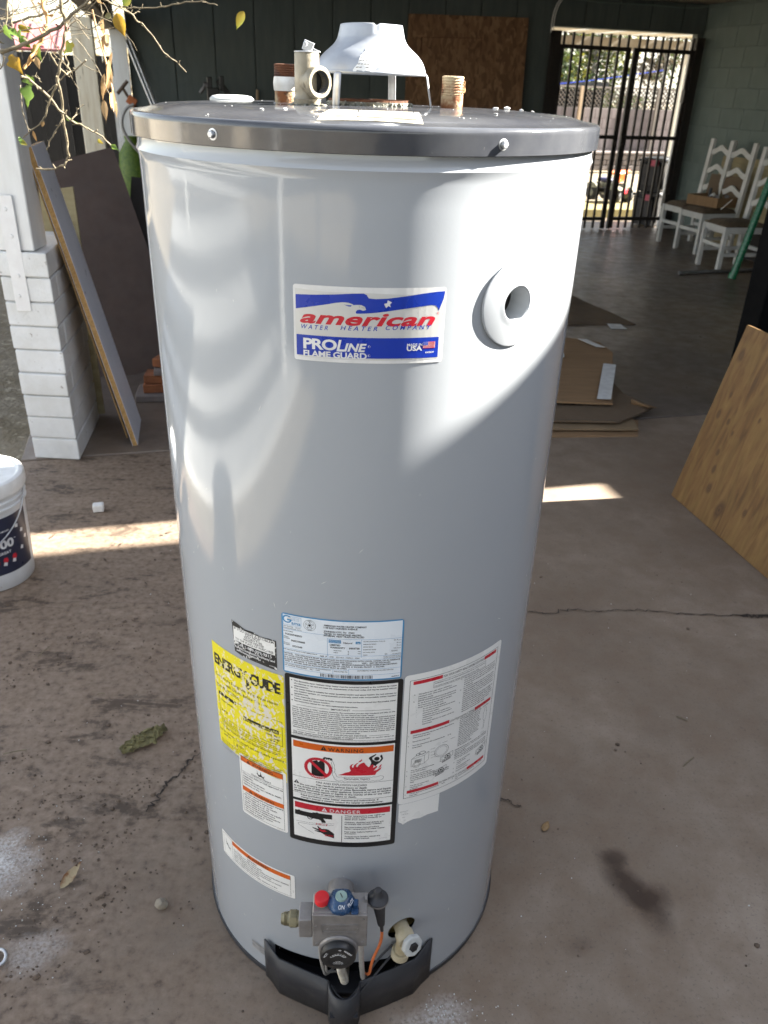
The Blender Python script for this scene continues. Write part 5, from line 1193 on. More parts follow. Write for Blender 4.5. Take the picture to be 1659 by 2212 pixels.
# long warning label low on the left
L = Label('combustion_label', 'sticker', -.2735, -.1000, .2570, .3170, .003, 'long white label with one orange warning bar, low on the left')
L.frame('k', .03, .06, .955, .945, .0006); L.line('k', .185, .06, .185, .945, .0006); L.rect('o', .19, .07, .95, .235); L.text('k2', 'WARNING', .49, .205, .0066, .70, .012, res=3); L.warn('k2', 'o2', .45, .215, .028, .13)
L.poly('k', [(.07, .22), (.085, .42), (.10, .40), (.105, .45), (.13, .52), (.15, .50), (.14, .56), (.16, .64), (.13, .57), (.115, .56), (.105, .50), (.075, .48)])
for k, (t_, u1) in enumerate((('Explosion Hazard.', .55), ('Keep burner area clean. Inspect yearly.', .62), ('Do not store materials against the gasket and combustion chamber.', .94), ('Replace the view port if glass is missing or damaged.', .73), ('Failure to do so can result in fire. Replace gasket if missing or removed.', .85), ('Do not operate the appliance if damaged.', .58), ('Failure to follow can result in death, explosion, or fire.', .80))): L.text('g', t_, .21 if k else .42, .33 + .088 * k, .0029, u1, .032)
L.text('f', '66034', .985, .75, .0018, None, rot=90)
L.done({'k': ('rule_lines', 'ink_black', 1), 'g': ('lettering', 'ink_grey', 1), 'o': ('orange_bar', 'ink_orange', 1), 'k2': ('lettering', 'ink_black', 2.2), 'o2': ('warning_symbol', 'ink_orange', 3), 'f': ('lettering', 'ink_faint', 1)})
L = Label('worn_sticker', 'worn_grey', -.203, -.160, .050, .072, .002, 'worn grey sticker low on the left'); L.done({})
# cream label lying on the cap
g = MB(); q = random.Random(5)
lx = lambda x, y, d=0: g.v((x, y, capz(math.hypot(x, y)) + .0006 + d))
rows = []
for j in range(6):
    y = -.285 + .085 * j / 5; rows.append([lx(-.052 + .11 * i / 8 + .012 * j / 5 * (1 - i / 8) + q.uniform(-.0006, .0006), y) for i in range(9)])
for r0, r1 in zip(rows, rows[1:]):
    for k in range(8): g.face([r0[k], r0[k + 1], r1[k + 1], r1[k]])
tl = g.build('cap_label', M['sticker_old'], wh)
g = MB()
for (x0_, y0_, x1_, y1_) in ((-.010, -.275, .052, -.2735), (-.010, -.214, .052, -.2125), (-.010, -.275, -.0085, -.2125), (.0505, -.275, .052, -.2125)):
    g.face([lx(x0_, y0_, .0006), lx(x1_, y0_, .0006), lx(x1_, y1_, .0006), lx(x0_, y1_, .0006)])
g.build('printed_frame', M['ink_grey'], tl)
g = MB()
bm, w = text_bm('HOT WATER OUTLET', .012, .05, .01); place_text(g, bm, Matrix.Translation((-.004, -.232, capz(.23) + .0016)))
bm, w = text_bm('READ INSTRUCTIONS', .012, .05, .01); place_text(g, bm, Matrix.Translation((-.004, -.256, capz(.25) + .0016)))
g.build('faded_print', M['ink_faint'], tl, fix=False)

# ------------------------------------------------------------------ pail
bk = thing('plastic_pail', 'white plastic pail with a lid and navy printed label, standing at the left edge', 'bucket', (-1.243, 1.135, 0))
bx, by = -1.243, 1.135
g = MB(); g.lathe((bx, by, .002), (0, 0, 1), [(.0, .128), (.004, .131), (.055, .1335), (.27, .1415), (.283, .1425), (.285, .1495), (.291, .1495), (.2935, .1435), (.304, .1440), (.306, .1505), (.312, .1505), (.3145, .1445), (.33, .1450), (.33, .135)], 72, True, False)
g.build('pail_body', M['bucket'], bk, smooth=35)
g = MB(); g.lathe((bx, by, .0), (0, 0, 1), [(.336, .150), (.336, .1565), (.341, .1575), (.368, .1570), (.377, .1540), (.381, .1465), (.380, .1400), (.376, .1365), (.3735, .130), (.3735, 0)], 72, False, False); g.build('pail_lid', M['white_plastic'], bk, smooth=40)
def pailr(z): return .131 + .0105 * (z / .27) + .0009
def pail_pt(deg, z, d=0):
    a = R_(deg); r = pailr(z) + d; return Vector((bx + r * math.sin(a), by - r * math.cos(a), z))
g = MB(); rows = []
for z in (.062, .15, .265): rows.append([g.v(pail_pt(-70 + 2.5 * k, z)) for k in range(66)])
for a_, b_ in zip(rows, rows[1:]):
    for k in range(65): g.face([a_[k], a_[k + 1], b_[k + 1], b_[k]])
lb = g.build('printed_label', M['navy_label'], bk, smooth=60)
def pail_text(target, txt, deg, z, h, w=None, bold=.02):
    bm, ww = text_bm(txt, h, w, bold, 0, 1, 'RIGHT')
    for v in bm.verts:
        p = pail_pt(deg + math.degrees(v.co.x / pailr(z)), z + v.co.y, .0008); v.co = p
    place_text(target, bm, Matrix())
tx = MB(); pail_text(tx, '500', 62, .158, .030, .070, .04); pail_text(tx, 'TM', 66, .180, .004); pail_text(tx, 'GREAT', 56, .136, .010, None, .02)
tx.build('lettering', M['ink_white'], lb, fix=False)
tx = MB(); pail_text(tx, 'WALL COMPOUND', 58, .215, .006, .05); tx.build('lettering', M['ink_white'], lb, fix=False)
g = MB()
for (d0, z) in ((34, .102), (46, .105), (59, .108)):
    for dz, wd in ((0, 3), (.006, 3.6), (.012, 2.4)):
        P = [pail_pt(d0 - wd, z + dz, .0009), pail_pt(d0 + wd, z + dz, .0009), pail_pt(d0 + wd + 1, z + dz + .006, .0009), pail_pt(d0 - wd + 1, z + dz + .006, .0009)]
        g.face([g.v(p) for p in P])
g.build('red_marks', M['ink_red'], lb)
g = MB()
for (d0, z) in ((32, .095), (45, .096), (58, .099), (74, .13), (78, .19), (84, .16), (70, .215)):
    P = [pail_pt(d0 - 3, z, .001), pail_pt(d0 + 2, z - .004, .001), pail_pt(d0 + 3, z + .008, .001), pail_pt(d0 - 1, z + .012, .001)]
    g.face([g.v(p) for p in P])
g.build('compound_smears', M['ink_white'], lb)['kind'] = 'stuff'
g = MB(); hd = []
for k in range(17):
    w = k / 16 * math.pi; hd.append(pail_pt(95 - 190 * k / 16 * .52 - 3, .318 - .165 * math.sin(w / 2 * 1.05), .010 + .012 * math.sin(w)))
g.tube([pail_pt(96, .322, .004)] + hd, .0024, 8, 1); g.build('wire_handle', M['galv'], bk, smooth=60)

# ------------------------------------------------------------------ leaning boards on the left
def slab_between(name, corners, th, matf, par, edge=None):
    c = [Vector(p) for p in corners]; n = (c[1] - c[0]).cross(c[3] - c[0])
    g = MB(); g.plate(c, n, th); return g.build(name, matf, par, bevel=.001)
sb = thing('melamine_shelf_board', 'long grey-white melamine shelf board with a raw chipboard edge leaning on the left pier', 'board', (-1.04, 2.38, 0))
a0, a1 = Vector((-1.034, 2.243, .003)), Vector((-1.097, 2.558, .003)); b0, b1 = Vector((-1.285, 2.193, 1.262)), Vector((-1.349, 2.507, 1.262))
nv = (a1 - a0).cross(b0 - a0).normalized()
if nv.x < 0: nv = -nv
g = MB(); g.plate([a0 + (a1 - a0) * .004, a1, b1, b0 + (b1 - b0) * .004], nv, .0215); g.build('board_core', M['chipboard'], sb)
g = MB(); g.plate([a0 + nv * .0012, a1 + nv * .0012, b1 + nv * .0012, b0 + nv * .0012], nv, .0012); g.build('white_facing', M['melamine'], sb)
g = MB(); g.plate([a0 - nv * .0215, a1 - nv * .0215, b1 - nv * .0215, b0 - nv * .0215], nv, .0012); g.build('white_facing', M['melamine'], sb)
tb = thing('thin_backing_board', 'thin brown backing board tucked behind the melamine shelf board', 'board', (-1.1, 2.4, 0))
g = MB(); o_ = -nv * .045; g.plate([a0 + o_ * .6 + Vector((-.02, .02, .035)), a1 + o_ + Vector((-.02, 0, .003)), b1 + o_ * .6, b0 + o_ * .55], nv, .004); g.build('sheet', M['chipboard'], tb)
hb = thing('hardboard_sheet', 'large dark brown hardboard sheet leaning at a tilt behind the shelf board', 'board', (-1.45, 3.2, 0))
nq = Vector((-.2288, .9735, -.25)).normalized()
TL, TR = Vector((-1.70, 3.44, 1.085)), Vector((-1.361, 3.537, 1.173))
def on_plane(p): return p - nq * ((p - TR).dot(nq))
ux = (TR - TL).normalized(); uy = nq.cross(ux)
if uy.z > 0: uy = -uy
BR = TR + uy * 1.17 ; BLp = BR - ux * .62; TL2 = TR - ux * .62
zmin = min(BR.z, BLp.z)
g = MB(); g.plate([TR, TL2, BLp, BR], nq, .006); hbo = g.build('sheet', M['hardboard'], hb)
hb2 = thing('black_panel_sheet', 'nearly black panel standing behind the brown hardboard sheet', 'board', (-1.2, 3.6, 0))
g = MB(); g.plate([(-1.30, 3.62, 1.02), (-.72, 3.76, .95), (-.72, 3.62, .01), (-1.42, 3.46, .01)], (-.2, .95, -.2), .01); g.build('sheet', M['dark_panel'], hb2)
wp_ = thing('plywood_offcut', 'pale plywood offcut standing behind the white block pier', 'board', (-1.4, 2.75, 0))
g = MB(); g.plate([(-1.62, 2.70, 1.02), (-1.33, 2.74, 1.06), (-1.29, 2.62, .01), (-1.58, 2.58, .01)], (-.1, .97, -.1), .014); g.build('sheet', M['bamboo_panel'], wp_)
# bricks and junk behind the heater's left edge
labs = ['orange brick at the foot of the small stack left of the heater', 'orange brick on top of the small stack left of the heater', 'grey tile resting on the small orange brick stack', 'orange brick lying askew above the grey tile']
for k, (x, y, z, sx, sy, sz, rz, mm) in enumerate(((-1.05, 2.92, .058, .22, .11, .045, .15, 'clay'), (-1.045, 2.925, .1055, .21, .11, .045, .05, 'clay'), (-1.02, 2.92, .141, .16, .10, .022, .2, 'stone'), (-1.0, 2.95, .18, .2, .1, .045, -.2, 'clay'))):
    t_ = thing('brick' if mm == 'clay' else 'floor_tile', labs[k], 'brick' if mm == 'clay' else 'tile', (x, y, z - sz / 2), 'bricks stacked left of the heater' if mm == 'clay' else None)
    g = MB(); g.box((x, y, z), (sx, sy, sz), Matrix.Rotation(rz, 3, 'Z')); g.build('block', M[mm], t_, bevel=.003)
t_ = thing('timber_offcut', 'flat grey board offcut under the small brick stack', 'board', (-1.05, 2.92, 0)); g = MB(); g.box((-1.05, 2.92, .0175), (.30, .2, .033), Matrix.Rotation(.12, 3, 'Z')); g.build('plank', M['stone'], t_, bevel=.003)
# ------------------------------------------------------------------ small litter in the foreground
g = MB(); g.box((-1.024, 1.60, .0165), (.042, .034, .031), Matrix.Rotation(.25, 3, 'Z')); setp(g.build('foam_block', M['white_plastic'], bevel=.006, seg=3), 'small white foam block on the concrete left of the heater', 'block')
g = MB(); g.ico((-.392, -.118, .010), .0135, 2, .16, (1.05, .85, .85)); setp(g.build('pebble', M['pebble'], smooth=30), 'single grey-tan pebble on the dirty concrete left of the gas valve', 'stone')
rg = MB(); nx_, ny_ = 44, 22; q = random.Random(6); vv = []
for i in range(nx_ + 1):
    row = []
    for j in range(ny_ + 1):
        u_, w_ = i / nx_ - .5, j / ny_ - .5; tp = 1 - .5 * abs(u_ * 2) ** 2
        x = u_ * .125; y = w_ * .05 * tp
        z = .010 * max(0, 1 - (u_ * 2) ** 2) * (1 - (w_ * 2) ** 2) + .016 * abs(mn.fractal(Vector((u_ * 9, w_ * 6, 1.)), 1, 2, 4)); x += .012 * mn.noise(Vector((u_ * 6, w_ * 6, 7.))); y += .014 * mn.noise(Vector((u_ * 8, w_ * 5, 3.)))
        c_, s_ = math.cos(.75), math.sin(.75); row.append(rg.v((-.542 + x * c_ - y * s_, .350 + x * s_ + y * c_, max(z, .001) + .008)))
    vv.append(row)
for i in range(nx_):
    for j in range(ny_): rg.face([vv[i][j], vv[i + 1][j], vv[i + 1][j + 1], vv[i][j + 1]])
setp(rg.build('rag', M['rag'], smooth=60), 'crumpled olive rag lying in the dirt on the left', 'rag')
def almond(name, c, L_, W_, mt_, rz, label, cat, h=.006):
    g = MB(); g.ico((0, 0, 0), 1, 2); 
    for v in g.bm.verts:
        x = v.co.x; k = (1 - .55 * max(x, 0)); v.co = Matrix.Rotation(rz, 3, 'Z') @ Vector((x * L_ / 2, v.co.y * W_ / 2 * k, v.co.z * h / 2)) + Vector(c)
    setp(g.build(name, M[mt_], smooth=60), label, cat)
almond('dry_leaf', (.449, .092, .0045), .034, .017, 'leaf_dry', 1.0, 'small tan almond-shaped leaf on the concrete right of the heater', 'leaf')
def leaf_mesh(mb, pos, L_, W_, rot, lobes=0, curl=.25, seed=0):
    q = random.Random(seed); n = 12; side = [[], []]; mid = []
    for i in range(n + 1):
        t = i / n; w = math.sin(math.pi * min(t * 1.08, 1) ** .8) * (1 - .25 * t)
        if lobes: w *= .45 + .55 * abs(math.cos(t * math.pi * lobes + .3))
        w += q.uniform(-.05, .05) * (0 < i < n)
        zc = -curl * L_ * t * t
        mid.append(Vector((0, t * L_, zc)))
        for s_, sg in ((0, -1), (1, 1)): side[s_].append(Vector((sg * w * W_ / 2, t * L_ - .12 * L_ * w * (lobes > 0), zc + .22 * w * W_ + q.uniform(-.02, .02) * W_)))
    A = [mb.v(pos + rot @ p) for p in mid]
    for s_ in (0, 1):
        B = [mb.v(pos + rot @ p) for p in side[s_]]
        for i in range(n): mb.face([A[i], A[i + 1], B[i + 1], B[i]] if s_ else [A[i + 1], A[i], B[i], B[i + 1]])
from mathutils import Euler
g = MB(); leaf_mesh(g, Vector((-.61, -.085, .012)), .07, .024, Euler((.15, .5, -.35)).to_matrix(), 0, -.1, 3); setp(g.build('dry_leaf', M['rust'], smooth=60), 'curled reddish dry leaf half buried in the soil on the left', 'leaf')
for k, (x, y, rz, L_) in enumerate(((-.92, .70, 1.2, .05), (-.85, .30, .3, .055), (.9, .46, -.6, .03), (.86, .30, .7, .05), (-.70, .52, .2, .02))):
    g = MB(); d = Vector((math.cos(rz), math.sin(rz), 0)) * L_ / 2; p = Vector((x, y, .013 if x < 0 else .003)); g.tube([p - d, p + Vector((0, 0, .002)), p + d], .0014, 6, 1)
    setp(g.build('twig', M['twig'], smooth=60), ('short twig on the soil at the far left edge', 'longer pale twig on the soil left of the crack', 'pale splinter on the concrete far right', 'thin bent twig on the concrete right of the oil stain', 'tiny twig on the dirt beside the rag')[k], 'twig')
g = MB(); P = [Vector((-.685 + .022 * math.cos(w), -.235 + .016 * math.sin(w), .012 + .004 * math.sin(w * 2))) for w in [2 * math.pi * k / 24 for k in range(25)]]; g.tube(P, .0035, 8); setp(g.build('metal_ring', M['galv'], smooth=60), 'small shiny steel ring on the ground at the lower left edge', 'ring')
lt = MB(); q = random.Random(14)
for k in range(60):
    x, y = q.uniform(-1.5, -.5), q.uniform(.95, 2.05)
    if math.hypot(x - bx, y - by) < .16 or (x < -1.2 and y > 2): continue
    leaf_mesh(lt, Vector((x, y, .004)), q.uniform(.008, .03), q.uniform(.004, .012), Euler((q.uniform(-.2, .3), q.uniform(-.4, .4), q.uniform(0, 6.28))).to_matrix(), 0, -.1, k)
setp(lt.build('leaf_litter', M['dirt_stuff'], smooth=60), kind='stuff')

# ------------------------------------------------------------------ climbing vine at the upper left
VS = {"s1":[[-0.761,0.72,1.549],[-0.711,0.72,1.565],[-0.658,0.72,1.587],[-0.628,0.72,1.601],[-0.602,0.72,1.625],[-0.573,0.72,1.641],[-0.552,0.72,1.658]],"s2":[[-0.736,0.771,1.653],[-0.735,0.743,1.602],[-0.724,0.715,1.588]],"s2b":[[-0.695,0.645,1.644],[-0.708,0.637,1.596],[-0.713,0.63,1.584]],"s3":[[-0.853,0.969,1.621],[-0.803,0.993,1.637],[-0.772,1.017,1.653],[-0.729,1.041,1.673]],"s4":[[-0.835,0.911,1.594],[-0.774,0.889,1.615],[-0.719,0.866,1.626],[-0.672,0.844,1.64],[-0.621,0.822,1.661]],"s5":[[-0.694,0.824,1.658],[-0.685,0.806,1.628],[-0.678,0.788,1.605],[-0.688,0.77,1.58],[-0.71,0.752,1.544],[-0.723,0.735,1.522]],"s6":[[-0.647,0.8,1.656],[-0.652,0.81,1.631],[-0.65,0.82,1.61],[-0.657,0.83,1.591],[-0.676,0.84,1.554],[-0.692,0.85,1.51],[-0.697,0.86,1.462],[-0.701,0.87,1.417],[-0.702,0.88,1.377],[-0.708,0.89,1.341],[-0.721,0.9,1.323],[-0.746,0.91,1.312],[-0.8,0.92,1.309]],"s7":[[-0.754,0.8,1.508],[-0.735,0.81,1.494],[-0.715,0.82,1.476],[-0.694,0.83,1.442],[-0.669,0.84,1.417],[-0.648,0.85,1.408],[-0.621,0.86,1.394],[-0.596,0.87,1.368]],"s8":[[-0.651,0.935,1.544],[-0.678,0.96,1.529],[-0.717,0.984,1.512],[-0.751,1.009,1.493],[-0.788,1.033,1.471]],"s9":[[-0.681,0.8,1.492],[-0.705,0.81,1.463],[-0.724,0.82,1.43],[-0.742,0.83,1.412],[-0.789,0.84,1.382]],"s10":[[-0.678,0.8,1.426],[-0.705,0.81,1.396],[-0.722,0.82,1.378],[-0.735,0.83,1.359]],"s11":[[-0.721,0.898,1.555],[-0.717,0.926,1.533],[-0.708,0.955,1.512],[-0.707,0.983,1.52],[-0.718,1.012,1.534],[-0.733,1.04,1.558]],"s12":[[-0.662,0.8,1.423],[-0.651,0.81,1.433],[-0.649,0.82,1.442],[-0.639,0.83,1.455]],"s13":[[-0.589,0.85,1.667],[-0.574,0.864,1.659],[-0.55,0.878,1.65],[-0.523,0.891,1.632],[-0.507,0.905,1.617],[-0.491,0.919,1.6],[-0.47,0.933,1.564],[-0.448,0.946,1.548],[-0.428,0.96,1.527]],"s14":[[-0.523,0.812,1.644],[-0.485,0.786,1.642],[-0.43,0.761,1.642],[-0.375,0.735,1.652],[-0.336,0.709,1.652],[-0.302,0.683,1.645]],"s15":[[-0.63,0.8,1.625],[-0.605,0.767,1.612],[-0.58,0.734,1.595],[-0.538,0.701,1.608]],"s16":[[-0.685,0.975,1.634],[-0.65,1.004,1.638]],"s17":[[-0.81,0.828,1.517],[-0.794,0.812,1.534],[-0.783,0.796,1.553]],"s18":[[-0.614,0.965,1.672],[-0.611,0.971,1.645],[-0.618,0.977,1.621]],"s19":[[-0.588,0.955,1.669],[-0.565,0.983,1.654],[-0.557,1.011,1.642],[-0.543,1.039,1.649]],"s20":[[-0.766,0.813,1.489],[-0.766,0.806,1.442],[-0.758,0.799,1.397]],"s21":[[-0.748,0.848,1.508],[-0.734,0.842,1.505],[-0.726,0.837,1.496]]}
VL = {"L1":[-0.51,0.732,1.606],"L2":[-0.634,0.761,1.561],"L3":[-0.734,0.863,1.553],"L3b":[-0.683,0.709,1.532],"L4":[-0.727,0.709,1.527],"L5":[-0.753,0.825,1.499],"L6":[-0.732,0.756,1.468],"L7":[-0.513,0.807,1.653],"L8":[-0.552,0.794,1.625],"L9":[-0.259,0.683,1.62],"L10":[-0.735,0.769,1.39],"D0":[-0.596,0.899,1.609],"D1":[-0.543,0.739,1.575],"D2":[-0.554,0.783,1.543],"D3":[-0.551,0.741,1.521],"D4":[-0.572,0.827,1.495],"D5":[-0.551,0.755,1.469],"D6":[-0.571,0.771,1.449],"D7":[-0.576,0.849,1.451]}
vine = thing('climbing_vine', 'bare climbing vine with a few green and yellow leaves hanging at the upper left', 'vine', (-.75, .8, 2.3))
RAD = dict(s1=.0042, s2=.0014, s2b=.0022, s3=.0016, s4=.0026, s5=.0052, s6=.0036, s7=.0030, s8=.0018, s9=.0022, s10=.0018, s11=.0021, s12=.0016, s13=.0021, s14=.0015, s15=.0015, s16=.0015, s17=.0014, s18=.0016, s19=.0016, s20=.0010, s21=.0012)
for kk, pts in VS.items():
    q = random.Random(hash(kk) % 97 if False else sum(map(ord, kk))); P = []
    for a, b in zip(pts, pts[1:]):
        a, b = Vector(a), Vector(b); n = 4
        for i in range(n): P.append(a.lerp(b, i / n) + Vector((q.gauss(0, .0011), q.gauss(0, .003), q.gauss(0, .0011))))
    P.append(Vector(pts[-1]))
    r0 = RAD[kk]; g = MB(); g.tube(P, lambda t, r0=r0: r0 * (1 - .45 * t) * (1 + .22 * (math.sin(t * 61) > .93)), 7, 1)
    for i in range(2, len(P) - 1, 3):          # buds and spurs
        d = Vector((q.uniform(-1, 1), q.uniform(-.5, .5), q.uniform(-.4, 1))).normalized(); g.tube([P[i], P[i] + d * (r0 * 1.4 + .003), P[i] + d * (r0 * 1.4 + .006)], r0 * .45, 5)
    g.build('stem', M['twig_orange'] if kk == 's5' else M['twig'], vine, smooth=60)
# a finer net of twigs in the corner
q = random.Random(77); g = MB()
for k in range(34):
    p = Vector((q.uniform(-.86, -.60), q.uniform(.7, 1.1), q.uniform(1.58, 1.70))); d = Vector((q.uniform(-1, 1), q.uniform(-.4, .4), q.uniform(-.9, .5))).normalized(); P = [p]
    for i in range(6): d = (d + Vector((q.gauss(0, .22), q.gauss(0, .22), q.gauss(0, .22)))).normalized(); P.append(P[-1] + d * q.uniform(.012, .03))
    g.tube(P, q.uniform(.0005, .0011), 5, 1)
tw = g.build('fine_twigs', M['twig'], vine, smooth=60); tw['kind'] = 'stuff'
LV = [('L1', .074, .044, (1.75, .1, 2.9), 0, 'leaf_yellow'), ('L2', .058, .046, (1.2, .9, -2.1), 2, 'leaf_mixed'), ('L3', .060, .042, (1.6, .3, 2.9), 2, 'leaf_mixed'), ('L3b', .040, .022, (1.6, -.2, 3.0), 0, 'leaf_dry'), ('L4', .070, .056, (1.5, .2, 2.7), 2, 'leaf_yellow'), ('L5', .052, .042, (1.4, -.5, -1.8), 2, 'leaf_green'), ('L6', .078, .060, (1.5, .5, 3.5), 2, 'leaf_green'), ('L7', .052, .038, (1.5, .3, -2.6), 0, 'leaf_mixed'), ('L8', .030, .022, (1.4, .4, -1.7), 0, 'rag'), ('L9', .062, .030, (1.5, .15, -2.65), 0, 'leaf_mixed'), ('L10', .040, .012, (1.6, .2, 3.0), 0, 'twig_orange')]
for k, (kk, L_, W_, rt, lo_, mm) in enumerate(LV):
    g = MB(); rot = Matrix.Rotation(rt[2], 3, 'Y') @ Matrix.Rotation(R_(90) if True else 0, 3, 'X') @ Matrix.Rotation(rt[1] * .5, 3, 'Y')
    L_, W_ = L_ * .62, W_ * .64
    leaf_mesh(g, Vector(VL[kk]) - rot @ Vector((0, L_ / 2, 0)), L_, W_, rot, lo_, .15, k); g.build('leaf', M[mm], vine, smooth=60)
q = random.Random(58)
for k in range(16):                          # smaller leaves along the stems
    st_ = VS[q.choice(('s1', 's2', 's4', 's7', 's9', 's2b', 's3', 's17'))]; p = Vector(q.choice(st_)) + Vector((q.uniform(-.012, .012), q.uniform(-.02, .02), q.uniform(-.014, .006)))
    rot = Matrix.Rotation(math.pi + q.uniform(-1.2, 1.2), 3, 'Y') @ Matrix.Rotation(R_(90) + q.uniform(-.5, .5), 3, 'X') @ Matrix.Rotation(q.uniform(-.9, .9), 3, 'Y'); L_ = q.uniform(.016, .034)
    g = MB(); leaf_mesh(g, p, L_, L_ * q.uniform(.5, .8), rot, q.choice((0, 2)), q.uniform(-.1, .5), k + 90); g.build('leaf', M[q.choice(('leaf_green', 'leaf_mixed', 'leaf_dry', 'leaf_green', 'rag'))], vine, smooth=60)
q = random.Random(15)
for k, kk in enumerate(('D0', 'D1', 'D2', 'D3', 'D4', 'D5', 'D6', 'D7', 'D1', 'D3', 'D4', 'D5')):
    g = MB(); rot = Matrix.Rotation(math.pi + q.uniform(-.35, .35), 3, 'Y') @ Matrix.Rotation(R_(90) + q.uniform(-.2, .2), 3, 'X') @ Matrix.Rotation(q.uniform(-1.2, 1.2), 3, 'Y')
    L_ = q.uniform(.035, .06)
    leaf_mesh(g, Vector(VL[kk]) + Vector((q.uniform(-.008, .008), q.uniform(-.01, .01), L_ * .4)), L_, q.uniform(.010, .018), rot, 0, q.uniform(-.4, .6), k + 40); o = g.build('leaf', M['leaf_dry'], vine, smooth=60)
    if k == 0: o['label'] = 'dry tan leaf in the hanging cluster'
g = MB(); g.tube([(-.602, .86, 1.64), (-.597, .86, 1.60), (-.575, .82, 1.55), (-.562, .80, 1.50), (-.556, .79, 1.46)], .0022, 7, 2); g.build('stem', M['leaf_dry'], vine, smooth=60)
# ------------------------------------------------------------------ left background
df = thing('board_fence', 'dark stained board fence left of the patio, behind the posts', 'fence', UV(-7, 1.2))
q = random.Random(3)
for k in range(26):
    u = -5.58 - .14 * k; g = MB(BM); h = 1.70 + q.uniform(-.012, .012)
    g.prism([(u - .067, 1.19 + q.uniform(0, .012)), (u + .067, 1.19), (u + .067, 1.215), (u - .067, 1.215)], -.05, h); g.build('fence_board', M['dark_fence'], df)
g = MB(BM)
for z in (.4, 1.4): g.box((-7.4, 1.245, z), (3.8, .04, .09))
g.build('fence_rail', M['dark_fence'], df)
g = MB(BM); g.box((-7.4, 1.232, .8), (3.9, .012, 1.66)); g.build('fence_backing', M['dark_fence'], df)
g = MB(BM); q = random.Random(31)
for k in range(2600):
    u, v, z = q.uniform(-9.5, -5.0), q.uniform(3.2, 4.4), q.uniform(.2, 2.9) if q.random() < .8 else q.uniform(1.5, 3.3)
    d = Vector((q.gauss(0, .5), q.gauss(0, .3), q.gauss(.3, .7))).normalized(); L_ = q.uniform(.12, .4); a = Vector((u, v, z)); s_ = d.cross(Vector((0, 1, 0))).normalized() * q.uniform(.004, .010)
    b = a + d * L_ + Vector((0, 0, -.05)); m_ = (a + b) / 2 + Vector((0, 0, .03))
    A = [g.v(a - s_), g.v(a + s_)]; B = [g.v(m_ - s_), g.v(m_ + s_)]; C = [g.v(b - s_ * .3), g.v(b + s_ * .3)]
    g.face([A[0], A[1], B[1], B[0]]); g.face([B[0], B[1], C[1], C[0]])
hd_ = thing('dry_cane_hedge', 'sunlit straw coloured dry cane hedge beyond the dark fence', 'hedge', UV(-7, 3.8)); o = g.build('canes', M['straw'], hd_, fix=False); o['kind'] = 'stuff'
sh_ = thing('sheet_roof_shed', 'low shed with a faded red sheet roof showing above the dark fence', 'shed', UV(-6.9, 2.6))
g = MB(BM); g.prism([(-8.4, 2.2), (-6.2, 2.2), (-6.2, 3.0), (-8.4, 3.0)], -.05, 1.72); g.build('wall', M['stucco'], sh_)
g = MB(BM); g.plate([(-8.5, 2.1, 1.76), (-6.12, 2.1, 1.76), (-6.12, 3.1, 2.06), (-8.5, 3.1, 2.06)], (0, -.25, 1), .03)
for k in range(14): g.box((-8.4 + .17 * k, 2.6, 1.925), (.03, 1.0, .02), Matrix.Rotation(.29, 3, 'X'))
g.build('roof_sheet', M['pinkred'], sh_)
# things standing at the left end of the board wall
for k, (u0, z0, u1) in enumerate(((-5.39, 1.93, -5.18), (-5.34, 1.90, -5.14), (-5.30, 1.80, -5.10))):
    g = MB(BM); g.cyl((u1 + (u1 - u0) * 2.2, -.42, 0), (u0, -.03, z0), .012, .012, 10)
    setp(g.build('metal_pole', M['galv'], smooth=50), ('leftmost thin metal pole leaning at the left end of the dark wall', 'middle thin metal pole leaning at the left end of the dark wall', 'rightmost thin metal pole leaning at the left end of the dark wall')[k], 'pole', 'metal poles leaning on the dark wall')
ck = thing('clamp_tool', 'dull orange clamp with a brown tee handle hooked at the white corner post', 'tool', UV(-5.36, -1, 1.3))
g = MB(BM); g.cyl((-5.445, -1, 1.362), (-5.345, -1, 1.468), .016, .016, 10); g.cyl((-5.395, -1, 1.412), (-5.35, -1, 1.33), .013, .013, 10); g.build('tee_handle', M['brown_handle'], ck, smooth=50)
g = MB(BM); g.box((-5.325, -1, 1.305), (.085, .05, .075), Matrix.Rotation(.6, 3, 'Y')); g.build('clamp_body', M['orange_tool'], ck, bevel=.006)
g = MB(BM); g.cyl((-5.30, -1, 1.27), (-5.22, -1, 0.0), .018, .018, 10); g.build('upright_rod', M['brown_handle'], ck)
hs = MB(BM); hs.tube([(-5.31, -1.02, 1.28), (-5.38, -1.02, 1.25), (-5.43, -1.02, 1.165), (-5.435, -1.02, 1.08), (-5.40, -1.02, 1.0), (-5.34, -1.02, .915), (-5.27, -1.0, .84), (-5.15, -.95, .6), (-5.0, -.9, .1)], .014, 10, 2); setp(hs.build('garden_hose', M['hose'], smooth=60), 'grey garden hose hanging in a loop beside the white corner post', 'hose')
gp = thing('green_sack', 'green sack standing beside the white corner post', 'sack', UV(-5.36, -.8)); g = MB(BM); g.lathe((-5.37, -.8, 0), (0, 0, 1), [(0, .10), (.2, .15), (.6, .15), (.85, .13), (.96, .06), (1.0, .07)], 20); g.build('bag', M['leaf_green'], gp, smooth=60)
vs2 = thing('bench_vice', 'black vice on a stand in front of the dark board wall', 'vice', UV(-4.55, -.4))
g = MB(BM); g.box((-4.55, -.4, 1.36), (.12, .1, .14)); g.box((-4.58, -.4, 1.45), (.05, .08, .15)); g.box((-4.46, -.4, 1.47), (.045, .08, .13)); g.beam((-4.50, -.4, 1.5), (-4.36, -.4, 1.33), .03, .05); g.build('vice_body', M['black'], vs2, bevel=.006)
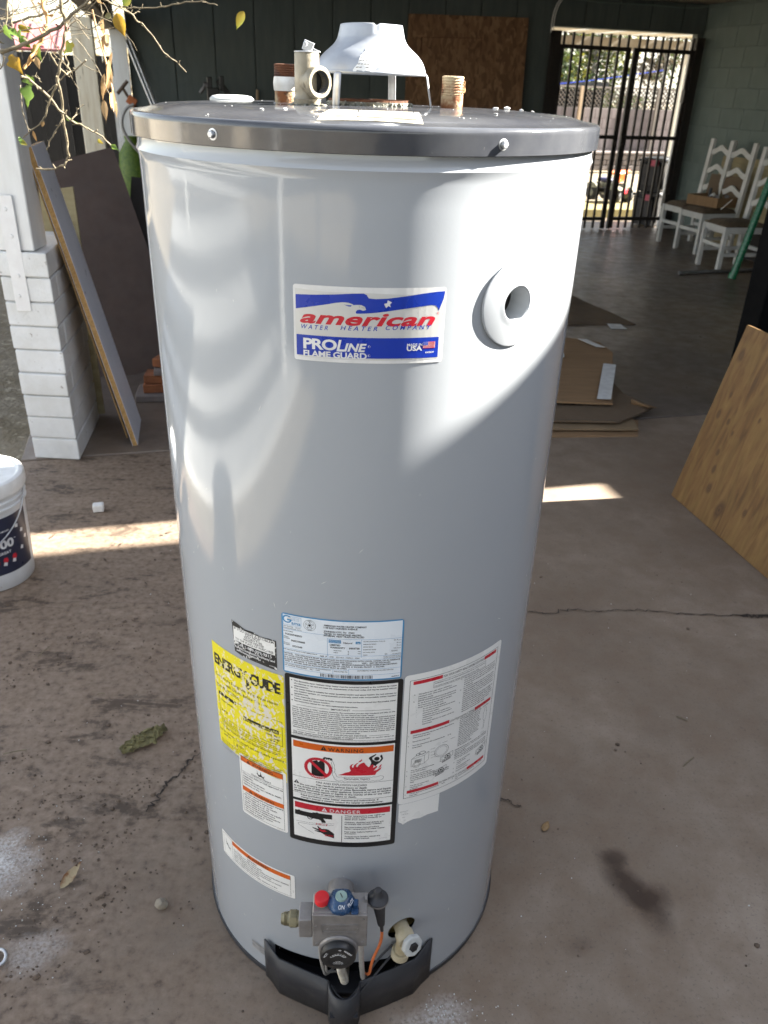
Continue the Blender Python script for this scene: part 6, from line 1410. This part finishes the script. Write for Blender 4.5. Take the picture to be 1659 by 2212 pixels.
g = MB(BM); g.cyl((-4.68, -.42, 1.38), (-4.60, -.42, 1.47), .018, n=10); g.cyl((-4.64, -.42, 1.45), (-4.60, -.42, 1.45), .03, n=12); g.build('screw_handle', M['steel_bare'], vs2, smooth=50)
g = MB(BM)
for (du, dv) in ((-.1, -.1), (.1, -.1), (0, .12)): g.beam((-4.55 + du * 2.2, -.4 + dv * 2, 0), (-4.55 + du * .4, -.4 + dv * .4, 1.3), .05, .05)
g.build('stand_leg', M['black'], vs2)
pk = thing('tool_handle', 'pale timber tool handle leaning on the dark wall behind the heater', 'handle', UV(-4.08, -.35)); g = MB(BM); g.cyl((-4.16, -.35, 0), (-4.07, -.06, 1.42), .018, .016, 10); g.build('handle_shaft', M['tan_post'], pk, smooth=50)
# chipboard sheet on the back wall
osb_m, t, nd, lk, bs = nodes('strand_board')
vec = coords(nd, lk, (1, 1, .45)); vo = nd.new('ShaderNodeTexVoronoi'); vo.inputs['Scale'].default_value = 34; vo.inputs['Randomness'].default_value = 1
dn_ = nd.new('ShaderNodeTexNoise'); dn_.inputs['Scale'].default_value = 12; lk.new(vec, dn_.inputs['Vector'])
lk.new(mix(nd, lk, .12, vec, dn_.outputs['Color']), vo.inputs['Vector'])
sp = nd.new('ShaderNodeSeparateColor'); lk.new(vo.outputs['Color'], sp.inputs[0])
lk.new(ramp(nd, lk, sp.outputs[0], [(0, (.135, .07, .035)), (.5, (.215, .115, .058)), (1, (.30, .17, .09))]), bs.inputs['Base Color']); bs.inputs['Roughness'].default_value = .8
ob_ = thing('strand_board_sheet', 'brown strand board sheet leaning on the dark wall right of the hood', 'board', UV(-1.72, -.1))
g = MB(BM); g.plate([(-2.50, -.16, .02), (-1.10, -.16, .02), (-1.085, -.02, 2.205), (-2.445, -.02, 2.18)], (0, -1, .06), .012); g.build('sheet', osb_m, ob_)
g = MB(BM); P = [(-2.30, 1.97), (-1.62, 1.99), (-1.62, 1.82), (-2.30, 1.80)]
for (a, b) in zip(P, P[1:] + P[:1]): g.beam((a[0], -.048 + (2 - a[1]) * .06, a[1]), (b[0], -.048 + (2 - b[1]) * .06, b[1]), .004, .012, (0, 1, 0))
g.build('pencil_outline', M['dark_rust'], ob_)

# ------------------------------------------------------------------ gate
def gate_leaf(label, u0, u1, bars, lock):
    gt = thing('steel_gate_leaf', label, 'gate', UV((u0 + u1) / 2, -.06), 'gate leaves in the wall opening')
    v = -.055
    for z, nm in ((1.952, 'top_rail'), (1.046, 'middle_rail'), (.125, 'bottom_rail')):
        g = MB(BM); g.box(((u0 + u1) / 2, v, z), (u1 - u0, .03, .042)); g.build('rail', M['iron'], gt)
    for u in (u0 + .02, u1 - .02):
        g = MB(BM); g.box((u, v, .99), (.042, .034, 1.96)); g.build('stile', M['iron'], gt)
    base = None
    for k in range(bars):
        u = u0 + .045 + (u1 - u0 - .09) * (k + .5) / bars if bars != 8 else u0 + .06 + (u1 - u0 - .10) * k / 7.0
        if base is None:
            g = MB(BM); g.box((u, v - .001, 1.055), (.025, .02, 2.08)); base = g.build('gate_bar', M['iron'], gt); ub = u
        else:
            o = base.copy(); COL.objects.link(o); o.location = BM.to_3x3() @ Vector((u - ub, 0, 0))
    if lock:
        g = MB(BM); g.box((u0 + .03, v - .02, 1.0), (.07, .03, .11)); g.cyl((u0 + .03, v - .03, .97), (u0 + .03, v - .06, .97), .012, n=10); g.build('latch_box', M['iron'], gt)
    return gt
gate_leaf('left leaf of the black steel bar gate, with wider bar spacing', -.715, .180, 8, False)
gate_leaf('right leaf of the black steel bar gate, carrying the latch', .222, 1.005, 8, True)
for u, lbl in ((-.755, 'black steel gate post at the left side of the opening'), (1.045, 'black steel gate post at the right corner of the opening')):
    gp_ = thing('gate_post', lbl, 'post', UV(u, -.06), 'gate posts'); g = MB(BM); g.box((u, -.055, 1.05), (.095, .08, 2.1)); g.build('tube', M['iron'], gp_)
    s_ = 1 if u < 0 else -1
    for z in (.35, 1.5): 
        g = MB(BM); g.box((u + s_ * .035, -.07, z), (.13, .06, .14)); g.build('hinge', M['iron'], gp_)
g = MB(BM); g.box((1.0, .005, 1.05), (.05, .03, 2.1)); setp(g.build('jamb_strip', M['white_timber']), 'pale timber jamb strip beside the right gate post', 'trim')

# ------------------------------------------------------------------ beyond the gate
pe = thing('pergola', 'cream painted pergola with wide roof boards outside the gate', 'pergola', UV(.8, 1.8))
g = MB(BM); g.box((1.2, 3.2, 2.165), (6.2, .12, .16)); g.build('front_beam', M['pergola_tan'], pe)
for k, u in enumerate((-1.7, -1.15, -.6, -.05, .5, 1.05, 1.6, 2.15, 2.7, 3.25)):
    g = MB(BM); g.box((u, 1.72, 2.30), (.42, 3.1, .045)); g.build('roof_board', M['pergola'], pe)
for u in (.70, 2.98):
    g = MB(BM); g.box((u, 3.2, 1.02), (.085, .085, 2.13)); g.build('post', M['pergola'], pe)
hw_ = thing('block_boundary_wall', 'purple-grey block boundary wall with a lattice fence on top, far beyond the gate', 'wall', UV(4.5, 8.3))
g = MB(BM); g.prism([(-2, 8.32), (9, 8.32), (9, 8.5), (-2, 8.5)], -.06, 1.17); g.build('wall_core', M['conc_wall'], hw_)
base = None
for r in range(6):
    for c in range(16):
        u = 1.8 + c * .4 + (.2 if r % 2 else 0)
        if base is None: g = MB(BM); g.box((u, 8.313, .1), (.394, .02, .193)); base = g.build('wall_block', M['conc_wall'], hw_, bevel=.004); ub = u
        else: o = base.copy(); COL.objects.link(o); o.location = BM.to_3x3() @ Vector((u - ub, 0, r * .2))
lf = thing('lattice_fence', 'grey diamond lattice fence standing on the boundary wall', 'fence', UV(4.5, 8.38, 1.18))
g = MB(BM); g.box((4, 8.38, 1.605), (9, .05, .035)); g.box((4, 8.38, 1.195), (9, .05, .03)); g.build('lattice_rail', M['lattice'], lf)
n_l = 0; base = {}
for sg in (1, -1):
    for k in range(58):
        u = 1.2 + k * .092
        a, b = (u, 8.38 + sg * .006, 1.20), (u + sg * .40, 8.38 + sg * .006, 1.60)
        if sg not in base: g = MB(BM); g.beam(a, b, .010, .034, (0, 1, 0)); base[sg] = (g.build('lattice_slat', M['lattice'], lf), u)
        else: o = base[sg][0].copy(); COL.objects.link(o); o.location = BM.to_3x3() @ Vector((u - base[sg][1], 0, 0))
for u, lbl in ((3.80, 'tan timber post in front of the lattice fence, left'), (5.66, 'grey timber post in front of the lattice fence, right')):
    fp = thing('lattice_post', lbl, 'post', UV(u, 8.28, 0), 'lattice fence posts'); g = MB(BM); g.box((u, 8.26, .80), (.085, .06, 1.64)); g.build('shaft', M['tan_post'] if u < 4 else M['lattice'], fp)
sw = thing('stone_planter_wall', 'low rough grey-brown stone block wall beyond the gate', 'wall', UV(4.6, 7.8))
q = random.Random(12)
for r in range(3):
    u = 2.2 + (.1 if r % 2 else 0)
    while u < 6.6:
        w = q.uniform(.15, .30); g = MB(BM); g.box((u + w / 2, 7.78 + q.uniform(-.012, .012), .06 - .06 + r * .108 + .05), (w - .012, .2, .10)); o = g.build('stone', M['stone'], sw, bevel=.01); u += w
g = MB(BM); u = 2.2
g.box((4.4, 7.78, .352), (4.5, .26, .05)); g.build('cap_course', M['stone'], sw, bevel=.01)
def foliage(name, label, cat, cu, cv, z0, z1, ru, rv, n, mats, seed, trunk=None, size=.09):
    t_ = thing(name, label, cat, UV(cu, cv), None); q = random.Random(seed)
    cl = [(q.uniform(-1, 1) * ru * .75, q.uniform(-1, 1) * rv * .7, q.uniform(z0, z1), q.uniform(.25, .55)) for _ in range(16)]
    for mi, mm in enumerate(mats):
        g = MB(BM)
        for k in range(n // len(mats)):
            a, b, z, r = q.choice(cl[mi::len(mats)] if q.random() < .8 else cl); d = Vector((q.gauss(0, 1), q.gauss(0, 1), q.gauss(0, 1))).normalized() * r * q.random() ** .4
            p = Vector((cu + a + d.x, cv + b + d.y, max(z + d.z, .1))); L_ = size * q.uniform(.5, 1.3)
            e = Euler((q.uniform(0, 6), q.uniform(0, 6), q.uniform(0, 6))).to_matrix(); x, y = e @ Vector((L_ * .35, 0, 0)), e @ Vector((0, L_, 0))
            g.face([g.v(p), g.v(p + x + y * .45), g.v(p + y), g.v(p - x + y * .45)])
        o = g.build('foliage' if mi == 0 else 'leaf_mass', M[mm], t_, fix=False); o['kind'] = 'stuff'
    if trunk:
        g = MB(BM); rr_ = trunk
        g.tube([(cu, cv, -.05), (cu + .03, cv, z0 * .5), (cu - .04, cv, z0 + (z1 - z0) * .4), (cu + .05, cv, z1)], lambda t: rr_ * (1 - .7 * t), 10, 2)
        for k in range(9):
            a = Vector((cu, cv, z0 * .6 + q.random() * (z1 - z0 * .6))); d = Vector((q.uniform(-1, 1), q.uniform(-.4, .4), q.uniform(.1, 1))).normalized(); b = a + d * .5
            g.tube([a, a + d * .25 + Vector((0, 0, .05)), b, b + Vector((d.x * .3, 0, -.1))], lambda t: rr_ * .35 * (1 - .8 * t), 6, 1)
        g.build('trunk', M['bark_pale'], t_, smooth=60)
    return t_
foliage('shrub', 'yellow-green leafy shrub behind the lattice fence, on the left seen through the gate', 'shrub', 3.4, 9.6, .8, 3.0, 1.1, .6, 3600, ['fol_yellow', 'fol_dark'], 1, .05)
foliage('tree', 'dark green leafy tree behind the middle of the lattice fence', 'tree', 5.0, 10.2, .9, 3.2, 1.0, .6, 3600, ['fol_dark', 'fol_dark', 'fol_yellow'], 2, .08)
foliage('tree', 'pale barked tree with sparse brown leaves behind the right end of the lattice fence', 'tree', 6.3, 9.2, 1.2, 3.2, .9, .5, 1900, ['fol_brown', 'fol_dark'], 3, .09, .07)
foliage('tree', 'mixed green tree further back beyond the lattice fence', 'tree', 2.2, 12.5, 1.0, 4.2, 1.6, 1., 2600, ['fol_dark', 'fol_yellow'], 4, .1, .14)
foliage('tree', 'dense green tree furthest back beyond the gate', 'tree', 7.0, 13.0, 1.0, 4.6, 2.4, 1., 3400, ['fol_dark', 'fol_brown'], 5, .1, .15)
g = MB(BM); q = random.Random(44)
for k in range(70):
    p = Vector((q.uniform(4.6, 7.0), q.uniform(8.7, 9.4), q.uniform(1.5, 2.9))); d = Vector((q.uniform(-1, 1), q.uniform(-.3, .3), q.uniform(-.8, .8))).normalized(); P = [p]
    for i in range(5): d = (d + Vector((q.gauss(0, .3), 0, q.gauss(0, .3)))).normalized(); P.append(P[-1] + d * .12)
    g.tube(P, .006, 4, 1)
o = g.build('bare_branches', M['bark_pale']); setp(o, kind='stuff')
ds = thing('flat_roof_shed', 'low dark shed with a flat black roof edge behind the lattice fence', 'shed', UV(4.0, 9.1)); g = MB(BM); g.prism([(2.9, 8.8), (4.55, 8.8), (4.55, 9.1), (2.9, 9.1)], -.05, 1.55); g.build('wall', M['dark_fence'], ds); g = MB(BM); g.prism([(2.8, 8.72), (4.65, 8.72), (4.65, 9.15), (2.8, 9.15)], 1.62, 1.70); g.build('roof', M['black'], ds)
g = MB(BM); g.tube([(2.3, 7.0, 1.585), (2.66, 7.0, 1.63), (3.6, 7.0, 1.745), (4.517, 7.0, 1.883), (4.9, 7.0, 1.94)], .009, 6, 1); setp(g.build('clothes_line', M['ink_blue']), 'blue clothes line slung across the yard beyond the gate', 'line')
ys = thing('concrete_step', 'yellowed concrete step just outside the gate', 'step', UV(.6, 1.4)); g = MB(BM); g.prism([(-.6, 1.16), (1.62, 1.16), (1.62, 2.05), (-.6, 2.05)], -.05, .075); g.build('slab', M['yellow_step'], ys, bevel=.01)
# toy quad bike
qb = thing('toy_quad_bike', 'olive-grey toy quad bike with bright orange handlebars outside the gate', 'toy vehicle', UV(1.6, 2.0))
QM = BM @ Matrix.Translation((1.36, 2.0, .075)) @ Matrix.Rotation(R_(22), 4, 'Z') @ Matrix.Scale(.95, 4)
for (x, y, r, w) in ((-.15, -.20, .105, .085), (.15, -.20, .105, .085), (-.16, .24, .115, .10), (.16, .24, .115, .10)):
    g = MB(QM); g.lathe((x - w / 2, y, r), (1, 0, 0), [(0, r * .55), (.006, r * .9), (.018, r), (w - .018, r), (w - .006, r * .9), (w, r * .55)], 20); wv = g.build('wheel', M['tyre'], qb, smooth=40)
    for s_ in (-1, 1):
        g = MB(QM); g.lathe((x + s_ * (w / 2 - .004), y, r), (s_, 0, 0), [(0, r * .5), (.008, r * .42), (.012, r * .2)], 14); g.build('hub', M['khaki'], wv)
g = MB(QM); g.box((0, .02, .15), (.16, .42, .07)); g.box((0, -.22, .19), (.12, .10, .09)); g.build('chassis', M['black'], qb, bevel=.01)
g = MB(QM)
for s_ in (-1, 1): g.lathe((s_ * .085, -.20, .115), (s_, 0, 0), [(0, .135), (.12, .135), (.13, .125)], 24); g.lathe((s_ * .095, .24, .12), (s_, 0, 0), [(0, .15), (.12, .15), (.13, .14)], 24)
for v in list(g.bm.verts):
    loc = QM.inverted() @ v.co
    if loc.z < .20: v.co = QM @ Vector((loc.x, loc.y, .20 + (loc.z - .20) * .05))
g.box((0, 0, .235), (.12, .30, .06)); g.box((0, -.20, .25), (.10, .16, .07)); g.build('body_panel', M['khaki'], qb, bevel=.012, smooth=40)
g = MB(QM); g.box((.01, .14, .30), (.16, .24, .06)); g.build('seat', M['navy'], qb, bevel=.02, seg=2)
g = MB(QM); g.box((0, -.275, .17), (.09, .02, .07)); g.build('front_grille', M['ink_red'], qb, bevel=.006)
g = MB(QM); g.box((0, -.12, .37), (.20, .06, .14), Matrix.Rotation(.3, 3, 'X')); g.box((0, -.12, .315), (.09, .04, .05)); g.cyl((-.24, -.10, .43), (.24, -.10, .43), .030, n=12); g.build('handlebar', M['orange'], qb, bevel=.008)
g = MB(QM); g.cyl((-.235, -.10, .395), (-.205, -.10, .395), .022, n=12); g.cyl((0, -.12, .22), (0, -.11, .33), .02, n=10); g.build('grip', M['black'], qb)
# two storage totes
for k, (z, lbl) in enumerate(((0, 'lower black storage tote of the two stacked outside the gate'), (.405, 'upper black storage tote of the two stacked outside the gate'))):
    tt = thing('storage_tote', lbl, 'storage box', UV(1.06, .36, z), 'stacked storage totes'); TM = BM @ Matrix.Translation((1.075, .36, z + .004)) @ Matrix.Rotation(R_(30 + 3 * k), 4, 'Z')
    g = MB(TM); P0 = [(-.23, -.14), (.23, -.14), (.23, .14), (-.23, .14)]; A = [g.v((x, y, 0)) for x, y in P0]; B = [g.v((x * 1.1, y * 1.1, .345)) for x, y in P0]; g.bridge(A, B); g.face(A[::-1]); g.face(B)
    for x in (-.12, 0, .12): g.box((x, -.150, .17), (.05, .012, .28), Matrix.Rotation(-.04, 3, 'X'))
    g.build('tub', M['tote'], tt, bevel=.012, seg=2)
    g = MB(TM); g.box((0, 0, .365), (.54, .34, .03)); g.box((0, 0, .385), (.48, .28, .02)); g.build('lid', M['tote'], tt, bevel=.008)
    g = MB(TM); g.box((-.262, -.02, .20), (.010, .22, .24), Matrix.Rotation(-.06, 3, 'Y')); g.build('side_panel', M['tote_grey'], tt)
    for y in (-.06,):
        g = MB(TM); g.box((-.276, y, .340), (.02, .10, .07)); g.build('latch', M['pink'], tt, bevel=.004)

# ------------------------------------------------------------------ chairs and what lies on them
def make_chair(label):
    t_ = thing('dining_chair', label, 'chair', (0, 0, 0), 'white ladder-back chairs along the side wall')
    def st(name, p0, p1, w, h, mm='chair_white', up=(0, 0, 1)):
        g = MB(); g.beam(p0, p1, w, h, up); return g.build(name, M[mm], t_, bevel=.003)
    D, W = .42, .37                        # depth along +x (backrest at +x), width along y
    for y in (-W / 2, W / 2):
        st('leg', (0, y, 0), (0, y, .415), .042, .042); st('leg', (D, y, 0), (D, y, .42), .042, .045)
        st('back_post', (D, y, .42), (D + .055, y, 1.10), .058, .038, up=(1, 0, 0))
        st('seat_rail', (.02, y, .385), (D, y, .385), .024, .06); st('stretcher', (.02, y, .16), (D, y, .16), .022, .035)
    for x in (0, D): st('seat_rail', (x, -W / 2 + .02, .385), (x, W / 2 - .02, .385), .024, .06)
    st('stretcher', (0, -W / 2 + .02, .235), (0, W / 2 - .02, .235), .022, .035); st('stretcher', (D, -W / 2 + .02, .2), (D, W / 2 - .02, .2), .022, .035)
    for z in (.97, .78, .60):
        g = MB(); rows = []
        for k in range(17):
            s_ = k / 16; y = -W / 2 + .015 + (W - .03) * s_; dz = .055 * math.exp(-((s_ - .5) / .25) ** 2) - .01
            x = D + .055 * (z - .42) / .68
            rows.append([g.v((x - .009, y, z + dz - .029)), g.v((x + .009, y, z + dz - .029)), g.v((x + .009, y, z + dz + .029)), g.v((x - .009, y, z + dz + .029))])
        for a, b in zip(rows, rows[1:]): g.bridge(a, b)
        g.face(rows[0]); g.face(rows[-1][::-1]); g.build('back_slat', M['chair_white'], t_, bevel=.002, smooth=40)
    g = MB(); n = 10; vv = []
    for i in range(n + 1):
        row = []
        for j in range(n + 1):
            u_, w_ = i / n * 2 - 1, j / n * 2 - 1; h = (1 - abs(u_) ** 4) * (1 - abs(w_) ** 4)
            row.append(g.v((D / 2 + u_ * (D / 2 + .015), w_ * (W / 2 + .018), .418 + .045 * h ** .5 + .004 * mn.noise(Vector((u_ * 2, w_ * 2, 1))))))
        vv.append(row)
    for i in range(n):
        for j in range(n): g.face([vv[i][j], vv[i + 1][j], vv[i + 1][j + 1], vv[i][j + 1]])
    g.box((D / 2, 0, .416), (D + .02, W + .02, .012)); g.build('seat_cushion', M['cushion'], t_, smooth=60)
    return t_
ch_ = make_chair('white ladder-back chair with a brown cushion, nearest of the three by the wall')
c2 = copy_tree(ch_); c2['label'] = 'white ladder-back chair with a brown cushion, middle of the three, half hidden by the nearest'
c3 = copy_tree(ch_); c3['label'] = 'white ladder-back chair with a brown cushion, furthest of the three, by the gate'
for o, (u, v, rz) in ((ch_, (.075, -2.43, -4)), (c2, (.385, -1.55, 2)), (c3, (.43, -1.12, 1))):
    o.location = UV(u, v); o.rotation_euler = (0, 0, TH + R_(rz))
ct = thing('open_carton', 'open brown cardboard carton full of oddments on the middle chairs', 'box', UV(.70, -1.5, .465))
CM = BM @ Matrix.Translation((.66, -1.47, .466)) @ Matrix.Rotation(R_(14), 4, 'Z')
g = MB(CM)
g.box((0, 0, .003), (.33, .42, .005)); g.box((-.165, 0, .05), (.005, .42, .10)); g.box((.165, 0, .05), (.005, .42, .10)); g.box((0, -.21, .05), (.33, .005, .10)); g.box((0, .21, .05), (.33, .005, .10)); g.build('tray', M['cardboard'], ct)
g = MB(CM); g.box((.17, .02, .19), (.005, .46, .21), Matrix.Rotation(.15, 3, 'Y')); g.build('flap', M['cardboard_dark'], ct)
q = random.Random(19)
for k in range(7):
    g = MB(CM); p = Vector((q.uniform(-.1, .1), q.uniform(-.16, .16), .045)); d = Vector((q.uniform(-1, 1), q.uniform(-1, 1), q.uniform(0, .5))).normalized() * q.uniform(.05, .09); g.cyl(p - d * .5 + Vector((0, 0, .02)), p + d + Vector((0, 0, .03)), q.uniform(.012, .03), n=12)
    g.build('oddment', M[('black', 'steel_bare', 'black', 'white_plastic', 'brass', 'black', 'steel_bare')[k]], ct, smooth=50)
t_ = thing('white_skewer', 'thin white stick poking out under the carton on the chairs', 'stick', UV(.75, -1.95, .5)); g = MB(BM); g.cyl((.50, -1.86, .475), (.56, -1.93, .58), .004, n=6); g.build('stick', M['white_plastic'], t_)
t_ = thing('leaning_panel', 'pale tan wood panel leaning on the block wall behind the chairs', 'board', UV(1.05, -1.6)); g = MB(BM); g.plate([(1.02, -.88, .02), (1.02, -2.9, .02), (1.115, -2.9, .95), (1.115, -.88, .92)], (1, 0, -.1), .015); g.build('sheet', M['bamboo_panel'], t_)
t_ = thing('dark_crate', 'dark crate standing under the chairs by the wall', 'crate', UV(.8, -1.9)); g = MB(BM); g.box((.95, -2.2, .13), (.28, .5, .26)); g.build('body', M['dark_panel'], t_, bevel=.005)
t_ = thing('broom_pole', 'green painted broom pole leaning on the nearest chair', 'pole', UV(.012, -2.92)); g = MB(BM); g.cyl((.012, -2.923, .0), (.30, -2.88, 1.35), .034, .034, 18); g.build('pole_shaft', M['green_pole'], t_, smooth=50); g = MB(BM); g.cyl((.006, -2.924, -.0), (.0165, -2.922, .05), .038, .038, 18); g.build('pole_foot', M['green_pole'], t_)
t_ = thing('floor_pipe', 'grey metal pipe lying on the floor in front of the chairs', 'pipe', UV(0, -2.66)); g = MB(BM); g.cyl((-.411, -2.694, .017), (.80, -2.60, .017), .016, .016, 14); g.build('tube', M['steel_bare'], t_, smooth=50)
for k, (z0, z1, mm) in enumerate(((0, .15, 'bamboo_panel'), (.153, .25, 'cardboard_dark'), (.253, .33, 'cardboard_pale'), (.333, .43, 'cardboard_dark'))):
    t_ = thing('small_carton', ('pale checked carton at the foot of the stack by the black post', 'dark carton second from the foot of the stack by the black post', 'light tan carton third from the foot of the stack by the black post', 'dark carton on top of the stack by the black post')[k], 'box', UV(.5, -2.85, z0), 'small cartons stacked by the black post'); g = MB(BM); g.box((.53 - .01 * (k % 2), -2.84, (z0 + z1) / 2), (.34, .16, z1 - z0)); g.build('carton', M[mm], t_, bevel=.004)
    if k == 0:
        g = MB(BM)
        for a in range(5): g.box((.53 - .16 + .08 * a, -2.922, .075), (.006, .003, .145))
        for a in range(3): g.box((.53, -2.922, .03 + .045 * a), (.33, .003, .006))
        g.build('printed_grid', M['tan_post'], t_)

# ------------------------------------------------------------------ flattened cartons on the patio floor
def sheet(label, pts, z, th, mm, cat='cardboard', name='cardboard_sheet', warp=.006, par=None):
    c = sum((Vector((*p, 0)) for p in pts), Vector()) / len(pts)
    t_ = thing(name, label, cat, (c.x, c.y, z), 'flattened cartons on the patio floor'); 
    g = MB(); bm = g.bm
    f = bm.faces.new([bm.verts.new((*p, z)) for p in pts])
    bmesh.ops.subdivide_edges(bm, edges=bm.edges[:], cuts=7, use_grid_fill=True)
    for v in bm.verts:
        e = mn.noise(Vector((v.co.x * 3.5, v.co.y * 3.5, z * 50)))
        v.co.z += warp * (e + .4) * (1 if z < .01 else 1)
        v.co.z = max(v.co.z, z)
    o = g.build('sheet', M[mm], t_); s_ = o.modifiers.new('t', 'SOLIDIFY'); s_.thickness = th; s_.offset = 1
    return t_
sheet('dark cardboard sheet lying deepest in the patio', [(1.45, 5.6), (1.756, 5.525), (2.02, 4.655), (1.2, 4.57)], .002, .006, 'cardboard_dark', warp=.012)
sheet('lowest flattened carton of the stack right of the heater', [(.55, 2.42), (1.388, 2.491), (1.45, 2.70), (.6, 2.95)], .002, .008, 'cardboard', warp=.01)
sheet('second flattened carton of the stack right of the heater', [(.5, 2.48), (1.40, 2.535), (1.43, 2.95), (.6, 3.1)], .022, .008, 'cardboard_pale', warp=.012)
sheet('third flattened carton with a torn corner, right of the heater', [(.6, 2.55), (1.30, 2.56), (1.545, 2.78), (1.44, 2.98), (1.45, 3.3), (.7, 3.3)], .046, .008, 'cardboard_dark', warp=.014)
tp = sheet('top flattened carton of the stack, with white paper strips', [(.55, 2.80), (1.315, 2.745), (1.565, 3.66), (1.54, 3.90), (1.26, 4.02), (.7, 3.9)], .075, .008, 'cardboard', warp=.008)
for (a, b, c, d) in (((1.235, 2.765), (1.308, 2.760), (1.50, 3.36), (1.43, 3.38)), ((1.40, 3.90), (1.455, 3.885), (1.53, 3.72), (1.475, 3.73)), ((1.05, 3.50), (1.22, 3.49), (1.235, 3.57), (1.065, 3.58))):
    g = MB(); g.plate([(*p, .0985) for p in (a, b, c, d)], (0, 0, 1), .002); g.build('paper_strip', M['paper'], tp)
g = MB(); P = [(1.44, 2.83, .05), (1.56, 2.76, .058), (1.50, 2.72, .075), (1.43, 2.80, .085)]; g.plate(P, (0, 0, 1), .003); setp(g.build('torn_flap', M['cardboard']), 'torn cardboard flap sticking out of the stack right of the heater', 'cardboard')
g = MB(); g.plate([(1.80, 4.53, .004), (1.92, 4.53, .004), (1.90, 4.63, .012), (1.80, 4.63, .012)], (0, 0, 1), .002); setp(g.build('paper_scrap', M['paper']), 'white paper scrap beside the deepest cardboard sheet', 'paper')
# ------------------------------------------------------------------ plywood sheet and black post on the right
pm, t, nd, lk, bs = nodes('knotty_plywood')
# sheet axes: a along the floor edge, b up the sheet (object coordinates are set in those axes)
tc = nd.new('ShaderNodeTexCoord'); mp = nd.new('ShaderNodeMapping'); mp.inputs['Scale'].default_value = (9, 1.1, 1); lk.new(tc.outputs['Object'], mp.inputs[0])
big = noise(nd, lk, tc.outputs['Object'], 2.6, 3)
knots = [(.045, .64), (.085, .49), (.065, .40), (.135, .395), (.185, .365), (.155, .27), (.175, .205), (.195, .13), (.30, .085), (.29, .46), (.43, .14)]
kd = None
sx = nd.new('ShaderNodeSeparateXYZ'); lk.new(tc.outputs['Object'], sx.inputs[0])
wob = noise(nd, lk, tc.outputs['Object'], 30, 2)
for i, (ka, kb) in enumerate(knots):
    dx = mth(nd, lk, 'MULTIPLY', mth(nd, lk, 'SUBTRACT', sx.outputs[0], ka), 1.7); dy = mth(nd, lk, 'SUBTRACT', sx.outputs[1], kb)
    d = mth(nd, lk, 'SQRT', mth(nd, lk, 'ADD', mth(nd, lk, 'MULTIPLY', dx, dx), mth(nd, lk, 'MULTIPLY', dy, dy)))
    d = mth(nd, lk, 'MULTIPLY', d, (.9, 1.9, 1.2, 1.7, 2.2, 1.5, 1.2, 1., .6, 2., 1.4, 1., 1.3, 1, 1.2, 1.3)[i])
    kd = d if kd is None else mth(nd, lk, 'SMOOTH_MIN', kd, d, .015)
grain = noise(nd, lk, mp.outputs[0], 3.2, 6, .6, 1.4)
fl = mth(nd, lk, 'ADD', mth(nd, lk, 'MULTIPLY', sx.outputs[0], 9.), mth(nd, lk, 'ADD', mth(nd, lk, 'MULTIPLY', big, 5.), mth(nd, lk, 'DIVIDE', .045, mth(nd, lk, 'ADD', kd, .03))))
sn = mth(nd, lk, 'SINE', mth(nd, lk, 'MULTIPLY', fl, 7.))
col = ramp(nd, lk, grain, [(.30, (.085, .041, .012)), (.48, (.152, .078, .023)), (.68, (.215, .120, .038))])
col = mix(nd, lk, mth(nd, lk, 'MULTIPLY', ramp(nd, lk, sn, [(.1, 0.), (1., 1.)]), .25), col, (.21, .135, .038))
kr = mth(nd, lk, 'ADD', kd, mth(nd, lk, 'MULTIPLY', mth(nd, lk, 'SUBTRACT', wob, .5), .012))
col = mix(nd, lk, ramp(nd, lk, kr, [(.012, .8), (.032, 0.)]), col, (.058, .026, .01))
col = mix(nd, lk, ramp(nd, lk, kr, [(.0, .0), (.005, .55), (.008, .55), (.011, 0.)]), col, (.13, .07, .025))
col = mix(nd, lk, ramp(nd, lk, kr, [(.002, .9), (.004, 0.)]), col, (.03, .013, .006))
lk.new(col, bs.inputs['Base Color']); bs.inputs['Roughness'].default_value = .55; bump(nd, lk, bs, grain, .1, .003)
pw = thing('plywood_sheet', 'knotty golden plywood sheet leaning at the right edge in front of the black post', 'board', (1.4, 1.5, 0))
ax_ = Vector((.19011427, -.98176197, 0)); p0 = Vector((1.335, 1.841, .002)); tp_ = Vector((1.498, 1.873, .735)); bx_ = (tp_ - p0); bx_ -= ax_ * bx_.dot(ax_); hgt = bx_.length; bx_.normalize(); nx_ = ax_.cross(bx_).normalized()
g = MB(); g.box((.6, hgt / 2, -.008), (1.2, hgt, .016)); o = g.build('sheet', pm)
PMx = Matrix((ax_, bx_, nx_)).transposed().to_4x4(); PMx.translation = p0
o.parent = pw; o.matrix_parent_inverse = Matrix.Translation(-Vector(pw.location)); o.matrix_basis = PMx
o.modifiers.new('b', 'BEVEL').width = .0015
cr = thing('timber_crate', 'low timber crate holding up the plywood sheet from behind', 'crate', (1.8, 1.45, 0)); g = MB(); g.box((2.12, 1.22, .32), (.72, .9, .636), Matrix.Rotation(.19, 3, 'Z')); g.build('body', M['dark_panel'], cr, bevel=.01)
bpst = thing('black_post', 'black painted patio post at the right edge behind the plywood', 'post', (2.06, 2.85, 0)); g = MB(); g.beam((2.052, 2.868, 0), (2.052, 2.868, 2.45), .15, .14, tuple(E2)); g.build('shaft', M['black_post'], bpst, bevel=.004)
